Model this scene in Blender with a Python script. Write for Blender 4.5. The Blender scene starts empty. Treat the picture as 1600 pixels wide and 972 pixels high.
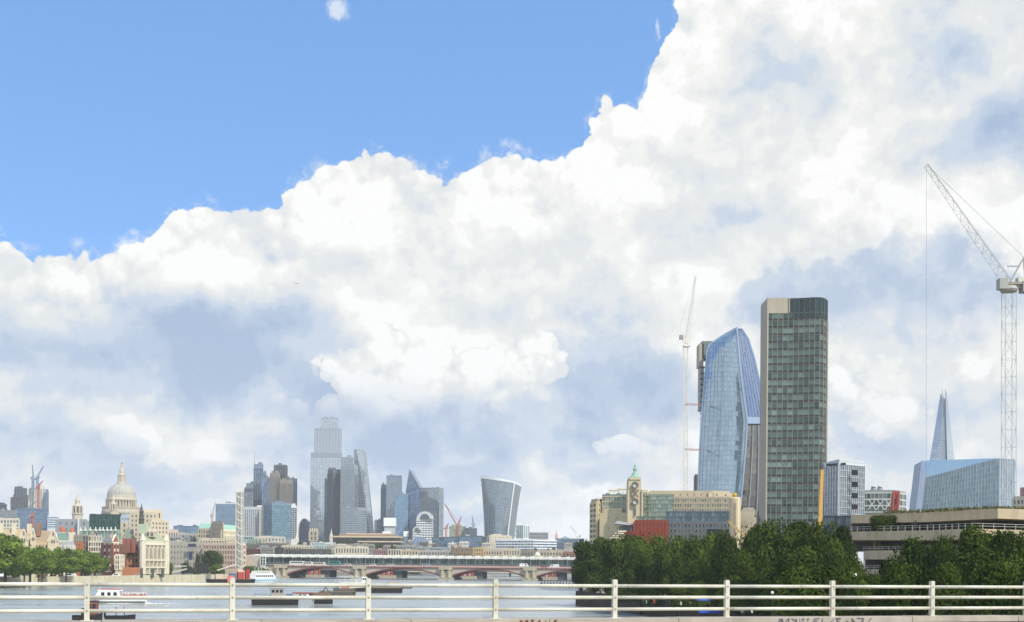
import bpy, bmesh, math, random
from mathutils import Vector, Matrix
random.seed(7)
R = math.radians
sc = bpy.context.scene
COL = sc.collection

# ------------------------------------------------------------------ camera
F, PX, PY, ROLL, HC = 1920.0, 800.0, 880.0, R(0.5), 12.0      # pixels of a 1600 x 972 picture; eye 12 m above the river
cam_d = bpy.data.cameras.new('camera')
cam = bpy.data.objects.new('camera', cam_d); COL.objects.link(cam)
cam.location = (0, 0, HC); cam.rotation_euler = (R(90), -ROLL, 0)
cam_d.sensor_width = 36; cam_d.lens = 36 * F / 1600; cam_d.shift_y = (PY - 486) / 1600
cam_d.clip_start = 0.1; cam_d.clip_end = 60000
sc.camera = cam

def uv(px, py):
    u, v = (px - PX) / F, (PY - py) / F
    c, s = math.cos(ROLL), math.sin(ROLL)
    return u * c - v * s, u * s + v * c
def P(px, py, Y):
    u, v = uv(px, py)
    return Vector((u * Y, Y, HC + v * Y))
def PG(px, py, z=0.0):
    u, v = uv(px, py); Y = (z - HC) / v
    return Vector((u * Y, Y, z))
def Zat(px, py, Y): return P(px, py, Y).z
def X2(px, Y, py=860): return Vector((uv(px, py)[0] * Y, Y))

# ------------------------------------------------------------------ light
SUN_AZ, SUN_EL = R(138), R(48)          # clockwise from the view axis: from the right, a little behind
sd = bpy.data.lights.new('sun', 'SUN'); so = bpy.data.objects.new('sun', sd); COL.objects.link(so)
sd.energy = 4.2; sd.angle = R(0.5); sd.color = (1, 0.93, 0.81)
sv = Vector((math.sin(SUN_AZ) * math.cos(SUN_EL), math.cos(SUN_AZ) * math.cos(SUN_EL), math.sin(SUN_EL)))
so.rotation_euler = sv.to_track_quat('Z', 'Y').to_euler()
so.location = (300, -300, 500)
vs = sc.view_settings
vs.view_transform = 'Standard'; vs.look = 'None'; vs.exposure = 0.0; vs.gamma = 1.0
sc.cycles.max_bounces = 6; sc.cycles.transparent_max_bounces = 8; sc.cycles.volume_bounces = 1
sc.cycles.caustics_reflective = False; sc.cycles.caustics_refractive = False

# ------------------------------------------------------------------ node helper
class NT:
    def __init__(s, tree): s.t = tree
    def n(s, typ, **kw):
        nd = s.t.nodes.new(typ)
        for k, v in kw.items(): setattr(nd, k, v)
        return nd
    def put(s, sock, v):
        if v is None: return
        if isinstance(v, bpy.types.NodeSocket): s.t.links.new(v, sock)
        else:
            if hasattr(sock.default_value, '__len__') and not hasattr(v, '__len__'): v = [v] * len(sock.default_value)
            if hasattr(v, '__len__') and len(sock.default_value) == 4 and len(v) == 3: v = (*v, 1)
            sock.default_value = v
    def m(s, op, a, b=None, c=None, clamp=False):
        nd = s.n('ShaderNodeMath', operation=op, use_clamp=clamp)
        for i, v in enumerate((a, b, c)): s.put(nd.inputs[i], v)
        return nd.outputs[0]
    def v(s, op, a, b=None, c=None):
        nd = s.n('ShaderNodeVectorMath', operation=op)
        s.put(nd.inputs[0], a); s.put(nd.inputs[1], b)
        if op == 'SCALE': s.put(nd.inputs[3], c)
        elif c is not None: s.put(nd.inputs[2], c)
        return nd.outputs[1] if op in ('LENGTH', 'DOT_PRODUCT', 'DISTANCE') else nd.outputs[0]
    def mr(s, x, a, b, c=0.0, d=1.0, smooth=True):
        nd = s.n('ShaderNodeMapRange', interpolation_type='SMOOTHSTEP' if smooth else 'LINEAR')
        for i, q in enumerate((x, a, b, c, d)): s.put(nd.inputs[i], q)
        return nd.outputs[0]
    def noise(s, vec, scale, detail=3, rough=0.5, out=0, dist=0.0):
        nd = s.n('ShaderNodeTexNoise')
        s.put(nd.inputs['Vector'], vec); s.put(nd.inputs['Scale'], scale)
        nd.inputs['Detail'].default_value = detail; nd.inputs['Roughness'].default_value = rough; nd.inputs['Distortion'].default_value = dist
        return nd.outputs[out]
    def vor(s, vec, scale, feature='F1', out='Distance', rand=1.0):
        nd = s.n('ShaderNodeTexVoronoi', feature=feature)
        s.put(nd.inputs['Vector'], vec); s.put(nd.inputs['Scale'], scale); nd.inputs['Randomness'].default_value = rand
        return nd.outputs[out]
    def mix(s, f, a, b, blend='MIX'):
        nd = s.n('ShaderNodeMix', data_type='RGBA', blend_type=blend)
        s.put(nd.inputs[0], f); s.put(nd.inputs[6], a); s.put(nd.inputs[7], b)
        return nd.outputs[2]

# ------------------------------------------------------------------ sky
world = bpy.data.worlds.new('World'); sc.world = world; world.use_nodes = True
wt = world.node_tree; wt.nodes.clear()
def build_sky():
    n = NT(wt)
    out = n.n('ShaderNodeOutputWorld'); bg = n.n('ShaderNodeBackground'); wt.links.new(bg.outputs[0], out.inputs[0])
    STR = 0.15; bg.inputs[1].default_value = STR
    tc = n.n('ShaderNodeTexCoord'); D = tc.outputs['Generated']
    sky = n.n('ShaderNodeTexSky', sky_type='NISHITA'); sky.sun_disc = False
    n.put(sky.inputs[0], n.v('NORMALIZE', n.v('ADD', D, (0, 0, .34)))); sky.sun_elevation = SUN_EL; sky.sun_rotation = SUN_AZ; sky.air_density = 1.0; sky.dust_density = 0.6; sky.ozone_density = 1.2
    sep = n.n('ShaderNodeSeparateXYZ'); n.put(sep.inputs[0], D)
    deg = 180 / math.pi
    AZ = n.m('MULTIPLY', n.m('ARCTAN2', sep.outputs[0], sep.outputs[1]), deg)
    EL = n.m('MULTIPLY', n.m('ARCSINE', sep.outputs[2]), deg)
    cmb = n.n('ShaderNodeCombineXYZ'); n.put(cmb.inputs[0], AZ); n.put(cmb.inputs[1], EL); PT = cmb.outputs[0]
    def ae(px, py):
        u, v = uv(px, py); return math.degrees(math.atan(u)), math.degrees(math.atan2(v, math.hypot(1, u)))
    K = math.degrees(1 / F)                                # degrees per picture pixel near the axis
    # noises
    wob = n.v('SUBTRACT', n.noise(D, 9, 4, 0.55, out=1), (0.5, 0.5, 0.5))       # colour output = vector
    wob2 = n.v('SUBTRACT', n.noise(D, 38, 4, 0.6, out=1), (0.5, 0.5, 0.5))
    Dw = n.v('ADD', D, n.v('SCALE', wob2, None, 0.011))
    def bump(f, where=None):
        d = n.vor(where or Dw, f); return n.m('SUBTRACT', 1.0, n.m('MULTIPLY', d, d))
    UP = Vector((.35, 0, 1)).normalized()                  # the lit side of the heaps
    def roll(where): return n.noise(where, 8.5, 6, .58)
    L1 = n.m('SUBTRACT', roll(D), roll(n.v('ADD', D, tuple(UP * .022))))
    D2 = n.v('ADD', Dw, tuple(UP * .0085))
    bs = lambda w: n.m('ADD', n.m('MULTIPLY', bump(26, w), .55), n.m('ADD', n.m('MULTIPLY', bump(62, w), .28), n.m('MULTIPLY', n.noise(w, 110, 4, .6), .32)))
    L2 = n.m('SUBTRACT', bs(Dw), bs(D2))
    b1, b2, b3 = bump(26), bump(62), bump(150)
    fine = n.noise(D, 120, 5, 0.65)
    BIL = n.m('ADD', n.m('MULTIPLY', n.m('SUBTRACT', b1, 0.7), 30 * K), n.m('ADD', n.m('MULTIPLY', n.m('SUBTRACT', b2, 0.7), 17 * K),
          n.m('ADD', n.m('MULTIPLY', n.m('SUBTRACT', b3, 0.7), 8 * K), n.m('MULTIPLY', n.m('SUBTRACT', fine, 0.5), 9 * K))))
    soft = n.noise(D, 7, 5, 0.55); soft2 = n.noise(D, 20, 5, 0.6)
    PW = n.v('ADD', PT, n.v('ADD', n.v('SCALE', wob, None, 150 * K), n.v('SCALE', wob2, None, 26 * K)))   # softly warped place
    PC = n.v('ADD', PT, n.v('ADD', n.v('SCALE', wob, None, 40 * K), n.v('SCALE', wob2, None, 14 * K)))    # crisply warped place
    def field(blobs, where):
        f = None
        for (x, y, rx, ry, *w) in blobs:
            a, e = ae(x, y)
            d = n.v('LENGTH', n.v('MULTIPLY', n.v('SUBTRACT', where, (a, e, 0)), (1 / (rx * K), 1 / (ry * K), 0)))
            g = n.m('SUBTRACT', 1.0, d)
            if w: g = n.m('MULTIPLY', n.m('MAXIMUM', g, 0.0), w[0])
            f = g if f is None else n.m('MAXIMUM', f, g)
        return f
    # upper edge of the great cloud bank
    edge = [(-1900, 300), (-900, 420), (-400, 380), (-120, 410), (-8, 372), (14, 384), (24, 398), (70, 401), (130, 402), (190, 394), (222, 388), (240, 366), (262, 345), (285, 326), (318, 323),
            (350, 333), (378, 328), (400, 316), (412, 328), (428, 322), (440, 292), (462, 273), (500, 271), (528, 254), (550, 239), (580, 233),
            (604, 238), (622, 262), (656, 272), (674, 285), (702, 276), (724, 266), (746, 246), (766, 237), (800, 243), (840, 247), (862, 258),
            (888, 250), (906, 234), (918, 192), (930, 160), (948, 140), (972, 140), (985, 166), (1003, 168), (1012, 125), (1026, 100), (1042, 58),
            (1060, 30), (1070, -20), (1100, -140), (1180, -260), (1400, -420), (1900, -560), (3200, -560)]
    pts = [ae(x, y) for x, y in edge]
    pts = [(-180, 16), (-130, 22), (-90, 14)] + pts + [(90, 30), (130, 18), (180, 16)]
    fc = n.n('ShaderNodeFloatCurve'); cu = fc.mapping.curves[0]
    want = [((a + 180) / 360, e / 45) for a, e in pts]
    cu.points[0].location = want[0]; cu.points[1].location = want[-1]
    for w in want[1:-1]: cu.points.new(*w)
    for p in cu.points: p.handle_type = 'VECTOR'
    fc.mapping.use_clip = False; fc.mapping.update()
    AZw = n.m('ADD', AZ, n.m('ADD', n.m('MULTIPLY', n.m('SUBTRACT', n.noise(D, 90, 4, 0.6), 0.5), 26 * K), n.m('MULTIPLY', n.m('SUBTRACT', n.noise(D, 26, 3, 0.6), 0.5), 60 * K)))
    n.put(fc.inputs['Value'], n.m('DIVIDE', n.m('ADD', AZw, 180), 360))
    below = n.m('ADD', n.m('SUBTRACT', n.m('MULTIPLY', fc.outputs[0], 45), EL), BIL)     # degrees under the edge
    m1 = n.mr(below, -1.5 * K, 3.5 * K)
    # loose clouds high up and away from the bank
    hi = n.noise(n.v('MULTIPLY', D, (1, 1, 2.2)), 2.6, 7, 0.58)
    behind = n.mr(sep.outputs[1], 0.55, 0.1)
    m2 = n.m('MULTIPLY', n.mr(hi, 0.50, 0.60), behind)
    small = n.m('MAXIMUM', n.mr(n.m('ADD', field([(528, 10, 26, 20)], PC), n.m('MULTIPLY', n.m('SUBTRACT', fine, 0.5), 1.6)), 0.1, 0.8, 0, 0.6),
            n.mr(n.m('ADD', field([(1030, 36, 7, 30), (690, 258, 20, 20), (205, 358, 14, 8)], PC), n.m('MULTIPLY', n.m('SUBTRACT', fine, 0.5), 3.2)), 0.3, 1.3, 0, 0.5))
    wisp = n.m('MULTIPLY', n.m('MULTIPLY', n.mr(below, -22 * K, 2 * K), n.mr(n.noise(D, 60, 6, .7), .46, .68)), .6)
    cover = n.m('MAXIMUM', n.m('MAXIMUM', m1, wisp), n.m('MAXIMUM', m2, small))
    # greys inside the bank
    G = field([(310, 555, 430, 140, 1.25), (60, 530, 260, 130, .72), (520, 620, 240, 100, 1.0), (130, 630, 330, 80, .6), (690, 680, 340, 90, 1.1), (900, 700, 260, 70, .8), (60, 690, 170, 110, .75), (420, 700, 170, 90, .6),
               (1490, 70, 330, 220, .62), (1540, 205, 240, 110, .9), (1250, 120, 260, 140, .5), (1180, 330, 330, 120, .42), (860, 390, 360, 90, .32), (120, 440, 240, 70, .4),
               (640, 440, 260, 90, .34), (900, 490, 320, 110, .5), (700, 745, 300, 60, .75), (1500, 640, 200, 100, .5), (1340, 690, 180, 80, .55), (980, 740, 180, 50, .55), (240, 760, 220, 50, .8), (30, 790, 130, 50, .5), (640, 790, 160, 60, .55), (900, 800, 160, 40, .4), (1400, 760, 220, 40, .6), (330, 740, 120, 40, .7), (100, 745, 120, 40, .7), (480, 770, 120, 36, .6), (720, 800, 200, 36, .75), (1010, 790, 160, 30, .6), (1350, 800, 160, 40, .6), (1560, 760, 120, 60, .7), (180, 800, 260, 26, .55), (1000, 590, 300, 150, .6), (1400, 480, 330, 130, .5)], PW)
    g = n.m('ADD', n.mr(G, 0.0, .95, 0, .86), n.m('MULTIPLY', n.m('SUBTRACT', soft, 0.5), 1.0))
    g = n.m('ADD', g, n.m('MULTIPLY', n.m('SUBTRACT', soft2, 0.5), .95))
    near = n.mr(below, 10 * K, 130 * K, 1, 0)
    g = n.m('MULTIPLY', g, n.m('SUBTRACT', 1.0, n.m('MULTIPLY', near, .6)))
    g = n.m('SUBTRACT', g, n.m('ADD', n.m('MULTIPLY', L1, 1.55), n.m('MULTIPLY', L2, n.m('ADD', .22, n.m('MULTIPLY', near, .55)))))
    ao = n.m('SUBTRACT', 1.0, n.m('ADD', n.m('MULTIPLY', b1, 0.5), n.m('ADD', n.m('MULTIPLY', b2, 0.3), n.m('MULTIPLY', b3, 0.2))))
    g = n.m('ADD', n.m('ADD', n.m('MULTIPLY', g, 1.0), .03), n.m('MULTIPLY', ao, n.m('ADD', .12, n.m('MULTIPLY', near, .25))))
    white, cream, pale, grey, deep = (1.0, 1.0, .985), (.95, .95, .92), (.80, .835, .865), (.60, .685, .80), (.475, .58, .745)
    def shade(x, off=0.0):
        cr = n.n('ShaderNodeValToRGB'); e = cr.color_ramp; e.interpolation = 'EASE'
        stops = [(0, white), (.03, white), (.16, (.90, .905, .88)), (.33, (.79, .815, .825)), (.60, grey), (.82, deep), (1, (.39, .50, .69))]
        while len(e.elements) < len(stops): e.elements.new(0.5)
        for el, (p, c) in zip(e.elements, stops): el.position = p; el.color = (*c, 1)
        n.put(cr.inputs[0], n.m('ADD', x, off) if off else x); return cr.outputs[0]
    col = shade(g)
    # grey cloud bellies with a crisp top edge, then the bright heaps in front of them
    def heap(blobs, amp, lo, hi_, base_y=None, base_soft=60):
        f = n.m('ADD', field(blobs, PC), n.m('MULTIPLY', BIL, amp / K / 22))
        mk = n.mr(f, lo, hi_)
        if base_y is not None:
            e0 = ae(800, base_y)[1]; mk = n.m('MULTIPLY', mk, n.mr(n.m('ADD', EL, n.m('MULTIPLY', n.m('SUBTRACT', soft2, .5), 90 * K)), e0 - base_soft * K, e0 + base_soft * K))
        return f, mk
    f, mk = heap([(1215, 470, 75, 60), (1310, 470, 120, 60), (1430, 445, 135, 78), (1520, 480, 100, 60)], .42, -0.05, .24, 520, 30)
    col = n.mix(n.m('MULTIPLY', mk, .95), col, shade(n.m('ADD', n.m('MULTIPLY', f, .35), n.m('ADD', .50, n.m('SUBTRACT', n.m('MULTIPLY', n.m('SUBTRACT', soft2, .5), .8), n.m('ADD', n.m('MULTIPLY', L2, .3), n.m('MULTIPLY', L1, 1.4)))))))
    f, mk = heap([(930, 575, 105, 65), (990, 610, 120, 70), (900, 655, 90, 36), (1050, 640, 80, 60)], .5, -0.05, .24, 665, 28)
    col = n.mix(mk, col, shade(n.m('ADD', n.m('MULTIPLY', f, .35), n.m('ADD', .54, n.m('SUBTRACT', n.m('MULTIPLY', n.m('SUBTRACT', soft2, .5), .8), n.m('ADD', n.m('MULTIPLY', L2, .3), n.m('MULTIPLY', L1, 1.4)))))))
    f, mk = heap([(1335, 655, 50, 50), (1400, 700, 70, 32), (230, 755, 110, 32), (930, 745, 60, 20), (160, 705, 70, 30)], .5, -0.05, .3)
    col = n.mix(n.m('MULTIPLY', mk, .85), col, shade(n.m('ADD', n.m('MULTIPLY', f, .3), n.m('ADD', .55, n.m('MULTIPLY', n.m('SUBTRACT', soft2, .5), .7)))))
    f, mk = heap([(615, 545, 36, 46), (685, 560, 50, 54), (545, 590, 42, 40), (640, 590, 90, 60), (740, 590, 70, 60), (830, 570, 52, 44), (470, 655, 34, 28), (440, 640, 18, 14), (520, 640, 46, 36), (590, 640, 60, 50)], .62, 0.0, .12, 620, 50)
    col = n.mix(mk, col, shade(n.m('ADD', n.m('SUBTRACT', .34, n.m('MULTIPLY', f, .5)), n.m('SUBTRACT', n.m('MULTIPLY', n.m('SUBTRACT', ao, .3), .16), n.m('ADD', n.m('MULTIPLY', L2, .7), n.m('MULTIPLY', L1, 1.6))))))
    f, mk = heap([(200, 680, 42, 30), (235, 690, 30, 20), (1330, 620, 46, 40), (1390, 640, 60, 40), (1310, 590, 40, 40), (1450, 570, 90, 30), (1010, 700, 80, 16)], .8, 0.0, .16, 700, 60)
    col = n.mix(n.m('MULTIPLY', mk, .9), col, shade(n.m('ADD', n.m('SUBTRACT', .32, n.m('MULTIPLY', f, .5)), n.m('SUBTRACT', n.m('MULTIPLY', n.m('SUBTRACT', ao, .3), .16), n.m('ADD', n.m('MULTIPLY', L2, .7), n.m('MULTIPLY', L1, 1.6))))))
    # the low band of far cloud
    low = n.mr(EL, -0.5, 3.0, 1, 0)
    col = n.mix(n.m('MULTIPLY', low, .22), col, (.84, .87, .88))
    blue = n.mix(1.0, sky.outputs[0], (SKY_TINT), 'MULTIPLY')
    colS = n.v('SCALE', col, None, 1 / STR)
    n.put(bg.inputs[0], n.mix(cover, blue, colS))
SKY_TINT = (1.36, 1.83, 2.10)
world.cycles.sampling_method = 'MANUAL'; world.cycles.sample_map_resolution = 512
build_sky()

# ------------------------------------------------------------------ materials
def lin(c): return tuple(((x / 255) / 12.92 if x / 255 <= .04045 else ((x / 255 + .055) / 1.055) ** 2.4) for x in c)
MATS = {}
def stone(rgb, rough=.85, var=.22, scale=.25, streak=.25, bump=.0, metal=0.0, spec=.3):
    """weathered solid surface: blotches, vertical streaks, fine grain"""
    key = ('s', rgb, rough, var, scale, metal)
    if key in MATS: return MATS[key]
    m = bpy.data.materials.new('surface'); m.use_nodes = True; n = NT(m.node_tree); b = m.node_tree.nodes['Principled BSDF']
    pos = n.n('ShaderNodeNewGeometry').outputs['Position']
    c = lin(rgb)
    a = n.noise(pos, scale, 5, .6)
    st = n.noise(n.v('MULTIPLY', pos, (1, 1, .12)), scale * 3, 3, .6)
    f = n.m('ADD', n.m('MULTIPLY', n.m('SUBTRACT', a, .5), 2 * var), n.m('MULTIPLY', n.m('SUBTRACT', st, .5), 2 * var * streak * 2))
    f = n.m('ADD', f, 1.0)
    n.put(b.inputs['Base Color'], n.v('SCALE', c, None, f))
    b.inputs['Roughness'].default_value = rough; b.inputs['Metallic'].default_value = metal; b.inputs['Specular IOR Level'].default_value = spec
    if bump:
        bp = n.n('ShaderNodeBump'); bp.inputs['Strength'].default_value = bump; n.put(bp.inputs['Height'], n.noise(pos, scale * 12, 4, .6)); n.put(b.inputs['Normal'], bp.outputs[0])
    MATS[key] = m; return m
def glass(rgb, rgb2=None, metal=.55, rough=.06, spread=1.0):
    """window panes: each pane its own shade (blinds, rooms) by the face value 'rnd'"""
    key = ('g', rgb, rgb2, metal, rough)
    if key in MATS: return MATS[key]
    m = bpy.data.materials.new('glass'); m.use_nodes = True; n = NT(m.node_tree); b = m.node_tree.nodes['Principled BSDF']
    at = n.n('ShaderNodeAttribute'); at.attribute_name = 'rnd'
    c1 = lin(rgb); c2 = lin(rgb2) if rgb2 else tuple(min(1, x * 1.7 + .02) for x in c1)
    f = n.m('POWER', at.outputs['Fac'], 1.6)
    n.put(b.inputs['Base Color'], n.mix(f, (*c1, 1), (*c2, 1)))
    bp = n.n('ShaderNodeBump'); bp.inputs['Strength'].default_value = .5; bp.inputs['Distance'].default_value = 1.6; n.put(bp.inputs['Height'], n.noise(n.n('ShaderNodeNewGeometry').outputs['Position'], .03, 2, .5)); n.put(b.inputs['Normal'], bp.outputs[0])
    b.inputs['Metallic'].default_value = metal; n.put(b.inputs['Roughness'], n.m('ADD', n.m('MULTIPLY', f, .12), rough)); b.inputs['Specular IOR Level'].default_value = .7
    MATS[key] = m; return m
def paint(rgb, rough=.5, metal=0.0):
    return stone(rgb, rough, .07, .6, .2, 0, metal, .5)
def leafmat(c1, c2):
    key = ('l', c1, c2)
    if key in MATS: return MATS[key]
    m = bpy.data.materials.new('foliage'); m.use_nodes = True; t = m.node_tree; n = NT(t); t.nodes.remove(t.nodes['Principled BSDF'])
    at = n.n('ShaderNodeAttribute'); at.attribute_name = 'rnd'
    c = n.mix(at.outputs['Fac'], (*c1, 1), (*c2, 1))
    d = n.n('ShaderNodeBsdfDiffuse'); n.put(d.inputs[0], c)
    tr = n.n('ShaderNodeBsdfTranslucent'); n.put(tr.inputs[0], n.mix(1.0, c, (1.0, 1.1, .5, 1), 'MULTIPLY'))
    mx = n.n('ShaderNodeMixShader'); mx.inputs[0].default_value = .25; t.links.new(d.outputs[0], mx.inputs[1]); t.links.new(tr.outputs[0], mx.inputs[2])
    t.links.new(mx.outputs[0], t.nodes['Material Output'].inputs[0]); MATS[key] = m; return m

# ------------------------------------------------------------------ mesh builder (world coordinates)
class MB:
    def __init__(s): s.v, s.f, s.r, s.smooth = [], [], [], False
    def face(s, pts, r=None):
        k = len(s.v); s.v += [Vector(p) for p in pts]; s.f.append(tuple(range(k, k + len(pts)))); s.r.append(random.random() if r is None else r); return s
    def add(s, vs, fs, r=None):
        k = len(s.v); s.v += [Vector(p) for p in vs]
        r = random.random() if r is None else r
        for f in fs: s.f.append(tuple(i + k for i in f)); s.r.append(r)
        return s
    def frame_box(s, o, a, b, c):      # corner o, edge vectors a, b, c
        o, a, b, c = map(Vector, (o, a, b, c))
        vs = [o, o + a, o + a + b, o + b, o + c, o + a + c, o + a + b + c, o + b + c]
        return s.add(vs, [(3, 2, 1, 0), (4, 5, 6, 7), (0, 1, 5, 4), (1, 2, 6, 5), (2, 3, 7, 6), (3, 0, 4, 7)])
    def box(s, x, y, z, sx, sy, sz, rz=0):     # base centre
        c, q = math.cos(rz), math.sin(rz)
        ax, ay = Vector((c, q, 0)) * sx, Vector((-q, c, 0)) * sy
        return s.frame_box(Vector((x, y, z)) - ax / 2 - ay / 2, ax, ay, (0, 0, sz))
    def prism(s, poly, z0, z1, top=True):      # polygon counter-clockwise from above; z1 may be a list
        n_ = len(poly); zz = z1 if isinstance(z1, (list, tuple)) else [z1] * n_
        lo = [Vector((p[0], p[1], z0)) for p in poly]; hi = [Vector((p[0], p[1], z)) for p, z in zip(poly, zz)]
        fs = [(i, (i + 1) % n_, n_ + (i + 1) % n_, n_ + i) for i in range(n_)]
        fs.append(tuple(range(n_, 2 * n_))); fs.append(tuple(reversed(range(n_))))
        return s.add(lo + hi, fs)
    def tube(s, p, q, r, n_=6, r2=None, cap=True):
        p, q = Vector(p), Vector(q); d = (q - p).normalized(); r2 = r if r2 is None else r2
        a = d.orthogonal().normalized(); b = d.cross(a)
        vs = []
        for c, rr in ((p, r), (q, r2)):
            for i in range(n_):
                t = 2 * math.pi * i / n_; vs.append(c + (a * math.cos(t) + b * math.sin(t)) * rr)
        fs = [(i, (i + 1) % n_, n_ + (i + 1) % n_, n_ + i) for i in range(n_)]
        if cap: fs += [tuple(reversed(range(n_))), tuple(range(n_, 2 * n_))]
        return s.add(vs, fs)
    def bar(s, p, q, w): return s.tube(p, q, w * .7071, 4)
    def lathe(s, c, prof, n_=24, rib=0.0, ribs=0):
        c = Vector(c); vs = []
        for (r, z) in prof:
            for i in range(n_):
                t = 2 * math.pi * i / n_; rr = r * (1 + (rib * math.cos(t * ribs) if ribs else 0))
                vs.append(c + Vector((math.cos(t) * rr, math.sin(t) * rr, z)))
        fs = []
        for j in range(len(prof) - 1):
            for i in range(n_): fs.append((j * n_ + i, j * n_ + (i + 1) % n_, (j + 1) * n_ + (i + 1) % n_, (j + 1) * n_ + i))
        fs += [tuple(reversed(range(n_))), tuple(range((len(prof) - 1) * n_, len(prof) * n_))]
        return s.add(vs, fs)
    def ball(s, c, r, n_=10, sz=1.0):
        return s.lathe(c, [(max(.001, r * math.sin(math.pi * k / 6)), -r * sz * math.cos(math.pi * k / 6)) for k in range(7)], n_)
    def mesh(s, name, off):
        me = bpy.data.meshes.new(name)
        me.from_pydata([p - off for p in s.v], [], s.f)
        at = me.attributes.new('rnd', 'FLOAT', 'FACE'); at.data.foreach_set('value', s.r)
        if s.smooth: me.polygons.foreach_set('use_smooth', [True] * len(s.f))
        me.update(); return me

ROOT = {}
def thing(name, label, cat, loc, group=None):
    o = bpy.data.objects.new(name, None); COL.objects.link(o); o.location = loc; o.empty_display_size = 1
    o['label'] = label; o['category'] = cat
    if group: o['group'] = group
    ROOT[o.name] = Vector(loc); return o
def part(name, mb, m, parent, kind=None, label=None):
    off = ROOT[parent.name]
    o = bpy.data.objects.new(name, mb.mesh(name, off)); COL.objects.link(o); o.parent = parent; ROOT[o.name] = off
    o.data.materials.append(m)
    if kind: o['kind'] = kind
    if label: o['label'] = label
    return o
def single(name, mb, m, label=None, cat=None, loc=(0, 0, 0), kind=None, group=None):
    o = bpy.data.objects.new(name, mb.mesh(name, Vector(loc))); COL.objects.link(o); o.location = loc; ROOT[o.name] = Vector(loc)
    o.data.materials.append(m)
    for k, v in (('label', label), ('category', cat), ('kind', kind), ('group', group)):
        if v: o[k] = v
    return o
def copy_tree(o, parent=None):
    c = o.copy(); COL.objects.link(c)
    if parent: c.parent = parent
    for ch in list(o.children): copy_tree(ch, c)
    return c

def curtain(S, nc, nr, mw, mh, pv, ph, panes, bars_v, bars_h, tilt=.006, flat=True, gap=0.0, back=.25, skip=None, off=.0):
    """panes and real mullions over a surface S(s, t); mw, mh are shares of one cell, pv and ph stand proud in metres"""
    G = [[S(i / nc, j / nr) for j in range(nr + 1)] for i in range(nc + 1)]
    def nrm(i, j):
        i = min(i, nc - 1); j = min(j, nr - 1)
        return (G[i + 1][j] - G[i][j]).cross(G[i][j + 1] - G[i][j]).normalized()
    for i in range(nc):
        for j in range(nr):
            if skip and skip(i, j): continue
            a, b, c, d = G[i][j], G[i + 1][j], G[i + 1][j + 1], G[i][j + 1]; k = nrm(i, j)
            w = (b - a).length; h = (d - a).length; t1 = random.gauss(0, tilt) * w; t2 = random.gauss(0, tilt) * h
            k0 = k * off
            panes.face([a + k0 + k * (-t1 - t2), b + k0 + k * (t1 - t2), c + k0 + k * (t1 + t2), d + k0 + k * (-t1 + t2)])
    def seg(mb, p, q, wid, k, pr):
        d = (q - p); u = d.cross(k).normalized() * wid
        mb.frame_box(p - u / 2 - k * back, d, k * (back + pr), u)
    if mw:
        for i in range(nc + 1):
            w = mw * (G[min(i + 1, nc)][0] - G[max(i - 1, 0)][0]).length / (2 if 0 < i < nc else 1)
            for (j0, j1) in ([(0, nr)] if flat else [(j, j + 1) for j in range(nr)]):
                seg(bars_v, G[i][j0], G[i][j1], w, nrm(i, j0), pv)
    if mh:
        for j in range(nr + 1):
            h = mh * (G[0][min(j + 1, nr)] - G[0][max(j - 1, 0)]).length / (2 if 0 < j < nr else 1)
            for (i0, i1) in ([(0, nc)] if flat else [(i, i + 1) for i in range(nc)]):
                seg(bars_h, G[i0][j], G[i1][j], h, nrm(i0, j), ph)
def quadS(a, b, c, d):
    a, b, c, d = map(Vector, (a, b, c, d))
    return lambda s, t: a.lerp(b, s).lerp(d.lerp(c, s), t)
def ccw(p):
    A = sum(p[i][0] * p[(i + 1) % len(p)][1] - p[(i + 1) % len(p)][0] * p[i][1] for i in range(len(p)))
    return list(p) if A > 0 else list(reversed(p))

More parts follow.
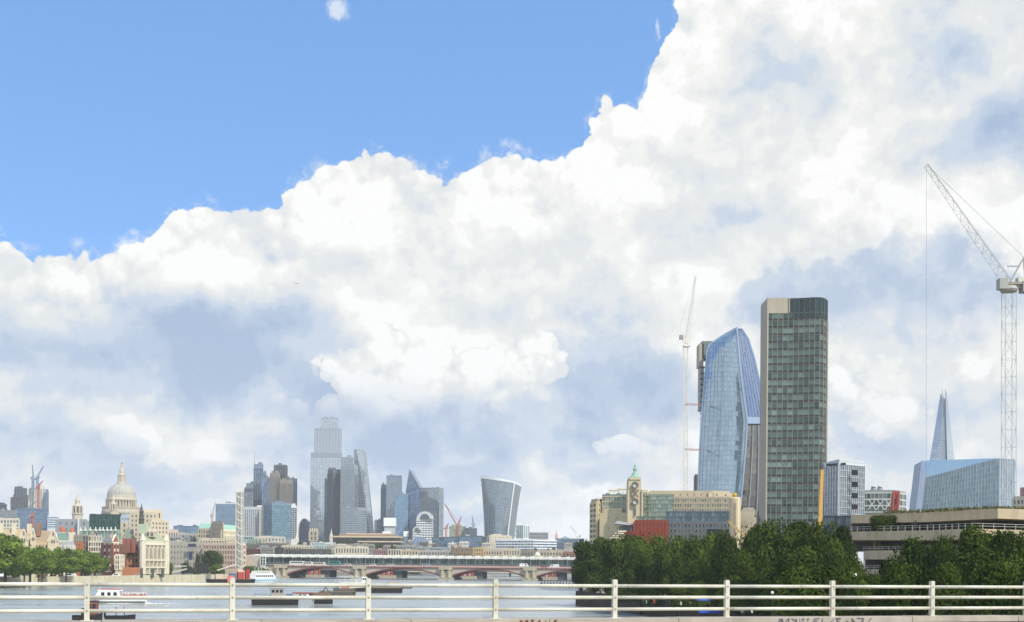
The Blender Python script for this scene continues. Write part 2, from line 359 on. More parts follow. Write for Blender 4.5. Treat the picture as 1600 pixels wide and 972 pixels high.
def bld(name, label, cat, chain, ytop, wall, glz=None, grids=None, bar=None, depth=25, z0=3.0, yb=None, cap=0.0, plant=0, top=.06, ref=None, group=None, plantm=None, capm=None, lowm=None, barh=None, tilt=.0025, proud=.35):
    """a block whose front is the chain of (px, distance), roof line at ytop; grids: one (cols, rows, pier share, band share) per face"""
    ym = (ytop + (yb or 850)) / 2
    pts = [X2(p, Y, ym) for p, Y in chain]
    k = ref if ref is not None else min(range(len(chain)), key=lambda i: chain[i][1])
    z1 = Zat(chain[k][0], ytop, chain[k][1])
    Ya = sum(p.y for p in pts) / len(pts)
    back = [p * (1 + depth / p.y) for p in (pts[-1], pts[0])]
    if len(pts) > 2 and max(pts[0].y, pts[-1].y) - min(p.y for p in pts) > depth * .6: back = [(pts[-1] + pts[0]) * .5 * (1 + depth * .5 / Ya)]
    poly = ccw(pts + back)
    root = thing(name, label, cat, (pts[k].x, pts[k].y, z0), group)
    w = part('wall', MB().prism(poly, z0, z1), wall, root)
    if cap:
        ctr = sum((Vector(p) for p in poly), Vector((0, 0))) / len(poly)
        big = [ctr + (Vector(p) - ctr) * 1.012 for p in poly]
        part('parapet', MB().prism(big, z1 - cap * .3, z1 + cap), capm or wall, root)
    if grids:
        panes, bv, bh = MB(), MB(), MB()
        zb = Zat(chain[k][0], yb, chain[k][1]) if yb else z0
        for i, g in enumerate(grids):
            if not g: continue
            nc, nr, mw, mh = g[:4]
            a, b = pts[i], pts[i + 1]; kx = Vector((b.y - a.y, -(b.x - a.x), 0)).normalized() * .06
            zt = z1 - top * (z1 - zb)
            S = quadS(Vector((a.x, a.y, zb)) + kx, Vector((b.x, b.y, zb)) + kx, Vector((b.x, b.y, zt)) + kx, Vector((a.x, a.y, zt)) + kx)
            curtain(S, nc, nr, mw, mh, proud, proud * .8, panes, bv, bh, tilt)
        part('glazing', panes, glz, root, 'stuff')
        if bv.f: part('pier', bv, bar or wall, root, 'stuff')
        if bh.f: part('floor_band', bh, barh or bar or wall, root, 'stuff')
    ctr = (pts[0] + pts[-1]) / 2 * (1 + depth * .4 / Ya); W = (pts[-1] - pts[0]).length
    for q in range(plant):
        x = ctr.x + W * random.uniform(-.34, .34)
        part('roof_plant', MB().box(x, ctr.y + random.uniform(-.1, .1) * depth, z1, W * random.uniform(.08, .2), depth * .25, min(4.5, max(1.2, (z1 - z0) * random.uniform(.02, .05)))), plantm or wall, root)
    root['_z1'] = z1
    return root

def plinth(rt, x0, x1, yb, Y, depth, m):
    a, b = P(x0, yb, Y), P(x1, yb, Y)
    part('base', MB().frame_box((a.x, Y, 2.9), (b.x - a.x, 0, 0), (0, depth, 0), (0, 0, a.z - 2.88)), m, rt)
def gable_roof(root, a, b, depth_v, z0, rise, m, name='roof', along=True):
    """pitched roof over the rectangle a, b, b + depth_v, a + depth_v; ridge along a-b when along"""
    a, b, d = Vector((*a, 0)), Vector((*b, 0)), Vector((*depth_v, 0)); z = Vector((0, 0, z0)); r = Vector((0, 0, z0 + rise))
    if along: vs = [a + z, b + z, b + d + z, a + d + z, a + d / 2 + r, b + d / 2 + r]; fs = [(0, 1, 5, 4), (2, 3, 4, 5), (1, 2, 5), (3, 0, 4), (3, 2, 1, 0)]
    else:
        e = (b - a) / 2; vs = [a + z, b + z, b + d + z, a + d + z, a + e + r, a + e + d + r]; fs = [(0, 1, 4), (1, 2, 5, 4), (2, 3, 5), (3, 0, 4, 5), (3, 2, 1, 0)]
    return part(name, MB().add(vs, fs), m, root)
def hip_roof(root, a, b, dv, z0, rise, m, inset=.3, name='roof'):
    a, b, d = Vector((*a, 0)), Vector((*b, 0)), Vector((*dv, 0)); z = Vector((0, 0, z0)); r = Vector((0, 0, z0 + rise))
    e = (b - a) * inset
    vs = [a + z, b + z, b + d + z, a + d + z, a + e + d / 2 + r, b - e + d / 2 + r]
    return part(name, MB().add(vs, [(0, 1, 5, 4), (2, 3, 4, 5), (1, 2, 5), (3, 0, 4), (3, 2, 1, 0)]), m, root)

def lattice(mb, p, q, w0, w1, n_, r, chords=4, up=None, rd=None):
    """lattice mast or jib from p to q"""
    p, q = Vector(p), Vector(q); d = (q - p).normalized(); up = Vector(up or (0, 1, 0))
    a = d.cross(up).normalized(); b = d.cross(a).normalized(); rd = rd or r * .55
    def cor(k, t):
        w = (w0 + (w1 - w0) * t) / 2; c = p.lerp(q, t)
        if chords == 4: sg = [(-1, -1), (1, -1), (1, 1), (-1, 1)][k]
        else: sg = [(-1, -.6), (1, -.6), (0, 1)][k]
        return c + a * w * sg[0] + b * w * sg[1]
    for k in range(chords): mb.tube(cor(k, 0), cor(k, 1), r, 4)
    for i in range(n_):
        t0, t1 = i / n_, (i + 1) / n_
        for k in range(chords):
            l = (k + 1) % chords
            mb.tube(cor(k, t0), cor(l, t0), rd, 3, cap=False)
            if (i + k) % 2: mb.tube(cor(k, t0), cor(l, t1), rd, 3, cap=False)
            else: mb.tube(cor(l, t0), cor(k, t1), rd, 3, cap=False)

# ------------------------------------------------------------------ trees
def crown_mesh(seed, nleaf, size, lobes=15):
    rg = random.Random(seed); mb = MB(); L = []
    for i in range(lobes):
        while True:
            p = Vector((rg.uniform(-1, 1), rg.uniform(-1, 1), rg.uniform(-.85, 1)))
            if .25 < p.length < .78: break
        L.append((p, rg.uniform(.26, .46), rg.uniform(-.3, .3)))
    for i in range(nleaf):
        c, r, tn = L[i % lobes] if rg.random() < .93 else (Vector((0, 0, 0)), .75, 0)
        d = Vector((rg.gauss(0, 1), rg.gauss(0, 1), rg.gauss(0, 1))).normalized()
        p = c + d * r * (rg.random() ** .33) * rg.uniform(.9, 1.12)
        p.z *= .92
        nn = (d + Vector((rg.gauss(0, .34), rg.gauss(0, .34), rg.gauss(.15, .34)))).normalized()
        a = nn.orthogonal().normalized(); a.rotate(Matrix.Rotation(rg.uniform(0, 6.28), 3, nn)); b = nn.cross(a)
        s = size * rg.uniform(.6, 1.4)
        mb.face([p - a * s - b * s * .3, p - b * s * .75, p + a * s - b * s * .2, p + a * s * .4 + b * s * .7, p - a * s * .5 + b * s * .75], min(1, max(0, .42 + tn + rg.gauss(0, .16))))
    hx = sorted(abs(p.x) for p in mb.v)[int(len(mb.v) * .985)]; hy = sorted(abs(p.y) for p in mb.v)[int(len(mb.v) * .985)]
    zs = sorted(p.z for p in mb.v); lo, hi = zs[int(len(zs) * .01)], zs[int(len(zs) * .993)]
    mb.v = [Vector((p.x / hx, p.y / hy, (p.z - lo) / (hi - lo) * 2 - 1)) for p in mb.v]
    return mb
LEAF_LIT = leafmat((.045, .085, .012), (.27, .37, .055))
LEAF_DARK = leafmat((.016, .030, .006), (.105, .150, .026))  # cloud shade over the south bank trees is put into this leaf colour
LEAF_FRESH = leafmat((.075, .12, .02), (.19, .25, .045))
BARK = stone((92, 80, 66), .9, .3, 2.0)
CROWNS = {}
def crown(kind, seed):
    k = (kind, seed)
    if k not in CROWNS:
        nl, sz = {'near': (26000, .031), 'far': (9500, .047)}[kind]
        CROWNS[k] = crown_mesh(seed, nl, sz).mesh('crown', Vector((0, 0, 0)))
    return CROWNS[k]
TRUNKS = {}
def trunk(seed):
    if seed not in TRUNKS:
        rg = random.Random(seed); mb = MB(); mb.tube((0, 0, -.3), (.02, 0, .45), .045, 8, .032); base = Vector((.02, 0, .43))
        for i in range(6):
            t = i * 1.05 + rg.random(); e = base + Vector((math.cos(t) * .16, math.sin(t) * .16, rg.uniform(.08, .2))); mb.tube(base, e, .026, 6, .014)
            for k in range(2): mb.tube(e, e + Vector((rg.uniform(-.16, .16), rg.uniform(-.12, .12), .06)), .013, 5, .005)
        TRUNKS[seed] = mb.mesh('trunk', Vector((0, 0, 0)))
    return TRUNKS[seed]
def tree(name, label, px, ytop, Y, hw, ground=3.2, kind='near', leaf=None, seed=0, low=None, group=None, cat='tree', flat=.9):
    """a tree whose crown reaches ytop and is hw picture pixels wide to either side; low: height of the crown's underside above ground"""
    p = P(px, ytop, Y); top = p.z; H = top - ground; r = hw / F * Y; low = H * .22 if low is None else low
    root = thing(name, label, cat, (p.x, p.y, ground), group)
    for (nm, me, m) in (('trunk', trunk(seed % 3), BARK), ('crown', crown(kind, seed), leaf)):
        o = bpy.data.objects.new(nm, me); COL.objects.link(o); o.parent = root
        if not me.materials: me.materials.append(m)
        o.material_slots[0].link = 'OBJECT'; o.material_slots[0].material = m
        if nm == 'trunk': o.scale = (H, H, H)
        else:
            rz = (H - low) / 2; o.location = (0, 0, low + rz); o.scale = (r * 1.02, r * flat, rz * 1.04); o.rotation_euler = (0, 0, seed * 1.7 + px * .1)
    return root

# ================================================================== THE SETTING
GZ = 3.2
def water_mat():
    m = bpy.data.materials.new('river_water'); m.use_nodes = True; n = NT(m.node_tree); b = m.node_tree.nodes['Principled BSDF']
    pos = n.n('ShaderNodeNewGeometry').outputs['Position']
    big = n.noise(pos, .012, 3, .5)
    n.put(b.inputs['Base Color'], n.mix(big, (.29, .32, .305, 1), (.35, .37, .34, 1)))
    b.inputs['Roughness'].default_value = .26; b.inputs['IOR'].default_value = 1.33; b.inputs['Specular IOR Level'].default_value = .5
    w1 = n.noise(n.v('MULTIPLY', pos, (.45, 1, 1)), .35, 4, .62); w2 = n.noise(n.v('MULTIPLY', pos, (.5, 1, 1)), .05, 3, .6)
    h = n.m('ADD', n.m('MULTIPLY', w1, .9), n.m('MULTIPLY', w2, 2.2))
    bp = n.n('ShaderNodeBump'); bp.inputs['Strength'].default_value = .16; bp.inputs['Distance'].default_value = 1.0; n.put(bp.inputs['Height'], h); n.put(b.inputs['Normal'], bp.outputs[0])
    gust = n.noise(n.v('MULTIPLY', pos, (.008, .06, 1)), 1.0, 5, .65); n.put(bp.inputs['Strength'], n.mr(gust, .3, .7, .05, .55)); n.put(b.inputs['Roughness'], n.mr(gust, .3, .7, .12, .34))
    return m
single('river_water', MB().face([(-2500, -1500, 0), (2500, -1500, 0), (2500, 8000, 0), (-2500, 8000, 0)]), water_mat(), kind='structure')
CONC = stone((176, 168, 152), .9, .25, .3, .5, .2)
WALLST = stone((196, 186, 158), .9, .28, .2, .6, .2)
SOIL = stone((128, 124, 112), .95, .25, .05)
north = [(-4000, 60), (-330, 60), (-262, 380), (-217, 520), (-192, 610), (-168, 697), (-166, 800), (-172, 880), (-150, 1050), (-95, 1260), (-20, 1500), (30, 1800), (60, 7800), (-4000, 7800)]
south = [(70, 20), (48, 200), (31, 294), (19, 356), (24, 380), (40, 440), (62, 560), (92, 850), (120, 1100), (190, 1500), (260, 1800), (300, 7800), (4000, 7800), (4000, 20)]
def bank(name, poly):
    return single(name, MB().prism(ccw(poly), -1.2, GZ), SOIL, kind='structure')
bank('ground', north); bank('ground', south)
DARKW = stone((74, 66, 54), .95, .3, .4, .6, .2)
def river_wall(label, pts, h, group=None, m_=None):
    root = thing('river_wall', label, 'river wall', (pts[0][0], pts[0][1], 0), group)
    for k in range(len(pts) - 1):
        a, b = Vector(pts[k]), Vector(pts[k + 1]); L = (b - a).length; m = max(1, int(L / 9))
        for i in range(m):
            p, q = a.lerp(b, i / m), a.lerp(b, (i + .985) / m); d = (q - p); nn = Vector((d.y, -d.x)).normalized()
            if nn.dot(Vector((0, 400)) - p) < 0 and False: nn = -nn
            mid = (p + q) / 2; nn = nn if nn.dot(Vector((mid.x * .0, 0)) - mid) > 0 else -nn
            o = Vector((p.x, p.y, -1)) - Vector((nn.x, nn.y, 0)) * .5
            part('wall_panel', MB().frame_box(o, (d.x, d.y, 0), (nn.x * (.8 + .1 * (i % 2)), nn.y * (.8 + .1 * (i % 2)), 0), (0, 0, h + 1 + .05 * (i % 3))), m_ or WALLST, root)
    return root
river_wall('long pale stone embankment wall below the bright plane trees', [(-262, 380), (-217, 520), (-192, 610), (-168, 697)], GZ + 1.0)
river_wall('grey panelled river wall between the embankment and the red arch bridge', [(-168, 699), (-166, 800), (-172, 880)], GZ + .9)
river_wall('dark brown river wall under the trees of the south bank', [(70, 60), (48, 200), (31, 294), (19, 356)], GZ + .9, None, DARKW)
river_wall('dark river wall running away behind the jetty on the south bank', [(19, 356), (24, 380), (40, 440), (62, 560), (92, 850)], GZ + .9, None, DARKW)
# embankment road and pavement
def strip(name, pts, w, z, m):
    mb = MB()
    for a, b in zip(pts, pts[1:]): mb.face([(a[0] - w, a[1], z), (a[0], a[1], z), (b[0], b[1], z), (b[0] - w, b[1], z)])
    return single(name, mb, m, kind='structure')
strip('pavement', [(-261, 385), (-219, 520), (-194, 610), (-171, 697)], 6, GZ + .13, stone((188, 180, 165), .9, .15, .3))
strip('road', [(-268, 385), (-226, 520), (-201, 610), (-178, 697)], 14, GZ + .01, stone((90, 88, 86), .9, .15, .3))
strip('path', [(81, 20), (59, 200), (42, 294), (31, 352)], -10 + 20, GZ + .02, stone((120, 112, 100), .9, .2, .3))

# ================================================================== THIS BRIDGE: parapet and railing across the carriageway
RZ0, RM = 18.0, 0.32
def rail_pt(px, dz):
    u = uv(px, 930)[0]; Z = RZ0 / (1 - RM * u); return Vector((u * Z, Z, HC + dz))
WHITE = stone((226, 222, 205), .55, .10, 1.5, .7, .15)
def rust_white():
    m = bpy.data.materials.new('worn_white_paint'); m.use_nodes = True; n = NT(m.node_tree); b = m.node_tree.nodes['Principled BSDF']
    pos = n.n('ShaderNodeNewGeometry').outputs['Position']
    a = n.noise(pos, 2.0, 5, .65); spots = n.mr(n.noise(pos, 6, 5, .7), .60, .72)
    base = n.mix(n.mr(a, .35, .75), (*lin((214, 210, 192)), 1), (*lin((184, 178, 158)), 1))
    n.put(b.inputs['Base Color'], n.mix(n.m('MULTIPLY', spots, .75), base, (*lin((128, 108, 88)), 1)))
    b.inputs['Roughness'].default_value = .5; return m
RW = rust_white()
posts = [136, 362, 576, 775, 964, 1138, 1302, 1456, 1600]
rd = (rail_pt(1456, 0) - rail_pt(136, 0)).normalized(); rn = Vector((rd.y, -rd.x, 0))
step = (rail_pt(1456, 0) - rail_pt(136, 0)).length / 7
p_first = rail_pt(136, 0)
root = thing('bridge_railing', 'white painted tubular railing with three rails running along the concrete bridge parapet', 'railing', (p_first.x, p_first.y, HC - .8))
for k in range(-3, 13):
    c = p_first + rd * step * k
    mb = MB(); o = c + Vector((0, 0, -.82)) - rd * .034 - rn * .035
    mb.frame_box(o, rd * .068, rn * .07, (0, 0, .575)); mb.frame_box(o + Vector((0, 0, .575)) + rd * .004 + rn * .004, rd * .06, rn * .062, (0, 0, .012))
    mb.frame_box(o - rd * .04 - rn * .03, rd * .16, rn * .13, (0, 0, .018))
    pp = part('post', mb, RW, root)
    for dz in (-.33, -.5, -.675):
        part('bolt', MB().tube(c + Vector((0, 0, dz)) + rn * .03, c + Vector((0, 0, dz)) + rn * .046, .012, 8), stone((150, 140, 125), .5, .2, 4), pp)
for dz in (-.33, -.503, -.68):
    for k in range(-3, 12):
        c = p_first + rd * step * k; e = c + rd * (step - .006)
        mb = MB(); mb.tube(c + Vector((0, 0, dz)), e + Vector((0, 0, dz)), .027, 12); mb.smooth = True
        part('rail', mb, RW, root)
PARA = stone((172, 162, 146), .92, .34, .9, .5, .35)
pr = thing('bridge_parapet', 'low weathered concrete bridge parapet with scrawled graffiti under the white railing', 'parapet', (p_first.x, p_first.y, HC - 1.7))
a0 = p_first - rd * step * 3.2; L = step * 15.4
for i in range(14):
    o = a0 + rd * L * i / 14; o.z = HC - 1.75
    part('coping', MB().frame_box(o - rn * .22 + Vector((0, 0, .86)), rd * (L / 14 - .012), rn * .50, (0, 0, .08 + .003 * (i % 2))), PARA, pr)
    part('parapet_panel', MB().frame_box(o - rn * .2, rd * (L / 14 - .008), rn * .42, (0, 0, .85)), PARA, pr)
def scrawl(px0, px1, col, seed, n_):
    rg = random.Random(seed); mb = MB()
    def q(px, h): c = rail_pt(px, 0); return Vector((c.x, c.y, HC - .81 - h)) + rn * .284
    x = px0
    while x < px1:
        w = rg.uniform(5, 12); prev = None
        for k in range(n_):
            a = (x + rg.uniform(0, w), rg.choice((.012, .016, .05, .075)))
            if prev: p_, q_ = q(*prev), q(*a); mb.bar(p_, q_, .012)
            prev = a
        x += w + 2
    part('graffiti', mb, paint(col, .6), pr, 'stuff')
scrawl(802, 860, (110, 34, 44), 3, 5); scrawl(228, 330, (46, 50, 110), 4, 4); scrawl(40, 120, (70, 66, 72), 5, 3); scrawl(1200, 1345, (96, 96, 104), 6, 5)
# deck, carriageway and kerbs of this bridge
def deck_sheet(name, d0, d1, z0, z1, m):
    o = a0 - rd * 20 + rn * d0; o.z = z0
    return single(name, MB().frame_box(o, rd * (L + 40), rn * (d1 - d0), (0, 0, z1 - z0)), m, kind='structure')
deck_sheet('bridge_deck', -.6, 27, HC - 3.4, HC - 1.756, CONC)
deck_sheet('pavement', .35, 3.0, HC - 1.752, HC - 1.63, stone((150, 146, 140), .9, .2, .6))
deck_sheet('road', 3.1, 16.0, HC - 1.754, HC - 1.74, stone((82, 82, 84), .9, .2, .6))
deck_sheet('pavement', 16.1, 24, HC - 1.752, HC - 1.63, stone((150, 146, 140), .9, .2, .6))

# ================================================================== RED ARCH BRIDGE AND RAILWAY BRIDGE BEHIND IT
BA = R(7.5); bdir = Vector((math.cos(BA), -math.sin(BA), 0)); bn = Vector((-math.sin(BA), -math.cos(BA), 0))   # bn faces the camera
def on_line(px, D):
    u = uv(px, 890)[0]; Y = D / (u * math.sin(BA) + math.cos(BA)); return Vector((u * Y, Y, 0))
def ls(px, D=840.0): return on_line(px, D).dot(bdir)
def bp_(s, z, back=0.0, D=840.0):
    p = Vector((math.sin(BA), math.cos(BA), 0)) * (D + back) + bdir * s; p.z = z; return p
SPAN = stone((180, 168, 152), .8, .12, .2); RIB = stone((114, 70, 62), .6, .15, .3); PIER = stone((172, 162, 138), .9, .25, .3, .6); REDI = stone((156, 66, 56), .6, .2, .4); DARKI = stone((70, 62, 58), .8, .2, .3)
c0 = bp_(ls(620), 0)
abr = thing('arch_bridge', 'low road bridge of wide dark red iron arches on stone piers across the river', 'bridge', (c0.x, c0.y, 0))
piers = [439.5, 562.5, 697, 828.5, 966]
ZT, ZD = 9.55, 8.3
def pier_w(px): return 9.5
for k in range(len(piers) - 1):
    s0, s1 = ls(piers[k]) + 4.4, ls(piers[k + 1]) - 4.4; W = s1 - s0; zs, zc = 2.6, 7.15; N_ = 20
    arc = []
    for i in range(N_ + 1):
        t = i / N_; x = 2 * t - 1; arc.append((s0 + W * t, zs + (zc - zs) * (1 - x * x)))
    for back in (0, 8, 16, 24, 31):                      # ribs across the width
        mb = MB()
        for (sa, za), (sb, zb_) in zip(arc, arc[1:]):
            mb.add([bp_(sa, za, back), bp_(sb, zb_, back), bp_(sb, zb_ + .95, back), bp_(sa, za + .95, back), bp_(sa, za, back + .7), bp_(sb, zb_, back + .7), bp_(sb, zb_ + .95, back + .7), bp_(sa, za + .95, back + .7)],
                   [(0, 1, 2, 3), (7, 6, 5, 4), (0, 4, 5, 1), (3, 2, 6, 7), (0, 3, 7, 4), (1, 5, 6, 2)])
        part('arch_rib', mb, RIB, abr)
    mb = MB(); mb2 = MB()
    for (sa, za), (sb, zb_) in zip(arc, arc[1:]):
        mb.face([bp_(sa, za + .9, .35), bp_(sb, zb_ + .9, .35), bp_(sb, ZD, .35), bp_(sa, ZD, .35)]); mb2.face([bp_(sb, zb_ + .9, 31.4), bp_(sa, za + .9, 31.4), bp_(sa, ZD, 31.4), bp_(sb, ZD, 31.4)])
    part('spandrel', mb, SPAN, abr); part('spandrel', mb2, SPAN, abr)
    mb = MB()
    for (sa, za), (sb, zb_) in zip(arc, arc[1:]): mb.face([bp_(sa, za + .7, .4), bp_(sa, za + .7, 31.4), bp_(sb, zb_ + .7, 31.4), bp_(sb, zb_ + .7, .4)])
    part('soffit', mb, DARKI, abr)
    mb = MB()
    for i in range(24):
        s = s0 + W * (i + .5) / 24; mb.frame_box(bp_(s - .22, ZD + .25, -.28), bdir * .45, -bn * .3, (0, 0, 1.0))
    part('baluster', mb, stone((196, 150, 138), .7, .1, .3), abr, 'stuff')
for k, px in enumerate(piers):
    s = ls(px); mb = MB()
    o = bp_(s - 4.4, -1, -1.2); mb.frame_box(o, bdir * 8.8, -bn * 34.4, (0, 0, 7.2))
    pr_ = part('pier', mb, PIER, abr)
    mb = MB(); o = bp_(s - 5.4, -1, -2.6); mb.frame_box(o, bdir * 10.8, -bn * 37, (0, 0, 2.6)); part('pier_base', mb, PIER, pr_)
    mb = MB()
    for q in (-2.4, 2.4):
        mb.lathe(bp_(s + q, 1.6, -1.6), [(1.5, 0), (1.5, .5), (1.25, .7), (1.2, 4.9), (1.6, 5.3), (1.6, 5.7)], 12)
    part('column', mb, PIER, pr_)
    mb = MB(); mb.frame_box(bp_(s - 4.7, 7.1, -2.4), bdir * 9.4, -bn * 3, (0, 0, 2.75)); part('pulpit', mb, PIER, pr_)
sA, sB = ls(420), ls(1010)
part('cornice', MB().frame_box(bp_(sA, ZD - .1, -.45), bdir * (sB - sA), -bn * 32.4, (0, 0, .42)), RIB, abr)
part('parapet', MB().frame_box(bp_(sA, ZT - .3, -.4), bdir * (sB - sA), -bn * .5, (0, 0, .3)), stone((200, 168, 152), .7, .1, .2), abr)
part('parapet', MB().frame_box(bp_(sA, ZD + .3, 31.2), bdir * (sB - sA), -bn * .5, (0, 0, 1.2)), stone((190, 160, 148), .7, .1, .2), abr)
part('abutment', MB().frame_box(bp_(ls(404), -1, 0), bdir * (ls(436) - ls(404)), -bn * 32, (0, 0, ZD + .8)), SPAN, abr)
part('abutment_opening_shade', MB().frame_box(bp_(ls(408), 0, -.15), bdir * (ls(421) - ls(408)), -bn * .3, (0, 0, 6.2)), DARKI, abr)  # shade of the opening, put in as a dark slab on the abutment
# vehicles crossing
def van(label, px, col, L_=5.4, H_=2.3, W_=2.0, cat='van', nose=.22, back=4.0, name='van', windows=True, right=True):
    s = ls(px); z = ZD + .34; o = bp_(s, z, back); rt = thing(name, label, cat, o)
    f = 1 if right else -1; X = bdir * f
    prof = [(-L_ / 2, .35), (L_ / 2, .35), (L_ / 2, .35 + H_ * .38), (L_ / 2 - L_ * nose * .35, .35 + H_ * .45), (L_ / 2 - L_ * nose, .3 + H_), (-L_ / 2, .3 + H_)]
    vs = [o + X * x + bn * W_ / 2 + Vector((0, 0, q)) for x, q in prof] + [o + X * x - bn * W_ / 2 + Vector((0, 0, q)) for x, q in prof]; k = len(prof)
    part('body', MB().add(vs, [tuple(range(k)), tuple(reversed(range(k, 2 * k)))] + [(i, k + i, k + (i + 1) % k, (i + 1) % k) for i in range(k)]), paint(col, .35), rt)
    for x in (-L_ * .32, L_ * .32):
        for sd_ in (-1, 1):
            c = o + X * x + bn * sd_ * W_ * .48 + Vector((0, 0, .36)); part('wheel', MB().tube(c - bn * .12, c + bn * .12, .36, 10), paint((30, 30, 32), .8), rt)
    if windows:
        wz = .3 + H_ * .55; a = o + bn * (W_ / 2 + .02) + Vector((0, 0, wz))
        n_ = 1 if cat == 'van' else max(2, int(L_ / 2))
        for i in range(n_):
            x0 = (L_ / 2 - L_ * nose - L_ * .18) if n_ == 1 else -L_ * .42 + i * L_ * .8 / n_
            w = L_ * .16 if n_ == 1 else L_ * .8 / n_ * .8
            part('window', MB().frame_box(a + X * x0, X * w, bn * .03, (0, 0, H_ * .32)), paint((40, 48, 56), .15), rt)
    return rt
van('white panel van on the red bridge right of the second stone pier', 818, (235, 235, 232), 6.4, 2.9)
van('low white van on the red bridge nearest the south bank trees', 865, (230, 232, 230), 6.6, 2.5, right=False)
van('grey people carrier on the middle arch of the red bridge', 665, (170, 175, 178), 6.2, 2.2, cat='car', nose=.3, name='car')
van('long white coach on the left arch of the red bridge', 462, (226, 226, 216), 11, 3.2, cat='bus', nose=.06, name='coach')
van('white lorry just behind the long white coach on the bridge', 479, (222, 222, 214), 7, 2.8, nose=.1, name='lorry', cat='lorry')
van('teal hoarding covered lorry over the left arch of the red bridge', 521, (58, 128, 122), 8, 3.6, nose=.08, name='lorry', cat='lorry')
van('small white car on the bridge left of the second pier', 542, (225, 226, 224), 4.6, 1.6, cat='car', nose=.3, name='car')
van('white car above the second stone pier of the red bridge', 581, (228, 228, 224), 4.6, 1.6, cat='car', nose=.3, name='car')
van('white estate car on the rising part of the middle arch', 609, (214, 218, 218), 5.2, 1.7, cat='car', nose=.28, name='car')
van('dark red car between the two white vans on the bridge', 849, (140, 40, 40), 4.4, 1.5, cat='car', nose=.3, name='car')
van('pale single deck bus on the far left of the red bridge', 496, (210, 206, 190), 9, 2.6, cat='bus', nose=.05, name='bus')
# railway bridge and its canopied station
DR = 912.0
rs = [ls(385 + 14.32 * i, DR) for i in range(37)]
o = bp_(rs[18], 0, 0, DR)
rb = thing('railway_bridge', 'railway bridge with a long glazed station and stepped white canopy roof behind the arches', 'bridge', (o.x, o.y, 0))
CAN = stone((226, 226, 214), .6, .06, .3); PGL = glass((34, 52, 48), (96, 118, 112), .25, .12)
part('deck', MB().frame_box(bp_(rs[0], 5.4, 0, DR), bdir * (rs[-1] - rs[0] + 60), -bn * 26, (0, 0, 5.6)), stone((96, 100, 98), .8, .15, .3), rb)
for i in range(36):
    s0, s1 = rs[i], rs[i + 1]; zt = P(385 + 14.32 * (i + .5), 866.3 + (i / 36) * 5.0, DR - 10).z
    W = s1 - s0 - .12
    part('canopy_panel', MB().add([bp_(s0, zt - .4, -1.5, DR), bp_(s0 + W, zt + .3, -1.5, DR), bp_(s0 + W, zt + .8, 25, DR), bp_(s0, zt + .1, 25, DR), bp_(s0, zt - 1.9, -1.5, DR), bp_(s0 + W, zt - 1.45, -1.5, DR), bp_(s0 + W, zt - 1.5, 25, DR), bp_(s0, zt - .9, 25, DR)],
         [(0, 1, 2, 3), (7, 6, 5, 4), (0, 4, 5, 1), (1, 5, 6, 2), (2, 6, 7, 3), (3, 7, 4, 0)]), CAN, rb)
    pane = MB()
    for q in range(3): pane.face([bp_(s0 + W * q / 3, 11, .3, DR), bp_(s0 + W * (q + .94) / 3, 11, .3, DR), bp_(s0 + W * (q + .94) / 3, zt - 1.6, .3, DR), bp_(s0 + W * q / 3, zt - 1.6, .3, DR)])
    part('glazing', pane, PGL, rb)
    part('column', MB().tube(bp_(s0, 10.5, -.4, DR), bp_(s0, zt - .6, -.4, DR), .2, 6), stone((150, 160, 158), .6, .1, .3), rb)
part('platform_wall', MB().frame_box(bp_(rs[0], 10.6, .6, DR), bdir * (rs[-1] - rs[0]), -bn * 22, (0, 0, 3.2)), stone((74, 84, 84), .7, .3, .4), rb)
for k, px in enumerate((490, 603, 730, 858)):
    s = ls(px, DR - 22); q = thing('bridge_pier', ['leftmost', 'second', 'third', 'rightmost'][k] + ' cluster of red iron columns on a stone base between the two bridges', 'bridge pier', bp_(s, 0, 0, DR - 22), 'red columns of the removed railway bridge')
    part('pier_base', MB().frame_box(bp_(s - 6, -1, 0, DR - 22), bdir * 12, -bn * 8, (0, 0, 3.2)), PIER, q)
    for j in range(3): part('column', MB().lathe(bp_(s - 3.6 + 3.6 * j, 2.2, 2, DR - 22), [(1.4, 0), (1.4, .5), (1.0, .8), (1.0, 4.2), (1.5, 4.7), (1.5, 5.2)], 12), REDI, q)
    s2 = ls(px + 16, DR); part('pier', MB().frame_box(bp_(s2 - 5, -1, 2, DR), bdir * 9, -bn * 20, (0, 0, 7)), stone((82, 84, 82), .8, .2, .3), rb)
# station entrance at the left end
bld('station_block', 'plain beige station block at the left end of the canopy bridge', 'station', [(382, 868), (407, 866)], 868, stone((190, 178, 162), .85, .12, .2), depth=20, z0=GZ)
w = bld('station_entrance', 'white framed glass entrance at the left end of the canopy', 'station', [(407, 864), (415, 863)], 868.5, stone((222, 226, 216), .7, .08, .3), glass((40, 66, 62)), [(2, 3, .22, .12)], depth=10, z0=GZ, yb=883)
def ro(rgb): return stone(rgb, .85, .2, .12, .3)

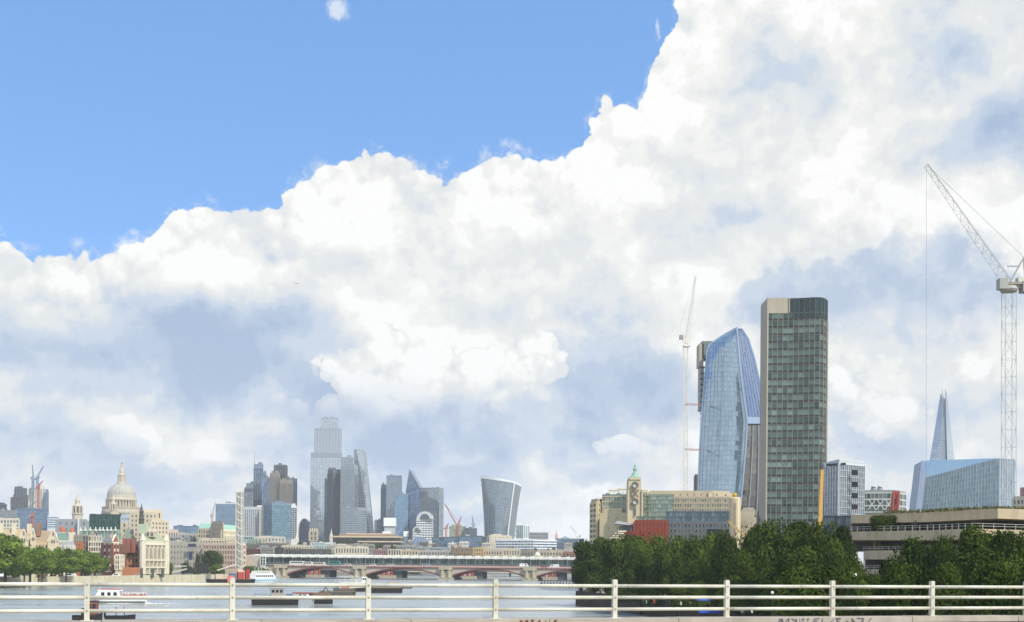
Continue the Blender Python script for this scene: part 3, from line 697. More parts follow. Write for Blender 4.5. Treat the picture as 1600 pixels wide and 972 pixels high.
# ================================================================== FAR TOWERS OF THE CITY
def G_(a, b=None, metal=.6, rough=.05): return glass(a, b, metal, rough)
BLUEG = G_((104, 130, 156), (140, 164, 186)); TEALG = G_((70, 116, 132), (140, 176, 186)); GREYG = G_((124, 138, 148), (156, 170, 178)); DKG = G_((76, 90, 106), (108, 122, 134)); PALEG = G_((182, 196, 208), (198, 208, 216), .75)
STEEL = stone((150, 158, 164), .5, .08, .1, .2, 0, .3); WHT = stone((214, 214, 206), .6, .08, .2); DKW = stone((92, 98, 104), .7, .12, .2); BRN = stone((110, 100, 90), .8, .12, .2); BEI = stone((200, 188, 162), .85, .18, .15, .6); GRY = stone((150, 150, 146), .85, .15, .2); BLST = stone((120, 138, 156), .5, .08, .1, .2, 0, .3)
def tower(label, chain, ytop, glz, wall, grids, yb=842, bar=None, **k):
    k.setdefault('plant', 2); return bld('office_tower', label, 'tower', chain, ytop, wall, glz, grids, bar, k.pop('depth', 45), 3.0, yb, **k)
YC = 2200
tower('pale stepped glass skyscraper, tallest of the far cluster, lower shaft', [(485, 2270), (534, 2270)], 707, PALEG, STEEL, [(10, 34, .10, .12)], depth=60, proud=.5)
tower('middle shoulder of the tallest pale glass skyscraper', [(491, 2275), (533.5, 2275)], 669.5, PALEG, STEEL, [(9, 40, .10, .12)], yb=712, depth=56, proud=.5)
tower('topmost crown of the tallest pale glass skyscraper', [(502.5, 2280), (528, 2280)], 652.8, PALEG, STEEL, [(6, 8, .12, .12)], yb=676, depth=50, proud=.5)
tower('dark grey slab tower standing close in front of the tallest skyscraper', [(511.5, 2100), (520, 2080), (534, 2090)], 733, DKG, DKW, [(3, 30, .2, .1), (5, 30, .2, .1)], proud=.5)
tower('narrow dark edge tower left of the grey slab tower', [(507, 2140), (512.5, 2140)], 750, DKG, DKW, [(3, 26, .3, .1)])
tower('light grey banded glass tower beside the wedge shaped tower', [(532, 2060), (553, 2050), (559, 2070)], 727, GREYG, STEEL, [(6, 38, .08, .25), (2, 38, .08, .25)], proud=.5)
tower('small raised plant storey on top of the light grey banded tower', [(533, 2075), (552, 2075)], 714, GREYG, STEEL, [(5, 4, .2, .2)], yb=727)
tower('lower grey glass block in front of the banded tower, roof with rail', [(532.5, 1980), (559, 1970), (573, 1985)], 794, GREYG, STEEL, [(7, 16, .08, .3), (4, 16, .08, .3)], cap=1.2, proud=.5)
# wedge tower
def wedge_tower():
    Y = 2120; a = lambda px, py, dy=0: P(px, py, Y + dy)
    rt = thing('wedge_tower', 'tall glass wedge tower with one sloping side and a dark flank', 'tower', a(565, 842))
    plinth(rt, 554, 580, 842, Y, 45, STEEL)
    tl, tr, bl, br, rb_ = a(553.5, 702), a(566.5, 702.5), a(553.5, 842), a(580, 842), a(586, 842)
    dk = MB(); bv, bh = MB(), MB()
    mid = a(557.5, 708)
    body = MB(); back = Vector((0, 50, 0))
    vs = [bl, br, a(566.5, 703), tl]; vs2 = [p + Vector((6 if i in (0, 3) else 0, 55, 0)) for i, p in enumerate(vs)]
    body.add(vs + vs2, [(0, 1, 2, 3), (7, 6, 5, 4), (1, 5, 6, 2), (3, 2, 6, 7), (0, 4, 5, 1), (0, 3, 7, 4)])
    part('wall', body, STEEL, rt)
    pn = MB(); k = Vector((0, -.6, 0))
    curtain(quadS(bl + k, a(580, 842) + k, a(557.5, 704) + k, tl + k), 5, 34, .08, .12, .4, .3, pn, bv, bh, .004)
    part('dark_flank', pn, DKG, rt, 'stuff')
    pn = MB(); k = Vector((0, -.3, 0))
    curtain(quadS(a(580.4, 842) + k, a(586, 842) + k, a(567, 703) + k, a(557.8, 704) + k), 4, 34, .08, .12, .4, .3, pn, bv, bh, .004)
    part('sloping_glazing', pn, PALEG, rt, 'stuff'); part('frame', bv, STEEL, rt, 'stuff'); part('floor_band', bh, STEEL, rt, 'stuff')
wedge_tower()
tower('dark blue tower with a thin mast, left of the far left cluster', [(396, 2250), (411, 2250)], 725, G_((62, 84, 108), (110, 134, 156)), BLST, [(5, 34, .15, .1)])
m_ = single('mast', MB().tube(P(397.6, 726, 2250), P(397.6, 706, 2250), .7, 5, .25), STEEL, 'thin steel mast on the dark blue tower roof', 'mast', P(397.6, 726, 2250))
tower('blue grey side block stepped below the tower with a thin mast', [(410, 2260), (416, 2260)], 738, BLUEG, BLST, [(3, 30, .15, .1)])
tower('grey stepped tower at the left end of the far left cluster', [(381, 2200), (395.5, 2190)], 764, GREYG, DKW, [(5, 22, .15, .2)], cap=1)
tower('raised grey core of the leftmost stepped tower', [(385, 2205), (396, 2205)], 755, GREYG, DKW, [(4, 4, .15, .2)], yb=764)
tower('pale blue flat topped tower between the mast tower and the brown towers', [(409, 2180), (423, 2180)], 746, BLUEG, BLST, [(5, 28, .12, .12)])
tower('black capped round tower rising behind the brown ribbed towers', [(428, 2170), (431, 2160), (446, 2160), (449, 2170)], 726, G_((34, 42, 52), (60, 70, 80)), DKW, [(2, 10, .2, .1), (6, 10, .2, .1), (2, 10, .2, .1)], yb=755)
tower('left brown ribbed concrete tower below the black cap', [(421, 2140), (437, 2130)], 738.5, G_((92, 90, 84), (130, 126, 116), .3), stone((146, 138, 126), .8, .1, .1), [(12, 2, .45, .04)], proud=.8)
tower('right brown ribbed concrete tower, lower than its left neighbour', [(437, 2125), (457, 2135)], 749, G_((84, 80, 74), (120, 114, 104), .3), stone((126, 118, 106), .8, .1, .1), [(14, 2, .45, .04)], proud=.8)
tower('blue glass tower behind the right brown ribbed tower', [(449, 2200), (464, 2190)], 747.5, BLUEG, BLST, [(5, 30, .12, .12)])
tower('dark tower with pale stacked floor edges right of the teal block', [(454, 2050), (463.5, 2060)], 790, DKG, WHT, [(3, 17, .1, .16)])
tower('white and blue pinstriped office block left of the teal block', [(379, 1950), (412.5, 1940)], 792.5, BLUEG, WHT, [(11, 8, .42, .05)], proud=.8, cap=.8)
tower('cream slab edge between the pinstriped block and the teal block', [(406, 1935), (411.8, 1935)], 793.5, BLUEG, BEI, [(2, 2, .7, .05)])
tower('teal glass office block with a flat roof in the left cluster', [(412, 1930), (425, 1915), (455, 1925)], 785.5, TEALG, BLST, [(6, 22, .12, .15), (13, 22, .1, .15)], cap=.8)
tower('blue grey glass block with an open white roof frame behind the copper roofed hall', [(337, 1900), (369, 1900)], 787, BLUEG, BLST, [(12, 16, .14, .12)], yb=826, cap=1.0, capm=WHT)
# egg shaped tower peeping between
def egg():
    Y = 2300; b = P(475.5, 842, Y); rt = thing('egg_tower', 'small arched blue glass tower with a white rim in a gap of the skyline', 'tower', b)
    plinth(rt, 467, 484, 842, Y, 28, BLST)
    hw = 8.8 / F * Y; H = P(475, 811, Y).z - b.z; N_ = 16; arc = []
    for i in range(N_ + 1):
        t = math.pi * i / N_; arc.append(Vector((b.x - hw * math.cos(t), Y, b.z + H * (math.sin(t) ** .75))))
    dv = Vector((0, 30, 0)); mb = MB(); mb.add(arc + [p + dv for p in arc], [tuple(range(N_ + 1)), tuple(reversed(range(N_ + 1, 2 * N_ + 2)))] + [(i, N_ + 1 + i, N_ + 2 + i, i + 1) for i in range(N_)])
    part('wall', mb, G_((58, 96, 150), (90, 130, 180)), rt)
    mb = MB()
    for p, q in zip(arc, arc[1:]): mb.bar(p + Vector((0, -1, 0)), q + Vector((0, -1, 0)), 2.6)
    part('rim', mb, WHT, rt)
    bv, bh, pn = MB(), MB(), MB(); lo = Vector((0, -.5, 0))
    for i in range(1, 8):
        z = b.z + H * i / 8; w = hw * math.sqrt(max(0, 1 - (i / 8) ** 2.6)); bh.bar((b.x - w, Y - .4, z), (b.x + w, Y - .4, z), .5)
    part('floor_band', bh, BLST, rt, 'stuff')
egg()
tower('blue glass tower at the left of the middle group', [(595, 2150), (604.5, 2140)], 757, BLUEG, BLST, [(4, 28, .1, .14)])
tower('tallest grey topped tower of the middle group', [(603.5, 2130), (627.5, 2130)], 744, GREYG, BLST, [(8, 34, .14, .12)], cap=1.5)
tower('light blue banded tower in front of the grey topped tower', [(616.5, 2060), (637.5, 2060)], 771, G_((92, 138, 172), (140, 178, 200)), BLST, [(7, 30, .06, .22)])
for (x0, x1, yt, yb_, lab) in ((599.3, 618, 809, 822, 'large white screen wall in front of the light blue banded tower'), (597.5, 611, 830.5, 837, 'low white screen wall under the large white screen'), (630.5, 637.6, 830, 838.5, 'small square white screen right of the light blue tower foot')):
    a, b = X2(x0, 1900, 825), X2(x1, 1900, 825); z0, z1 = Zat(x0, yb_ + 4, 1900), Zat(x0, yt, 1900)
    t_ = thing('site_hoarding', lab, 'hoarding', (a.x, 1900, z0)); part('panel', MB().frame_box((a.x, 1900, z0 + 4), (b.x - a.x, 0, 0), (0, 12, 0), (0, 0, z1 - z0 - 4)), stone((236, 236, 226), .6, .05, .1), t_)
    part('stand', MB().frame_box((a.x + 1, 1902, 3), (b.x - a.x - 2, 0, 0), (0, 8, 0), (0, 0, z0 + 4 - 3)), ro((176, 180, 178)), t_)
tower('grey glass block with flat roof behind the white screen walls', [(585, 2150), (600, 2150)], 812, PALEG, STEEL, [(5, 8, .15, .2)])
def scalpel():
    Y = 2080; a = lambda px, py, dy=0: P(px, py, Y + dy)
    rt = thing('pointed_tower', 'dark blue glass tower with a sharp slanted point', 'tower', a(645, 842))
    plinth(rt, 637.5, 655.5, 842, Y, 40, BLST)
    ap, l, r, bl, br = a(639.7, 733.5), a(634, 769), a(655, 760), a(637, 842), a(656, 842)
    d = Vector((3, 45, 0)); mb = MB(); f = [bl, br, r, ap, l]
    mb.add(f + [p + d for p in f], [(0, 1, 2, 3, 4), (9, 8, 7, 6, 5)] + [(i, i + 5, (i + 1) % 5 + 5, (i + 1) % 5) for i in range(5)])
    part('wall', mb, G_((60, 78, 104), (84, 104, 130)), rt)
    bv, bh, pn = MB(), MB(), MB(); k = Vector((0, -.4, 0))
    curtain(quadS(bl + k, br + k, r + k, l + k), 5, 22, .08, .12, .4, .3, pn, bv, bh, .004); curtain(quadS(l + k, r + k, a(640.2, 734.5) + k, a(639.3, 734.5) + k), 4, 10, .06, .1, .4, .3, pn, bv, bh, .004)
    part('glazing', pn, G_((62, 84, 120), (96, 120, 156)), rt, 'stuff'); part('frame', bv, BLST, rt, 'stuff'); part('floor_band', bh, BLST, rt, 'stuff')
    part('ridge', MB().bar(ap, l, .9).bar(ap, r, .9), STEEL, rt)
scalpel()
tower('dark curved glass block below the pointed tower', [(655, 2020), (683, 2015)], 780, DKG, DKW, [(8, 20, .12, .14)])
tower('tall grey framed tower right of the pointed tower', [(657, 2100), (686, 2090), (692.6, 2110)], 763, GREYG, STEEL, [(9, 26, .12, .12), (3, 26, .12, .12)], cap=1.4)
def arched_block():
    Y = 1880
    for (px0, px1, yt, lab, nb) in ((651, 676.5, 800, 'white banded office block with a barrel vaulted glass roof', 9), (645, 658, 823, 'small white vaulted block at the foot of the barrel roofed office', 4)):
        rt = bld('vaulted_office', lab, 'office', [(px0, Y), (px1, Y + 6)], yt + (px1 - px0) * .42, WHT, DKG, [(6, nb, .12, .4)], WHT, 20, yb=845)
        a, b = X2(px0, Y, yt), X2(px1, Y, yt); z = rt['_z1']; h = (b.x - a.x) / 2; N_ = 12; arc = [Vector(((a.x + b.x) / 2 - h * math.cos(math.pi * i / N_), Y, z + h * .92 * math.sin(math.pi * i / N_))) for i in range(N_ + 1)]
        d = Vector((0, 24, 0)); part('vault', MB().add(arc + [p + d for p in arc], [tuple(range(N_ + 1)), tuple(reversed(range(N_ + 1, 2 * N_ + 2)))] + [(i, N_ + 1 + i, N_ + 2 + i, i + 1) for i in range(N_)]), stone((186, 190, 188), .5, .1, .2), rt)
        arc2 = [Vector(((a.x + b.x) / 2 - h * .6 * math.cos(math.pi * i / N_), Y - .5, z + h * .62 * math.sin(math.pi * i / N_))) for i in range(N_ + 1)]
        part('fanlight', MB().face(arc2), DKG, rt)
        mb = MB()
        for i in range(0, N_ + 1, 2): mb.bar(arc[i] + Vector((0, -.3, 0)), arc[i] + d, .7)
        part('vault_rib', mb, WHT, rt, 'stuff'); Y -= 25
arched_block()
# top heavy tower
def top_heavy():
    Y = 2100; a = lambda px, py, dy=0: P(px, py, Y + dy)
    rt = thing('flared_tower', 'top heavy glass tower that widens upward under a white curved roof', 'tower', a(782, 840))
    plinth(rt, 758, 803, 840, Y - 2, 50, DKW)
    def prof(t): return t ** 1.6
    def edge(p0, p1, bow):      # px at base, px at top
        return lambda t: p0 + (p1 - p0) * (t ** 1.5) + bow * math.sin(math.pi * t)
    eL, eM, eR = edge(757, 751, 0), edge(793.5, 804, 1.0), edge(804, 814, .0)
    yL = lambda t: 840 + (747.5 - 840) * t; yM = lambda t: 840 + (755 - 840) * t; yR = lambda t: 840 + (760 - 840) * t
    def S1(s, t): return a(eL(t), yL(t)).lerp(a(eM(t), yM(t), -18), s) + Vector((0, -9 * math.sin(math.pi * s), 0))
    def S2(s, t): return a(eM(t), yM(t), -18).lerp(a(eR(t), yR(t), 26), s)
    NV = 20; pan, pan2, bv, bh = MB(), MB(), MB(), MB()
    curtain(S1, 16, 34, .10, .10, .5, .3, pan, bv, bh, .004, flat=False); curtain(S2, 6, 34, .3, .08, .6, .3, pan2, bv, bh, .004, flat=False)
    part('glazing', pan, G_((122, 140, 152), (150, 166, 174)), rt, 'stuff'); part('side_glazing', pan2, G_((140, 142, 144), (166, 166, 164)), rt, 'stuff')
    part('fin', bv, STEEL, rt, 'stuff'); part('floor_band', bh, STEEL, rt, 'stuff')
    ed = MB()
    for i in range(NV): ed.bar(S1(1, i / NV) + Vector((0, -.8, 0)), S1(1, (i + 1) / NV) + Vector((0, -.8, 0)), 1.9); ed.bar(S1(0, i / NV), S1(0, (i + 1) / NV), 1.2); ed.bar(S2(1, i / NV), S2(1, (i + 1) / NV), 1.0)
    part('corner_trim', ed, stone((226, 226, 220), .5, .05, .2), rt)
    # body core
    core = MB(); n0 = []
    for t in [i / 10 for i in range(11)]:
        n0.append([S1(0.02, t) + Vector((0, 3, 0)), S1(.98, t) + Vector((0, 4, 0)), S2(.98, t) + Vector((-1, 1, 0)), a(eR(t) - 3, yR(t), 55), a(eL(t) + 2, yL(t), 55)])
    vs = sum(n0, []); fs = [(j * 5 + i, j * 5 + (i + 1) % 5, (j + 1) * 5 + (i + 1) % 5, (j + 1) * 5 + i) for j in range(10) for i in range(5)] + [tuple(range(50, 55))]
    part('wall', core.add(vs, fs), DKW, rt)
    rf = MB(); top = [S1(i / 10, 1) + Vector((0, -1.2, 0)) for i in range(11)]
    h = [6.2 - .38 * i for i in range(11)]
    up = [p + Vector((0, 0, h[i])) for i, p in enumerate(top)]; bk = [p + Vector((0, 60, 3)) for p in up]
    for i in range(10): rf.face([top[i], top[i + 1], up[i + 1], up[i]]); rf.face([up[i], up[i + 1], bk[i + 1], bk[i]])
    e0, e1 = S2(0, 1), S2(1, 1); rf.face([top[10], e1 + Vector((0, 0, -1)), e1 + Vector((0, 0, 3)), up[10]]); rf.face([up[10], e1 + Vector((0, 0, 3)), bk[10]])
    part('roof', rf, stone((232, 234, 230), .5, .04, .2), rt)
top_heavy()
tower('teal and white glass block just right of the flared tower foot', [(806.5, 1950), (818, 1945), (827.5, 1960)], 820, TEALG, WHT, [(4, 9, .2, .12), (3, 9, .4, .12)], yb=840)

# cathedral
def cathedral():
    Y = 1232; b = P(189.8, 802, Y); S = Y / F
    rt = thing('cathedral', 'grey stone cathedral with a great ribbed dome, lantern and golden cross', 'cathedral', (b.x, Y, GZ))
    ST = stone((190, 180, 160), .85, .16, .12, .5); LEAD = stone((168, 166, 154), .6, .10, .1, .6); DS = stone((120, 112, 100), .9, .15, .2)
    z = lambda py: P(189.8, py, Y).z
    C = P(189.8, 802, Y + 22); C.z = 0; r = lambda px: px * S * 1.018
    def ring(name, prof, m, n_=32, rib=0, ribs=0, pa=None):
        mb = MB().lathe(C, [(r(q), z(y)) for q, y in prof], n_, rib, ribs); mb.smooth = False; return part(name, mb, m, pa or rt)
    ring('nave', [(34, 860), (34, 803), (32, 801)], ST, 4)
    ring('base_ring', [(25, 815), (25, 802.5), (29.5, 801.5), (29.8, 800), (29.8, 797), (28.5, 796), (29.5, 792.5), (29.8, 791.2), (24, 791)], ST)
    dr = ring('drum', [(20.2, 803), (20.2, 781), (23.5, 780.5), (23.8, 779), (22.4, 778.6), (22, 776)], ST)
    for k in range(32):
        t = 2 * math.pi * k / 32; c = C + Vector((math.cos(t) * r(22.9), math.sin(t) * r(22.9), 0))
        part('column', MB().tube(c + Vector((0, 0, z(791))), c + Vector((0, 0, z(780.6))), .62, 6), ST, dr)
        if k % 2 == 0: part('niche', MB().tube(c * 1 + Vector((-math.cos(t), -math.sin(t), 0)) * 1.6 + Vector((0, 0, z(790))), c + Vector((-math.cos(t), -math.sin(t), 0)) * 1.6 + Vector((0, 0, z(782))), .8, 6), DS, dr)
    base_ = ring('attic', [(21.8, 779), (21.8, 772.5), (21.3, 772)], ST)
    dome = [(21.4 * math.cos(q * math.pi / 2 * .86) ** .92, 772.5 - (772.5 - 753.6) * math.sin(q * math.pi / 2 * .86) / math.sin(math.pi / 2 * .86)) for q in [i / 12 for i in range(13)]]
    d = ring('dome', dome, LEAD, 96, .016, 32)
    lt = ring('lantern', [(7.2, 756), (7.2, 752.6), (6.2, 752), (5.2, 751.5), (5.0, 741), (6, 740.6), (5.8, 739), (3.6, 738), (3.4, 733), (2.6, 731), (1.4, 727), (1.0, 725.5)], ST, 16)
    for k in range(8):
        t = 2 * math.pi * k / 8 + .2; c = C + Vector((math.cos(t) * r(5.5), math.sin(t) * r(5.5), 0)); part('column', MB().tube(c + Vector((0, 0, z(752))), c + Vector((0, 0, z(740.6))), .5, 6), ST, lt)
    GO = stone((206, 176, 110), .4, .1, .4, .2, 0, .5)
    part('ball', MB().ball(C + Vector((0, 0, z(724.8))), r(1.5)), GO, lt); part('cross', MB().bar(C + Vector((0, 0, z(724))), C + Vector((0, 0, z(718.8))), .7).bar(C + Vector((-r(1.6), 0, z(721))), C + Vector((r(1.6), 0, z(721))), .7), GO, lt)
    def tw(px, ytop, ybase, wmax):
        Cw = P(px, ybase, Y - 40); Cw.z = 0; zz = lambda py: P(px, py, Y - 40).z; H = ybase - ytop; rr = lambda q: q * (Y - 40) / F
        q = part('bell_tower', MB().lathe(Cw, [(rr(wmax), zz(ybase + 22)), (rr(wmax), zz(ybase - H * .22)), (rr(wmax * 1.15), zz(ybase - H * .23)), (rr(wmax * 1.15), zz(ybase - H * .26)), (rr(wmax * .72), zz(ybase - H * .27)), (rr(wmax * .72), zz(ybase - H * .52)),
            (rr(wmax * .95), zz(ybase - H * .53)), (rr(wmax * .9), zz(ybase - H * .57)), (rr(wmax * .5), zz(ybase - H * .6)), (rr(wmax * .46), zz(ybase - H * .72)), (rr(wmax * .55), zz(ybase - H * .74)), (rr(wmax * .3), zz(ybase - H * .83)), (rr(wmax * .1), zz(ybase - H * .92)), (.2, zz(ytop))], 16), ST, rt)
        for k in range(8):
            t = 2 * math.pi * k / 8; c = Cw + Vector((math.cos(t) * rr(wmax * .98), math.sin(t) * rr(wmax * .98), 0)); part('column', MB().tube(c + Vector((0, 0, zz(ybase - H * .26))), c + Vector((0, 0, zz(ybase - H * .53))), .7, 6), ST, q)
            part('opening', MB().tube(Cw + Vector((math.cos(t + .39) * rr(wmax * .62), math.sin(t + .39) * rr(wmax * .62), zz(ybase - H * .3))), Cw + Vector((math.cos(t + .39) * rr(wmax * .62), math.sin(t + .39) * rr(wmax * .62), zz(ybase - H * .48))), .9, 6), DS, q)
    tw(120.8, 772, 813, 7.6); tw(177, 771, 806, 5.2)
cathedral()

# left edge towers and blocks
tower('lower part of the dark twin block tower on the far left', [(17, 1900), (43.5, 1890)], 776.5, DKG, stone((104, 92, 90), .8, .15, .2), [(8, 14, .25, .2)], yb=800)
tower('upper dark blue block of the tower on the far left', [(22.5, 1905), (42, 1905)], 763.5, DKG, DKW, [(6, 10, .15, .2)], yb=778, cap=1)
tower('bare concrete tower core under construction on the far left', [(45.5, 1800), (70.5, 1800)], 762, G_((120, 126, 126), (170, 168, 160), .2, .3), stone((206, 202, 186), .85, .1, .2), [(6, 12, .5, .3)], yb=800)
tower('thin blue glass tower right of the concrete core', [(70, 1790), (76, 1790)], 768, BLUEG, BLST, [(3, 14, .15, .2)], yb=800)
tower('blue grey striped glass block below the left construction cranes', [(25, 1500), (76, 1490)], 795.5, BLUEG, BLST, [(16, 7, .04, .4)], yb=825, cap=.8)
tower('stepped white banded wing of the blue grey striped block', [(74, 1480), (91.5, 1485)], 806, BLUEG, stone((196, 202, 206), .6, .08, .2), [(5, 5, .03, .45)], yb=825)
tower('grey glazed block at the left picture edge above the white block', [(-12, 1300), (25, 1290)], 797, GREYG, GRY, [(9, 4, .12, .3)], yb=815, plant=1)
tower('small dark roof block at the upper left edge', [(-6, 1320), (10, 1315)], 789, DKG, DKW, [(4, 2, .2, .2)], yb=800)
tower('white terraced stone block at the left edge above the gabled roofs', [(-14, 900), (30, 895)], 811, GREYG, stone((216, 206, 184), .8, .12, .2), [(9, 3, .3, .35)], yb=830, cap=.6)
def mono(name, label, cat, x0, x1, yt, yb, Y, wall, glz=None, grid=None, **k):
    return bld(name, label, cat, [(x0, Y), (x1, Y)], yt, wall, glz, [grid] if grid else None, k.pop('bar', None), k.pop('depth', 25), GZ, yb, **k)
mono('office_block', 'long grey zinc roofed block below the left cathedral bell tower', 'office', 90, 136, 812, 832, 980, stone((150, 154, 156), .7, .1, .2), GREYG, (5, 2, .7, .5))
mono('chimney_stack', 'white slanted vent shaft on the zinc roofed block', 'vent', 121, 124, 811, 831, 975, WHT)
tower('dark green glass office block with a flat roof in front of the cathedral', [(140, 900), (189, 895)], 804.5, G_((34, 70, 62), (64, 110, 98), .5), stone((60, 84, 78), .6, .1, .2), [(14, 3, .06, .1)], yb=826, cap=.5)
tower('plain blue grey panelled end of the green glass block', [(189, 893), (206, 900)], 805.5, GREYG, stone((164, 172, 180), .7, .08, .2), [(4, 3, .5, .5)], yb=830)
deckr = mono('terrace_building', 'pale green copper terrace with a row of white pinnacles', 'building', 128, 190, 829, 842, 850, stone((150, 166, 150), .7, .15, .2), GREYG, (14, 1, .5, .5))
for px in (141, 149.5, 156, 161, 167.5, 173.5, 180.5, 126, 133):
    p = P(px, 829.5, 849); q = part('pinnacle', MB().lathe(p, [(.9, 0), (.8, 1.0), (.45, 1.2), (.35, 2.2), (.05, 2.9)], 8), WHT, deckr)
mono('stone_block', 'massive pale stone block with stepped attic right of the cathedral', 'building', 204, 245, 800, 846, 800, stone((196, 184, 158), .85, .15, .15), DKG, (7, 6, .62, .5), depth=30)
bld('stone_block', 'sunlit stepped right wing of the massive pale stone block', 'building', [(236, 785), (262, 800)], 812, stone((206, 192, 164), .85, .15, .15), DKG, [(5, 5, .6, .5)], depth=22, yb=848)  # sunlight on this wing put into a lighter copy of the block's stone
mono('roof_pavilion', 'sunlit set back attic on top of the pale stone block', 'building', 225, 252, 798, 812, 806, stone((208, 196, 168), .85, .12, .2), DKG, (5, 1, .6, .4))  # attic stone lightened to carry its sunlight
mono('stone_turret', 'small stone turret with niches left of the school spire', 'turret', 191, 198, 815, 842, 780, stone((190, 178, 150), .85, .2, .3), DKG, (1, 3, .6, .4), depth=5)

# City school: facade turned to the right, steep copper roof
def school():
    SS = stone((212, 202, 178), .85, .14, .3, .5); SHD = stone((204, 190, 164), .85, .15, .3); CUP = stone((152, 158, 130), .7, .12, .2, .5)  # SHD: stone darkened to carry the shade of wing and dormers
    ch = [(204, 672), (222.5, 640), (261, 652)]
    rt = bld('school_building', 'ornate pale stone hall with tall arched windows and a steep green roof by the river', 'hall', ch, 846.5, SS, None, None, depth=20, cap=.5)
    a, b = X2(222.5, 640), X2(261, 652); z1 = rt['_z1']; zb = P(240, 897, 645).z; d = (b - a); kx = Vector((d.y, -d.x, 0)).normalized()
    A, B = Vector((a.x, a.y, 0)), Vector((b.x, b.y, 0)); H = z1 - zb
    at = lambda s, h, o=0: A.lerp(B, s) + Vector((0, 0, zb + H * h)) + kx * o
    for i in range(5):
        s0, s1 = .12 + i * .165, .12 + i * .165 + .09
        for (h0, h1, arch) in ((.45, .80, True), (.22, .38, False), (.03, .17, False)):
            hm = h1 - (.06 if arch else 0); pts = [at(s0, h0, .12), at(s1, h0, .12), at(s1, hm, .12)]
            if arch: pts += [at((s0 + s1) / 2 + (s1 - s0) / 2 * math.cos(q), hm + .1 * math.sin(q), .12) for q in (.6, 1.2, 1.57, 1.94, 2.54)]
            pts.append(at(s0, hm, .12)); w = part('window', MB().face(pts), glass((40, 46, 50), (74, 82, 84), .3), rt)
            fr = MB(); [fr.bar(p, q, .32) for p, q in zip(pts, pts[1:] + pts[:1])]; fr.bar((pts[0] + pts[1]) / 2, at((s0 + s1) / 2, h1, .12), .2); part('frame', fr, SS, w)
    for i in range(6):
        s = .085 + i * .165; part('pilaster', MB().frame_box(at(s - .012, .0, 0), d.to_3d() * .032, kx * .8, (0, 0, H * .93)), SS, rt)
    for h in (.19, .41, .9): part('cornice', MB().frame_box(at(0, h, 0), d.to_3d(), kx * .95, (0, 0, .7)), SS, rt)
    for s in (.0, .95): part('corner_turret', MB().lathe(at(s + .025, 0, -.2), [(1.7, 0), (1.7, H * 1.03), (2.0, H * 1.05), (1.5, H * 1.08), (.2, H * 1.26)], 8), SS, rt)
    # left shaded flank windows
    c = X2(204, 672); d2 = (a - c); k2 = Vector((d2.y, -d2.x, 0)).normalized(); Cc = Vector((c.x, c.y, 0)); at2 = lambda s, h, o=.12: Cc + d2.to_3d() * s + Vector((0, 0, zb + H * h)) + k2 * o
    for i in range(4):
        for h0, h1 in ((.5, .78), (.2, .36)):
            s = .14 + i * .2; part('window', MB().face([at2(s, h0), at2(s + .1, h0), at2(s + .1, h1), at2(s, h1)]), glass((40, 46, 50), (74, 82, 84), .3), rt)
    # roof
    zr = P(221, 819, 650).z - z1; back = Vector((a.x, a.y)) * (20 / a.y)
    rise = zr
    e0, e1, e2, e3 = at(0.02, 1, 0), at(.98, 1, 0), at(.98, 1, 0) + Vector((back.x, back.y, 0)), at(.02, 1, 0) + Vector((back.x, back.y, 0))
    r0 = P(213.5, 818.5, 658); r1 = P(232, 819, 658)
    part('roof', MB().add([e0, e1, e2, e3, r0, r1], [(0, 1, 5, 4), (1, 2, 5), (2, 3, 4, 5), (3, 0, 4)]), CUP, rt)
    for (px, py) in ((231, 834), (237.5, 834.5)):
        p = P(px, py, 646); q = part('dormer', MB().frame_box(p + Vector((-1.0, 0, -1.6)), (2, 0, 0), (0, 5, 0), (0, 0, 2.6)).add([p + Vector(x) for x in ((-1.3, -.1, 1), (1.3, -.1, 1), (0, -.1, 2.6), (-1.3, 5, 1), (1.3, 5, 1), (0, 5, 2.6))], [(0, 1, 2), (3, 5, 4), (0, 2, 5, 3), (1, 4, 5, 2)]), SHD, rt, 'stuff')
        part('dormer_window', MB().frame_box(p + Vector((-.6, -.15, -1.2)), (1.2, 0, 0), (0, .1, 0), (0, 0, 1.9)), DKW, rt)
    # left gabled wing and lantern spire
    g0, g1 = X2(188, 668), X2(213, 668); zg = P(200, 843, 668).z
    part('wing', MB().prism(ccw([g0, g1, g1 * 1.03, g0 * 1.03]), GZ, zg), SHD, rt)
    gable_roof(rt, g0, g1, (g0 * .03), zg, P(200, 822, 668).z - zg, stone((150, 158, 138), .7, .15, .3), 'wing_roof', along=False)
    p = P(206.5, 832, 661); part('dormer_window', MB().frame_box(p + Vector((-.8, -.6, -1)), (1.6, 0, 0), (0, .6, 0), (0, 0, 2.2)), DKW, rt)
    c = P(221, 820, 662); zz = lambda py: P(221, py, 662).z; c.z = 0
    part('spire', MB().lathe(c, [(1.4, zz(826)), (1.4, zz(812)), (1.7, zz(811)), (1.1, zz(809)), (1.05, zz(801)), (1.4, zz(800)), (.8, zz(797)), (.5, zz(793)), (.05, zz(787))], 8), stone((84, 84, 76), .7, .2, .4), rt)
school()
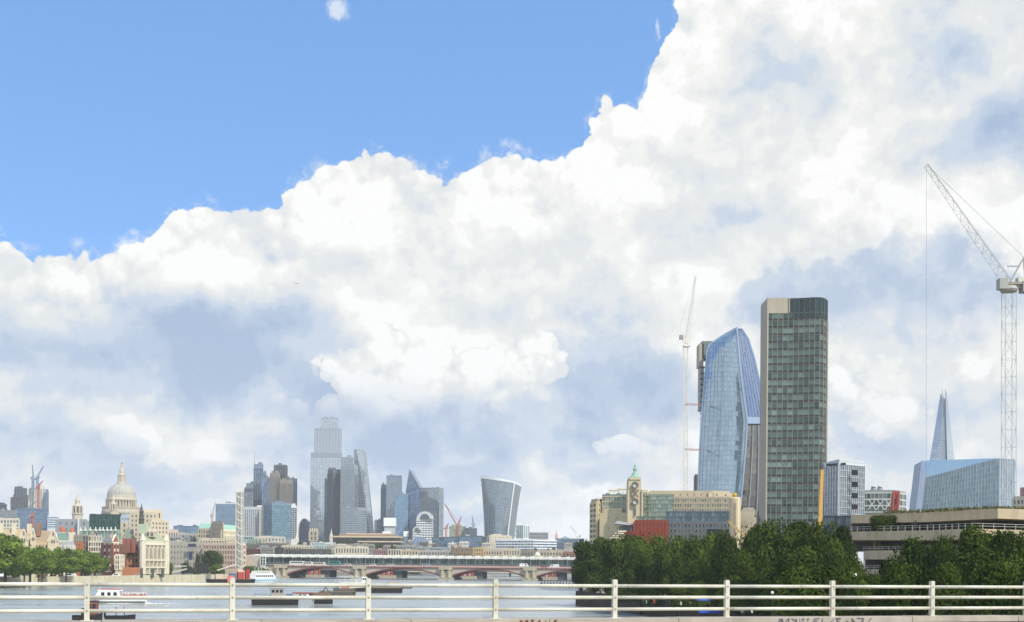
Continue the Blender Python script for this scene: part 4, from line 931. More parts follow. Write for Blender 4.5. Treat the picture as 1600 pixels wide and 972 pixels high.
# brick buildings along the embankment
BRICK = stone((150, 96, 82), .9, .2, .5, .4); BRICK2 = stone((134, 102, 82), .9, .25, .5, .4); CRM = stone((222, 210, 184), .8, .12, .3)
WINW = glass((60, 70, 76), (150, 160, 160), .25, .12)
bk = bld('brick_house', 'tall red brick house with cream stone quoins and a stepped gable', 'house', [(161, 640), (175.5, 630), (185.5, 636)], 846, BRICK, WINW, [(2, 4, .55, .42), (2, 4, .5, .4)], BRICK, 14, yb=892, barh=CRM)
g0, g1 = X2(175.5, 630), X2(185.5, 636); zt = bk['_z1']
part('gable', MB().add([Vector((g0.x, g0.y, zt)), Vector((g1.x, g1.y, zt)), Vector((*((g0 + g1) / 2), P(181, 835.5, 632).z)), Vector((g0.x, g0.y + 1, zt)), Vector((g1.x, g1.y + 1, zt)), Vector((*((g0 + g1) / 2 + Vector((0, 1))), P(181, 835.5, 632).z))], [(0, 1, 2), (5, 4, 3), (0, 2, 5, 3), (1, 4, 5, 2)]), BRICK, bk)
part('gable_trim', MB().bar(Vector((g0.x, g0.y - .2, zt)), Vector((*((g0 + g1) / 2), P(181, 835, 632).z)), .6).bar(Vector((g1.x, g1.y - .2, zt)), Vector((*((g0 + g1) / 2), P(181, 835, 632).z)), .6), CRM, bk)
h0, h1 = X2(161, 642), X2(176, 634); hip_roof(bk, h0, h1, h0 * .02, zt, 3.6, stone((140, 138, 134), .8, .15, .4))
for px in (166, 173): p = P(px, 842, 640); part('chimney', MB().box(p.x, p.y + 6, p.z - 3, 1.4, 1.2, 5), CRM, bk)
bld('bay_window_house', 'cream stone bay fronted house attached to the red brick gabled house', 'house', [(180, 622), (187, 622), (193, 630)], 866, CRM, WINW, [(2, 3, .4, .3), (2, 3, .4, .3)], CRM, 8, yb=890)
mono('brick_house', 'dark brown brick house between the red gable and the school', 'house', 185, 196, 850, 890, 645, BRICK2, WINW, (2, 4, .55, .4), depth=10, bar=BRICK2)
b3 = mono('brick_building', 'orange brown brick building with tall chimneys left of the school', 'building', 194, 222, 850, 890, 652, BRICK2, WINW, (5, 4, .5, .4), depth=12, bar=stone((186, 130, 94), .9, .2, .4))
for px in (195, 201.5, 209): p = P(px, 846, 650); part('chimney', MB().box(p.x, p.y, p.z - 6, 2.0, 1.6, 7.5), BRICK, b3)
b4 = mono('site_hoarding', 'orange panelled fence at the foot of the brick buildings', 'fence', 188, 219, 886.5, 896.5, 628, stone((166, 104, 72), .8, .2, .4), depth=.5)
for i in range(12):
    a = X2(188 + 31 * i / 12, 627.4, 890); part('fence_panel', MB().frame_box((a.x, a.y, GZ), (.7, 0, 0), (0, -.15, 0), (0, 0, b4['_z1'] - GZ)), stone((180, 122, 84), .8, .2, .4), b4)
mono('brick_shed', 'dark red brick wall end beside the orange fence', 'shed', 176, 187.5, 887, 897, 629, stone((130, 66, 54), .9, .2, .5), depth=5)
mono('modern_office', 'office with white gridded windows and a glazed top floor behind the plane trees', 'office', 138.5, 161, 846.5, 870, 650, CRM, WINW, (6, 3, .25, .28), depth=14, top=.0)
mono('modern_office', 'steel and glass stair tower left of the white gridded office', 'office', 129.5, 138, 836, 860, 652, stone((150, 144, 130), .7, .1, .3), G_((80, 96, 100), (130, 146, 148)), (2, 3, .2, .1), depth=10)
mono('glass_attic', 'sloping glass attic above the white gridded office', 'attic', 138.5, 159, 837, 847, 653, CRM, G_((150, 166, 166), (200, 210, 206)), (5, 1, .14, .1), depth=12)
mono('brick_house', 'small orange brick house at the left foot of the glass stair tower', 'house', 118, 130, 848, 862, 648, stone((176, 112, 74), .9, .2, .4), WINW, (3, 2, .6, .5), depth=10)
mono('grey_office', 'flat grey office wall behind the small orange brick house', 'office', 116, 131, 836, 850, 668, stone((156, 148, 134), .8, .1, .3), GREYG, (4, 2, .5, .5), depth=10)
m1 = mono('mansard_house', 'grey mansard house with white dormer windows above the trees', 'house', 95, 118, 858, 868, 636, CRM, WINW, (6, 1, .5, .4), depth=10)
h0, h1 = X2(95, 636), X2(118, 636); hip_roof(m1, h0, h1, h0 * .02, m1['_z1'], 4.0, stone((150, 150, 150), .8, .1, .4), .12)
for px in (102, 106, 110, 114): p = P(px, 855, 634); part('dormer', MB().box(p.x, p.y + 1.5, p.z - 1.2, 1.0, 3, 2.4), WHT, m1)
m2 = mono('copper_roof_house', 'house with a green copper roof between the gables and the orange domes', 'house', 88, 106, 845, 860, 650, CRM, WINW, (5, 2, .5, .5), depth=12)
h0, h1 = X2(88, 650), X2(106, 650); hip_roof(m2, h0, h1, h0 * .02, m2['_z1'], 4.4, stone((112, 136, 120), .7, .15, .3), .2)
for (x0, x1, yt, lab) in ((92.5, 102.5, 822.5, 'left orange tiled roof lantern above the copper roofed house'), (108, 117.5, 825, 'right orange tiled roof lantern above the mansard house')):
    c = P((x0 + x1) / 2, 834, 690); r_ = (x1 - x0) / 2 / F * 690; t_ = thing('roof_lantern', lab, 'roof', (c.x, c.y, GZ))
    z_ = P((x0 + x1) / 2, yt, 690).z; part('roof', MB().lathe((c.x, c.y, 0), [(r_, c.z + 1), (r_ * .95, c.z + (z_ - c.z) * .5), (r_ * .6, z_ - .5), (.2, z_)], 8), stone((176, 106, 80), .85, .2, .5), t_); part('wall', MB().box(c.x, c.y, GZ, r_ * 1.7, r_ * 1.7, c.z + 1 - GZ), CRM, t_)
# gabled stone range behind the trees
TILE = stone((176, 158, 126), .9, .18, .5, .3)
gr = mono('gabled_range', 'long honey stone range with a tiled roof at the left edge', 'building', -15, 55, 846, 870, 628, stone((210, 192, 156), .85, .15, .3), WINW, (16, 2, .5, .4), depth=14)
h0, h1 = X2(-15, 628), X2(55, 628); gable_roof(gr, h0, h1, h0 * .024, gr['_z1'], P(20, 826.5, 635).z - gr['_z1'], TILE)
for px in (2, 22, 46): p = P(px, 826, 633); part('chimney', MB().box(p.x, p.y, p.z - 3, 2.0, 1.6, 5.5), CRM, gr)
g2 = mono('gabled_range', 'tall tiled roof range between the two pointed stone gables', 'building', 50, 80, 848, 870, 630, stone((210, 192, 156), .85, .15, .3), WINW, (6, 2, .5, .4), depth=14)
h0, h1 = X2(50, 630), X2(80, 630); gable_roof(g2, h0, h1, h0 * .024, g2['_z1'], P(64, 829, 637).z - g2['_z1'], stone((164, 144, 116), .9, .2, .5, .3))
p = P(60.5, 823, 634); part('chimney', MB().box(p.x, p.y, p.z - 5, 2.2, 1.8, 7), stone((150, 120, 96), .9, .2, .5), g2)
for (x0, x1, ya, ye, lab) in ((29.5, 44.5, 827.5, 844, 'leftmost pointed stone gable above the plane trees'), (47, 56, 826, 842, 'narrow middle stone gable with a chimney behind'), (74.5, 91.5, 827.5, 846, 'largest pointed stone gable with carved coping, right of the tiled roofs')):
    Y = 620; a, b = X2(x0, Y), X2(x1, Y); ze, za = Zat((x0 + x1) / 2, ye, Y), Zat((x0 + x1) / 2, ya, Y)
    t_ = thing('gable_house', lab, 'gable', (a.x, Y, GZ), 'pointed stone gables of the embankment range'); part('wall', MB().prism(ccw([a, b, b * 1.02, a * 1.02]), GZ, ze), stone((216, 200, 168), .85, .15, .3), t_)
    gable_roof(t_, a, b, a * .02, ze, za - ze, stone((170, 128, 100), .9, .2, .5), 'roof', along=False)
    m_ = (a + b) / 2; part('gable_wall', MB().add([(a.x, a.y - .15, ze), (b.x, b.y - .15, ze), (m_.x, m_.y - .15, za + .2), (a.x, a.y + .4, ze), (b.x, b.y + .4, ze), (m_.x, m_.y + .4, za + .2)], [(0, 1, 2), (5, 4, 3), (0, 2, 5, 3), (1, 4, 5, 2), (0, 3, 4, 1)]), stone((220, 204, 172), .85, .15, .3), t_)
    part('coping', MB().bar((a.x, a.y - .2, ze), (m_.x, m_.y - .2, za + .3), .5).bar((b.x, b.y - .2, ze), (m_.x, m_.y - .2, za + .3), .5), CRM, t_)
    W_ = b.x - a.x
    for s, h in ((.35, .1), (.55, .1), (.45, .45)): part('window', MB().frame_box((a.x + W_ * s, Y - .25, ze + (za - ze) * h - (1.4 if h < .2 else 0)), (W_ * .1, 0, 0), (0, .15, 0), (0, 0, 1.7)), DKW, t_)

# ================================================================== LOW ROOFS BETWEEN THE RIVER AND THE TOWERS
def ro(rgb): return stone(rgb, .85, .2, .12, .3)
LOWG = glass((66, 76, 82), (120, 128, 130), .3, .12)
DIM = (150, 142, 126)
mono('office_block', 'dark blue grey flat glass block on the skyline right of the stone attic', 'office', 271, 312, 821.5, 834, 1500, stone((92, 110, 124), .6, .1, .2), BLUEG, (12, 2, .08, .2), plant=2)
mono('pale_block', 'pinkish pale flat roof block beside the school turret', 'building', 256, 278, 829, 840, 1250, ro((206, 186, 172)), LOWG, (6, 1, .5, .5))
mono('grey_office', 'grey glazed office with a long white eave behind the riverside stone block', 'office', 255, 282, 838, 848, 1100, ro((158, 158, 150)), LOWG, (7, 1, .2, .4), cap=.5)
mono('rooftop_block', 'low curved grey roof pavilion left of the copper roofed hall', 'building', 278, 312, 834, 848, 1120, ro((168, 164, 152)), LOWG, (6, 2, .4, .5), plant=3)
mono('riverside_block', 'wide grey beige riverside stone block with sparse windows', 'building', 256, 320, 847, 884, 900, ro((176, 170, 154)), LOWG, (13, 4, .72, .62), cap=.6, plant=3, yb=None) if False else bld('riverside_block', 'wide grey beige riverside stone block with sparse windows', 'building', [(256, 905), (320, 900)], 848, ro((176, 170, 154)), LOWG, [(13, 4, .68, .6)], None, yb=886, z0=GZ, cap=.6, plant=3)
for k, (x0, x1, y0, y1) in enumerate(((294, 306, 849.5, 855), (294.5, 300.5, 861.5, 875))):
    a, b = P(x0, y1, 897), P(x1, y0, 897); t_ = thing('dark_screen', ['dark blue panel on the roof edge of the grey riverside block', 'tall dark recessed window bay of the grey riverside block'][k], 'panel', a)
    part('panel', MB().frame_box(a, (b.x - a.x, 0, 0), (0, .5, 0), (0, 0, b.z - a.z)), stone((56, 64, 92), .5, .1, .3), t_); part('frame', MB().bar(a, (b.x, a.y, a.z), .3).bar((a.x, a.y, b.z), b, .3), GRY, t_)
# copper roofed hall
CUP2 = stone((150, 186, 162), .7, .12, .2, .5)
ul = bld('copper_roof_hall', 'left wing of the cream stone hall with a pale green copper roof', 'hall', [(310, 1010), (333, 1005)], 826, ro((190, 178, 152)), LOWG, [(6, 3, .5, .5)], yb=848)
h0, h1 = X2(310, 1010, 830), X2(333, 1005, 830); hip_roof(ul, h0, h1, h0 * .02, ul['_z1'], 4.6, CUP2, .1)
bld('stone_tower', 'square stone central block of the copper roofed hall', 'tower', [(332, 1000), (347.5, 985)], 815, ro((184, 170, 146)), LOWG, [(3, 5, .75, .7)], yb=850, cap=.6, depth=18)
ur = bld('copper_roof_hall', 'sunlit right wing of the cream stone hall with many tall windows', 'hall', [(346, 985), (370, 1010)], 827.5, ro((226, 214, 182)), LOWG, [(10, 2, .55, .35)], yb=843, cap=.3)  # lighter stone than the left wing: its sunlight is put into the colour
h0, h1 = X2(346, 985, 830), X2(370, 1010, 830); hip_roof(ur, h0, h1, h0 * .02, ur['_z1'], 4.4, CUP2, .1)
bld('hall_plinth', 'pale plinth storeys below the copper roofed hall', 'building', [(312, 960), (372, 955)], 843, ro((206, 192, 166)), LOWG, [(14, 1, .5, .5)], yb=852, plant=2)
# brick and stone hotel by the bridge
ht = bld('brick_hotel', 'pale stone and red brick building of four window rows behind the crane barge', 'building', [(318, 872), (372, 858), (383, 864)], 849, ro((214, 190, 166)), WINW, [(13, 4, .42, .42), (3, 4, .5, .45)], stone((198, 168, 144), .85, .12, .3), yb=884, cap=.5, plant=2, barh=stone((216, 200, 178), .85, .12, .3), proud=.5)
# the band of roofs behind the canopied bridge: x0, x1, top, bottom, distance, colour, (cols, rows, pier, band), label, plant
band = [
 (379, 398, 838, 844, 1500, (186, 206, 198), (6, 1, .2, .4), 'pale teal roofed shed below the pinstriped office block', 0),
 (398, 445, 839.5, 848, 1480, (206, 196, 176), (9, 1, .5, .4), 'long cream rooftop terrace below the teal glass block', 5),
 (388, 409, 844, 851, 1400, (150, 166, 146), (4, 1, .6, .5), 'grey green domed roof left of the cream terrace', 1),
 (409, 444, 847, 852, 1380, (190, 182, 164), (8, 1, .5, .5), 'low cream parapet block under the cream terrace', 3),
 (383, 447, 850.5, 860, 1300, (110, 104, 94), (16, 1, .3, .4), 'dark brown flat block with a band of windows above the station', 2),
 (384.5, 409, 858, 866, 1060, (118, 76, 68), (7, 1, .4, .3), 'dark red brick block behind the left end of the white canopy', 0),
 (408, 428, 856, 864, 1050, (176, 172, 160), (1, 3, .05, .5), 'white striped block right of the dark red brick block', 0),
 (428, 443, 856, 866, 1060, (96, 92, 84), (5, 1, .3, .3), 'small dark block behind the canopy beside the white striped block', 1),
 (441, 488, 853, 861, 1250, (204, 192, 168), (11, 1, .5, .4), 'cream flat terrace block in front of the gothic tower', 4),
 (443, 517, 858.5, 868, 1120, (104, 98, 88), (18, 1, .3, .35), 'long dark brown block above the left half of the canopy', 2),
 (487, 524, 848, 852.5, 1350, (196, 208, 206), (14, 1, .5, .3), 'upper pale teal striped office storey', 1),
 (489, 516, 853, 858, 1300, (178, 200, 196), (10, 1, .5, .3), 'lower pale teal striped office storey', 0),
 (516, 544, 851.5, 863, 1150, (206, 194, 172), (9, 2, .45, .4), 'cream stone row with small windows left of the arched block', 3),
 (524, 575, 855, 866, 1110, (212, 200, 176), (12, 1, .5, .35), 'cream stone block with a row of arches above the canopy', 2),
 (545, 585, 851, 858, 1200, (150, 146, 134), (9, 1, .4, .5), 'grey brown roof behind the row of arches', 3),
 (583, 609, 859, 867, 1100, (168, 132, 124), (8, 1, .4, .4), 'pinkish brown low block above the third canopy pier', 1),
 (607, 627, 858.5, 868, 1090, (214, 202, 174), (5, 1, .35, .2), 'cream block with five tall windows behind the canopy', 0),
 (600, 650, 853, 860, 1240, (160, 154, 142), (10, 1, .4, .5), 'low grey block left of the glass dome', 3),
 (626, 653, 860, 868, 1095, (196, 180, 152), (6, 1, .5, .4), 'tan block right of the five tall windows', 2),
 (652, 705, 861, 869, 1090, (172, 164, 152), (12, 1, .5, .5), 'long low grey beige block under the curved grey roofs', 2),
 (650, 703, 856, 862, 1220, (150, 154, 156), (10, 1, .1, .5), 'long curved grey metal roof right of the glass dome', 1),
 (675, 721, 839.5, 857, 1500, (84, 100, 108), (12, 5, .08, .2), 'left dark glass office below the red cranes', 1),
 (718, 754, 837.5, 857, 1480, (92, 108, 120), (10, 5, .08, .2), 'right dark glass office below the red cranes', 2),
 (708, 738, 856, 869, 1080, (150, 128, 98), (9, 2, .55, .4), 'brown brick warehouse above the canopy', 1),
 (737, 755.5, 856, 869, 1075, (206, 178, 120), (5, 2, .5, .4), 'yellow brick warehouse with regular windows', 0),
 (755, 784, 859, 869, 1090, (190, 180, 160), (7, 1, .5, .5), 'beige low block right of the yellow warehouse', 3),
 (783, 812, 858, 869, 1085, (204, 190, 164), (7, 1, .5, .4), 'cream low block below the white striped office', 3),
 (811, 838, 861, 870, 1080, (148, 140, 122), (6, 1, .5, .5), 'brown low block left of the small shell dome', 2),
 (840, 882, 861, 870, 1085, (186, 172, 150), (9, 1, .5, .5), 'tan low block right of the small shell dome', 3),
 (880, 912, 863, 872, 1070, (146, 110, 88), (7, 1, .55, .4), 'red brown brick block at the edge of the dark trees', 1),
 (868, 912, 842, 863, 1400, (112, 128, 130), (10, 4, .1, .25), 'grey green glass block with a flat roof near the dark trees', 0),
 (753, 764, 838.5, 858, 1350, (120, 128, 126), (2, 4, .1, .4), 'dark striped stair block left of the white striped office', 0),
]
for (x0, x1, y0, y1, Y, c, g, lab, pl) in band:
    nm = 'warehouse' if 'warehouse' in lab else 'office_block' if ('office' in lab or 'glass' in lab) else 'low_building'
    bld(nm, lab, 'office' if nm == 'office_block' else 'warehouse' if nm == 'warehouse' else 'building', [(x0, Y), (x1, Y - 6)], y0, ro(c), BLUEG if 'glass' in lab else LOWG, [g], None, yb=y1, z0=GZ, cap=.35, plant=pl, proud=.5, plantm=ro((196, 190, 176)))
# overhanging roofs of the riverside hall
def tiers():
    rt = bld('tiered_hall', 'broad brown hall with two projecting eaves below the pale towers', 'hall', [(522, 1450), (626, 1440)], 840, ro((120, 104, 88)), LOWG, [(26, 2, .25, .3)], yb=852, z0=GZ)
    for (x0, x1, y0, y1, w, c) in ((516, 627, 838.2, 839.6, 6, (210, 190, 158)), (560, 628, 845.8, 847.2, 9, (214, 196, 164)), (530, 618, 835.2, 837.4, 2, (150, 126, 104))):
        a, b = P(x0, y1, 1440), P(x1, y0, 1434); part('eave', MB().frame_box((a.x, a.y - w, a.z), (b.x - a.x, -6, 0), (0, 30, 0), (0, 0, b.z - a.z)), ro(c), rt)
    a, b = P(540, 836, 1445), P(612, 833.6, 1445); part('roof', MB().frame_box(a, (b.x - a.x, 0, 0), (0, 24, 0), (0, 0, b.z - a.z)), ro((206, 186, 156)), rt)
tiers()
def steeple(name, label, px, ytop, ybase, w, Y, m, belfry=.45):
    p = P(px, ybase, Y); z1 = P(px, ytop, Y).z; r_ = w / 2 / F * Y; h = z1 - p.z; rt = thing(name, label, 'church', (p.x, p.y, GZ))
    part('tower', MB().box(p.x, p.y, GZ, r_ * 1.6, r_ * 1.6, p.z + h * belfry - GZ), m, rt)
    part('spire', MB().lathe((p.x, p.y, p.z + h * belfry), [(r_ * .95, 0), (r_ * .9, h * .05), (r_ * .5, h * .08), (r_ * .5, h * .22), (r_ * .62, h * .23), (r_ * .3, h * .28), (.15, h * (1 - belfry))], 8), m, rt)
    return rt
steeple('church_tower', 'white church steeple in front of the arched blue glass tower', 463.5, 833, 850, 7, 1350, ro((222, 216, 200)))
steeple('church_tower', 'pale thin steeple in front of the dark grey slab', 517.5, 825.5, 840, 5.5, 1500, ro((210, 202, 184)), .3)
steeple('church_tower', 'thin pinkish spire right of the white striped office', 869.3, 827, 842, 5.5, 1700, ro((196, 158, 136)), .3)
gt = bld('gothic_tower', 'beige gothic church tower with corner pinnacles below the tallest skyscraper', 'church', [(484, 1420), (495.5, 1415)], 829, ro((206, 190, 158)), LOWG, [(2, 2, .5, .3)], yb=845, z0=GZ, depth=14)
for px in (484.6, 488, 491.5, 495): p = P(px, 829.2, 1420); part('pinnacle', MB().lathe(p, [(.9, -.5), (.8, 1.2), (.1, 3.4)], 6), ro((206, 190, 158)), gt)
# glass dome
def gdome():
    Y = 1420; c = P(656, 856, Y); rt = thing('glass_dome', 'low grey glazed dome with a bright glint between the offices', 'dome', (c.x, c.y, GZ)); r_ = 17.5 / F * Y; h = P(656, 839, Y).z - c.z
    prof = [(r_ * math.cos(i / 8 * math.pi / 2), h * math.sin(i / 8 * math.pi / 2)) for i in range(8)] + [(.3, h)]
    part('glazing', MB().lathe(c, prof, 32), G_((130, 142, 150), (176, 186, 192), .6, .12), rt); mb = MB()
    for k in range(16):
        t = 2 * math.pi * k / 16
        for (a, za), (b, zb) in zip(prof, prof[1:]): mb.bar(c + Vector((math.cos(t) * a, math.sin(t) * a, za)), c + Vector((math.cos(t) * b, math.sin(t) * b, zb)), .35)
    part('rib', mb, STEEL, rt, 'stuff'); part('base', MB().lathe((c.x, c.y, GZ), [(r_ * .98, 0), (r_ * .98, c.z - GZ)], 32), ro((170, 166, 156)), rt)
gdome()
c = P(839.5, 868, 1060); t_ = thing('shell_dome', 'small white shell shaped dome just behind the canopy', 'dome', (c.x, c.y, GZ))
part('shell', MB().lathe((c.x, c.y, c.z), [(2.6, 0), (2.4, 1.2), (1.5, 2.4), (.2, 3.2)], 14), ro((220, 208, 184)), t_); part('base', MB().box(c.x, c.y, GZ, 6, 6, c.z - GZ), ro((190, 176, 150)), t_)
# white striped office
bld('striped_office', 'long white and dark horizontally striped riverside office', 'office', [(775, 1330), (834, 1310), (869.5, 1322)], 843.5, ro((216, 216, 210)), LOWG, [(12, 4, .02, .5), (8, 4, .02, .5)], ro((214, 218, 220)), yb=861, z0=GZ, cap=.3, plant=4, proud=.7)
bld('pale_block', 'cream plant block standing above the left end of the striped office', 'building', [(764, 1345), (797, 1340)], 837, ro((214, 204, 178)), LOWG, [(5, 3, .8, .7)], yb=850, z0=GZ, plant=4)
bld('office_block', 'grey gabled stone block with a white centre right of the flared tower', 'office', [(827, 1800), (856, 1800)], 832, ro((146, 144, 142)), LOWG, [(9, 2, .4, .4)], yb=842)
gb = bld('pyramid_roof_block', 'low glass block with a shallow pyramid roof near the right bank', 'office', [(871, 1500), (904, 1495)], 843, ro((130, 142, 144)), BLUEG, [(8, 3, .1, .3)], yb=862, z0=GZ)
h0, h1 = X2(873, 1498, 850), X2(893, 1498, 850); hip_roof(gb, h0, h1, Vector((h0.x * .01, 20)), gb['_z1'], 4.6, stone((140, 152, 158), .5, .1, .2), .48)
# green scaffolded building with red cranes
GRN = stone((128, 152, 104), .8, .25, .1); REDC = paint((186, 108, 92)); BLUC = paint((110, 130, 168)); WHC = paint((222, 222, 212))
bld('scaffolded_building', 'green sheeted building under construction beside the flared tower', 'building', [(702, 1900), (728, 1895)], 822, GRN, glass((120, 140, 100), (180, 190, 150), .1, .5), [(7, 4, .2, .25)], GRY, yb=838, plant=2)
bld('scaffolded_building', 'dark sheeted upper block right of the green sheeted building', 'building', [(726, 1880), (745, 1880)], 825, stone((84, 96, 96), .8, .2, .1), DKG, [(6, 3, .2, .25)], DKW, yb=838, plant=2)
def crane(label, px, ybase, yslew, tip, Y, m, w=2.0, back=(4, -2), jw=1.6, n_=14, z0=None, r_=.16, hook=None, name='tower_crane', group=None, A=None, cab=True):
    b = P(px, ybase, Y); s = P(px, yslew, Y); t = P(*tip, Y); base = Vector((b.x, Y, b.z if z0 is None else z0)); s.x = b.x + (s.x - b.x)
    rt = thing(name, label, 'crane', base, group)
    mb = MB(); lattice(mb, base, s, w, w, max(6, int((s.z - base.z) / w / 1.6)), r_, 4, (0, 1, 0)); part('mast', mb, m, rt)
    mb = MB(); d = (t - s).normalized(); lattice(mb, s + Vector((0, 0, w * .6)), t, jw, jw * .45, n_, r_ * .8, 3, (0, 1, 0)); part('jib', mb, m, rt)
    bx = P(px + back[0], yslew + back[1], Y); k = MB(); k.bar(s + Vector((0, 0, w * .4)), bx, w * .35); part('counter_jib', k, m, rt)
    part('counterweight', MB().box(bx.x, Y, bx.z - w * .5, w * .9, w, w * 1.0), GRY, rt)
    top = P(*(A or (px + back[0] * .5, yslew - abs(yslew - tip[1]) * .22)), Y); part('a_frame', MB().bar(s + Vector((0, 0, w * .5)), top, w * .14).bar(bx, top, w * .14), m, rt)
    part('pendant', MB().tube(top, t, max(.035, r_ * .35), 4).tube(top, bx, max(.03, r_ * .3), 4), DKW, rt)
    if cab: part('cab', MB().box(s.x + (-1 if t.x < s.x else 1) * w * .75, Y - w * .3, s.z - w * .1, w * .8, w * .9, w * 1.0), m, rt)
    part('slewing_ring', MB().lathe(s + Vector((0, 0, -w * .25)), [(w * .75, 0), (w * .85, w * .2), (w * .7, w * .5)], 12), m, rt)
    if hook:
        h = P(hook[0], hook[1], Y); part('hook_rope', MB().tube(t, h, max(.03, r_ * .3), 4), DKW, rt); part('hook_block', MB().box(h.x, Y, h.z - .8, .6, .4, .8), REDC, rt)
    return rt
crane('blue luffing crane rising from the bare concrete core', 51.5, 765, 748, (50.5, 726), 1790, BLUC, 2.6, (2.5, 1), 1.6, 8, r_=.35)
crane('blue crane with a raised slanting jib above the concrete core', 58.5, 765, 747, (68, 728), 1785, BLUC, 2.6, (-3, 1), 1.6, 8, r_=.35)
crane('red luffing crane in front of the bare concrete core', 60, 800, 760, (67.5, 751), 1780, REDC, 2.6, (-3, 0), 1.8, 6, r_=.4)
crane('red crane mast standing in front of the blue grey striped block', 50, 829, 806, (52, 800), 1400, REDC, 2.6, (-3, 0), 1.6, 5, r_=.35)
crane('red crane with a folded jib left of the green sheeted building', 697, 840, 826, (701, 818), 1850, REDC, 2.6, (-3, 0), 2.0, 5, r_=.45)
crane('red crane with a long jib leaning left over the green sheeted building', 714, 838, 823, (695, 787), 1840, REDC, 2.8, (5, -1), 2.0, 10, r_=.4)
crane('red crane with a jib leaning right over the green sheeted building', 716, 838, 822, (721, 807), 1835, REDC, 2.8, (-4, 0), 2.0, 6, r_=.45)
crane('thin grey crane on the dark sheeted block', 739.5, 826, 820, (737.5, 805), 1870, paint((150, 156, 158)), 2.4, (2, 0), 1.6, 6, r_=.35)
crane('pale luffing crane near the pyramid roofed block', 902, 850, 838, (891.5, 822), 1520, WHC, 2.4, (4, 0), 1.6, 6, r_=.28)
crane('thin pale crane beside the copper roofed hall', 331.5, 820, 806, (336.5, 785), 1700, paint((180, 160, 150)), 2.2, (-2, 0), 1.2, 6, r_=.25)
# aeroplane
def aeroplane():
    c = P(464, 443, 9000); rt = thing('aeroplane', 'tiny distant aeroplane flying level in front of the white cloud', 'aeroplane', c); k = 1.0
    mt = stone((150, 150, 156), .5, .05, .01)
    part('fuselage', MB().lathe((0, 0, 0), [(.2, -18), (1.6, -14), (2, 0), (2, 8), (1, 15), (.3, 19)], 10), mt, rt)
    o = rt.children[0]; o.data.transform(Matrix.Rotation(R(90), 4, 'Y')); o.data.transform(Matrix.Translation(c * 1)) if False else None
    me = o.data
    for v in me.vertices: pass
    part('wing', MB().add([c + Vector(x) for x in ((-3, -17, 0), (0, -17, 0), (4, 0, 0), (-2, 0, 0), (-3, -17, .4), (0, -17, .4), (4, 0, .6), (-2, 0, .6))], [(0, 1, 2, 3), (7, 6, 5, 4), (0, 4, 5, 1), (2, 6, 7, 3), (1, 5, 6, 2), (0, 3, 7, 4)]).add([c + Vector(x) for x in ((-3, 17, 0), (0, 17, 0), (4, 0, 0), (-2, 0, 0), (-3, 17, .4), (0, 17, .4), (4, 0, .6), (-2, 0, .6))], [(3, 2, 1, 0), (4, 5, 6, 7), (1, 5, 4, 0), (3, 7, 6, 2), (2, 6, 5, 1), (4, 7, 3, 0)]), mt, rt)
    part('tail_fin', MB().frame_box(c + Vector((-17, -.3, 1.2)), (4, 0, 0), (0, .6, 0), (-1.5, 0, 5)), mt, rt)
    return rt, o, c
rt, o, c = aeroplane()
# fuselage was made round the world origin: bring it to its root
for v in o.data.vertices: v.co = Vector(v.co)
off = Matrix.Rotation(R(90), 3, 'Y') @ c
for v in o.data.vertices: v.co = v.co + off

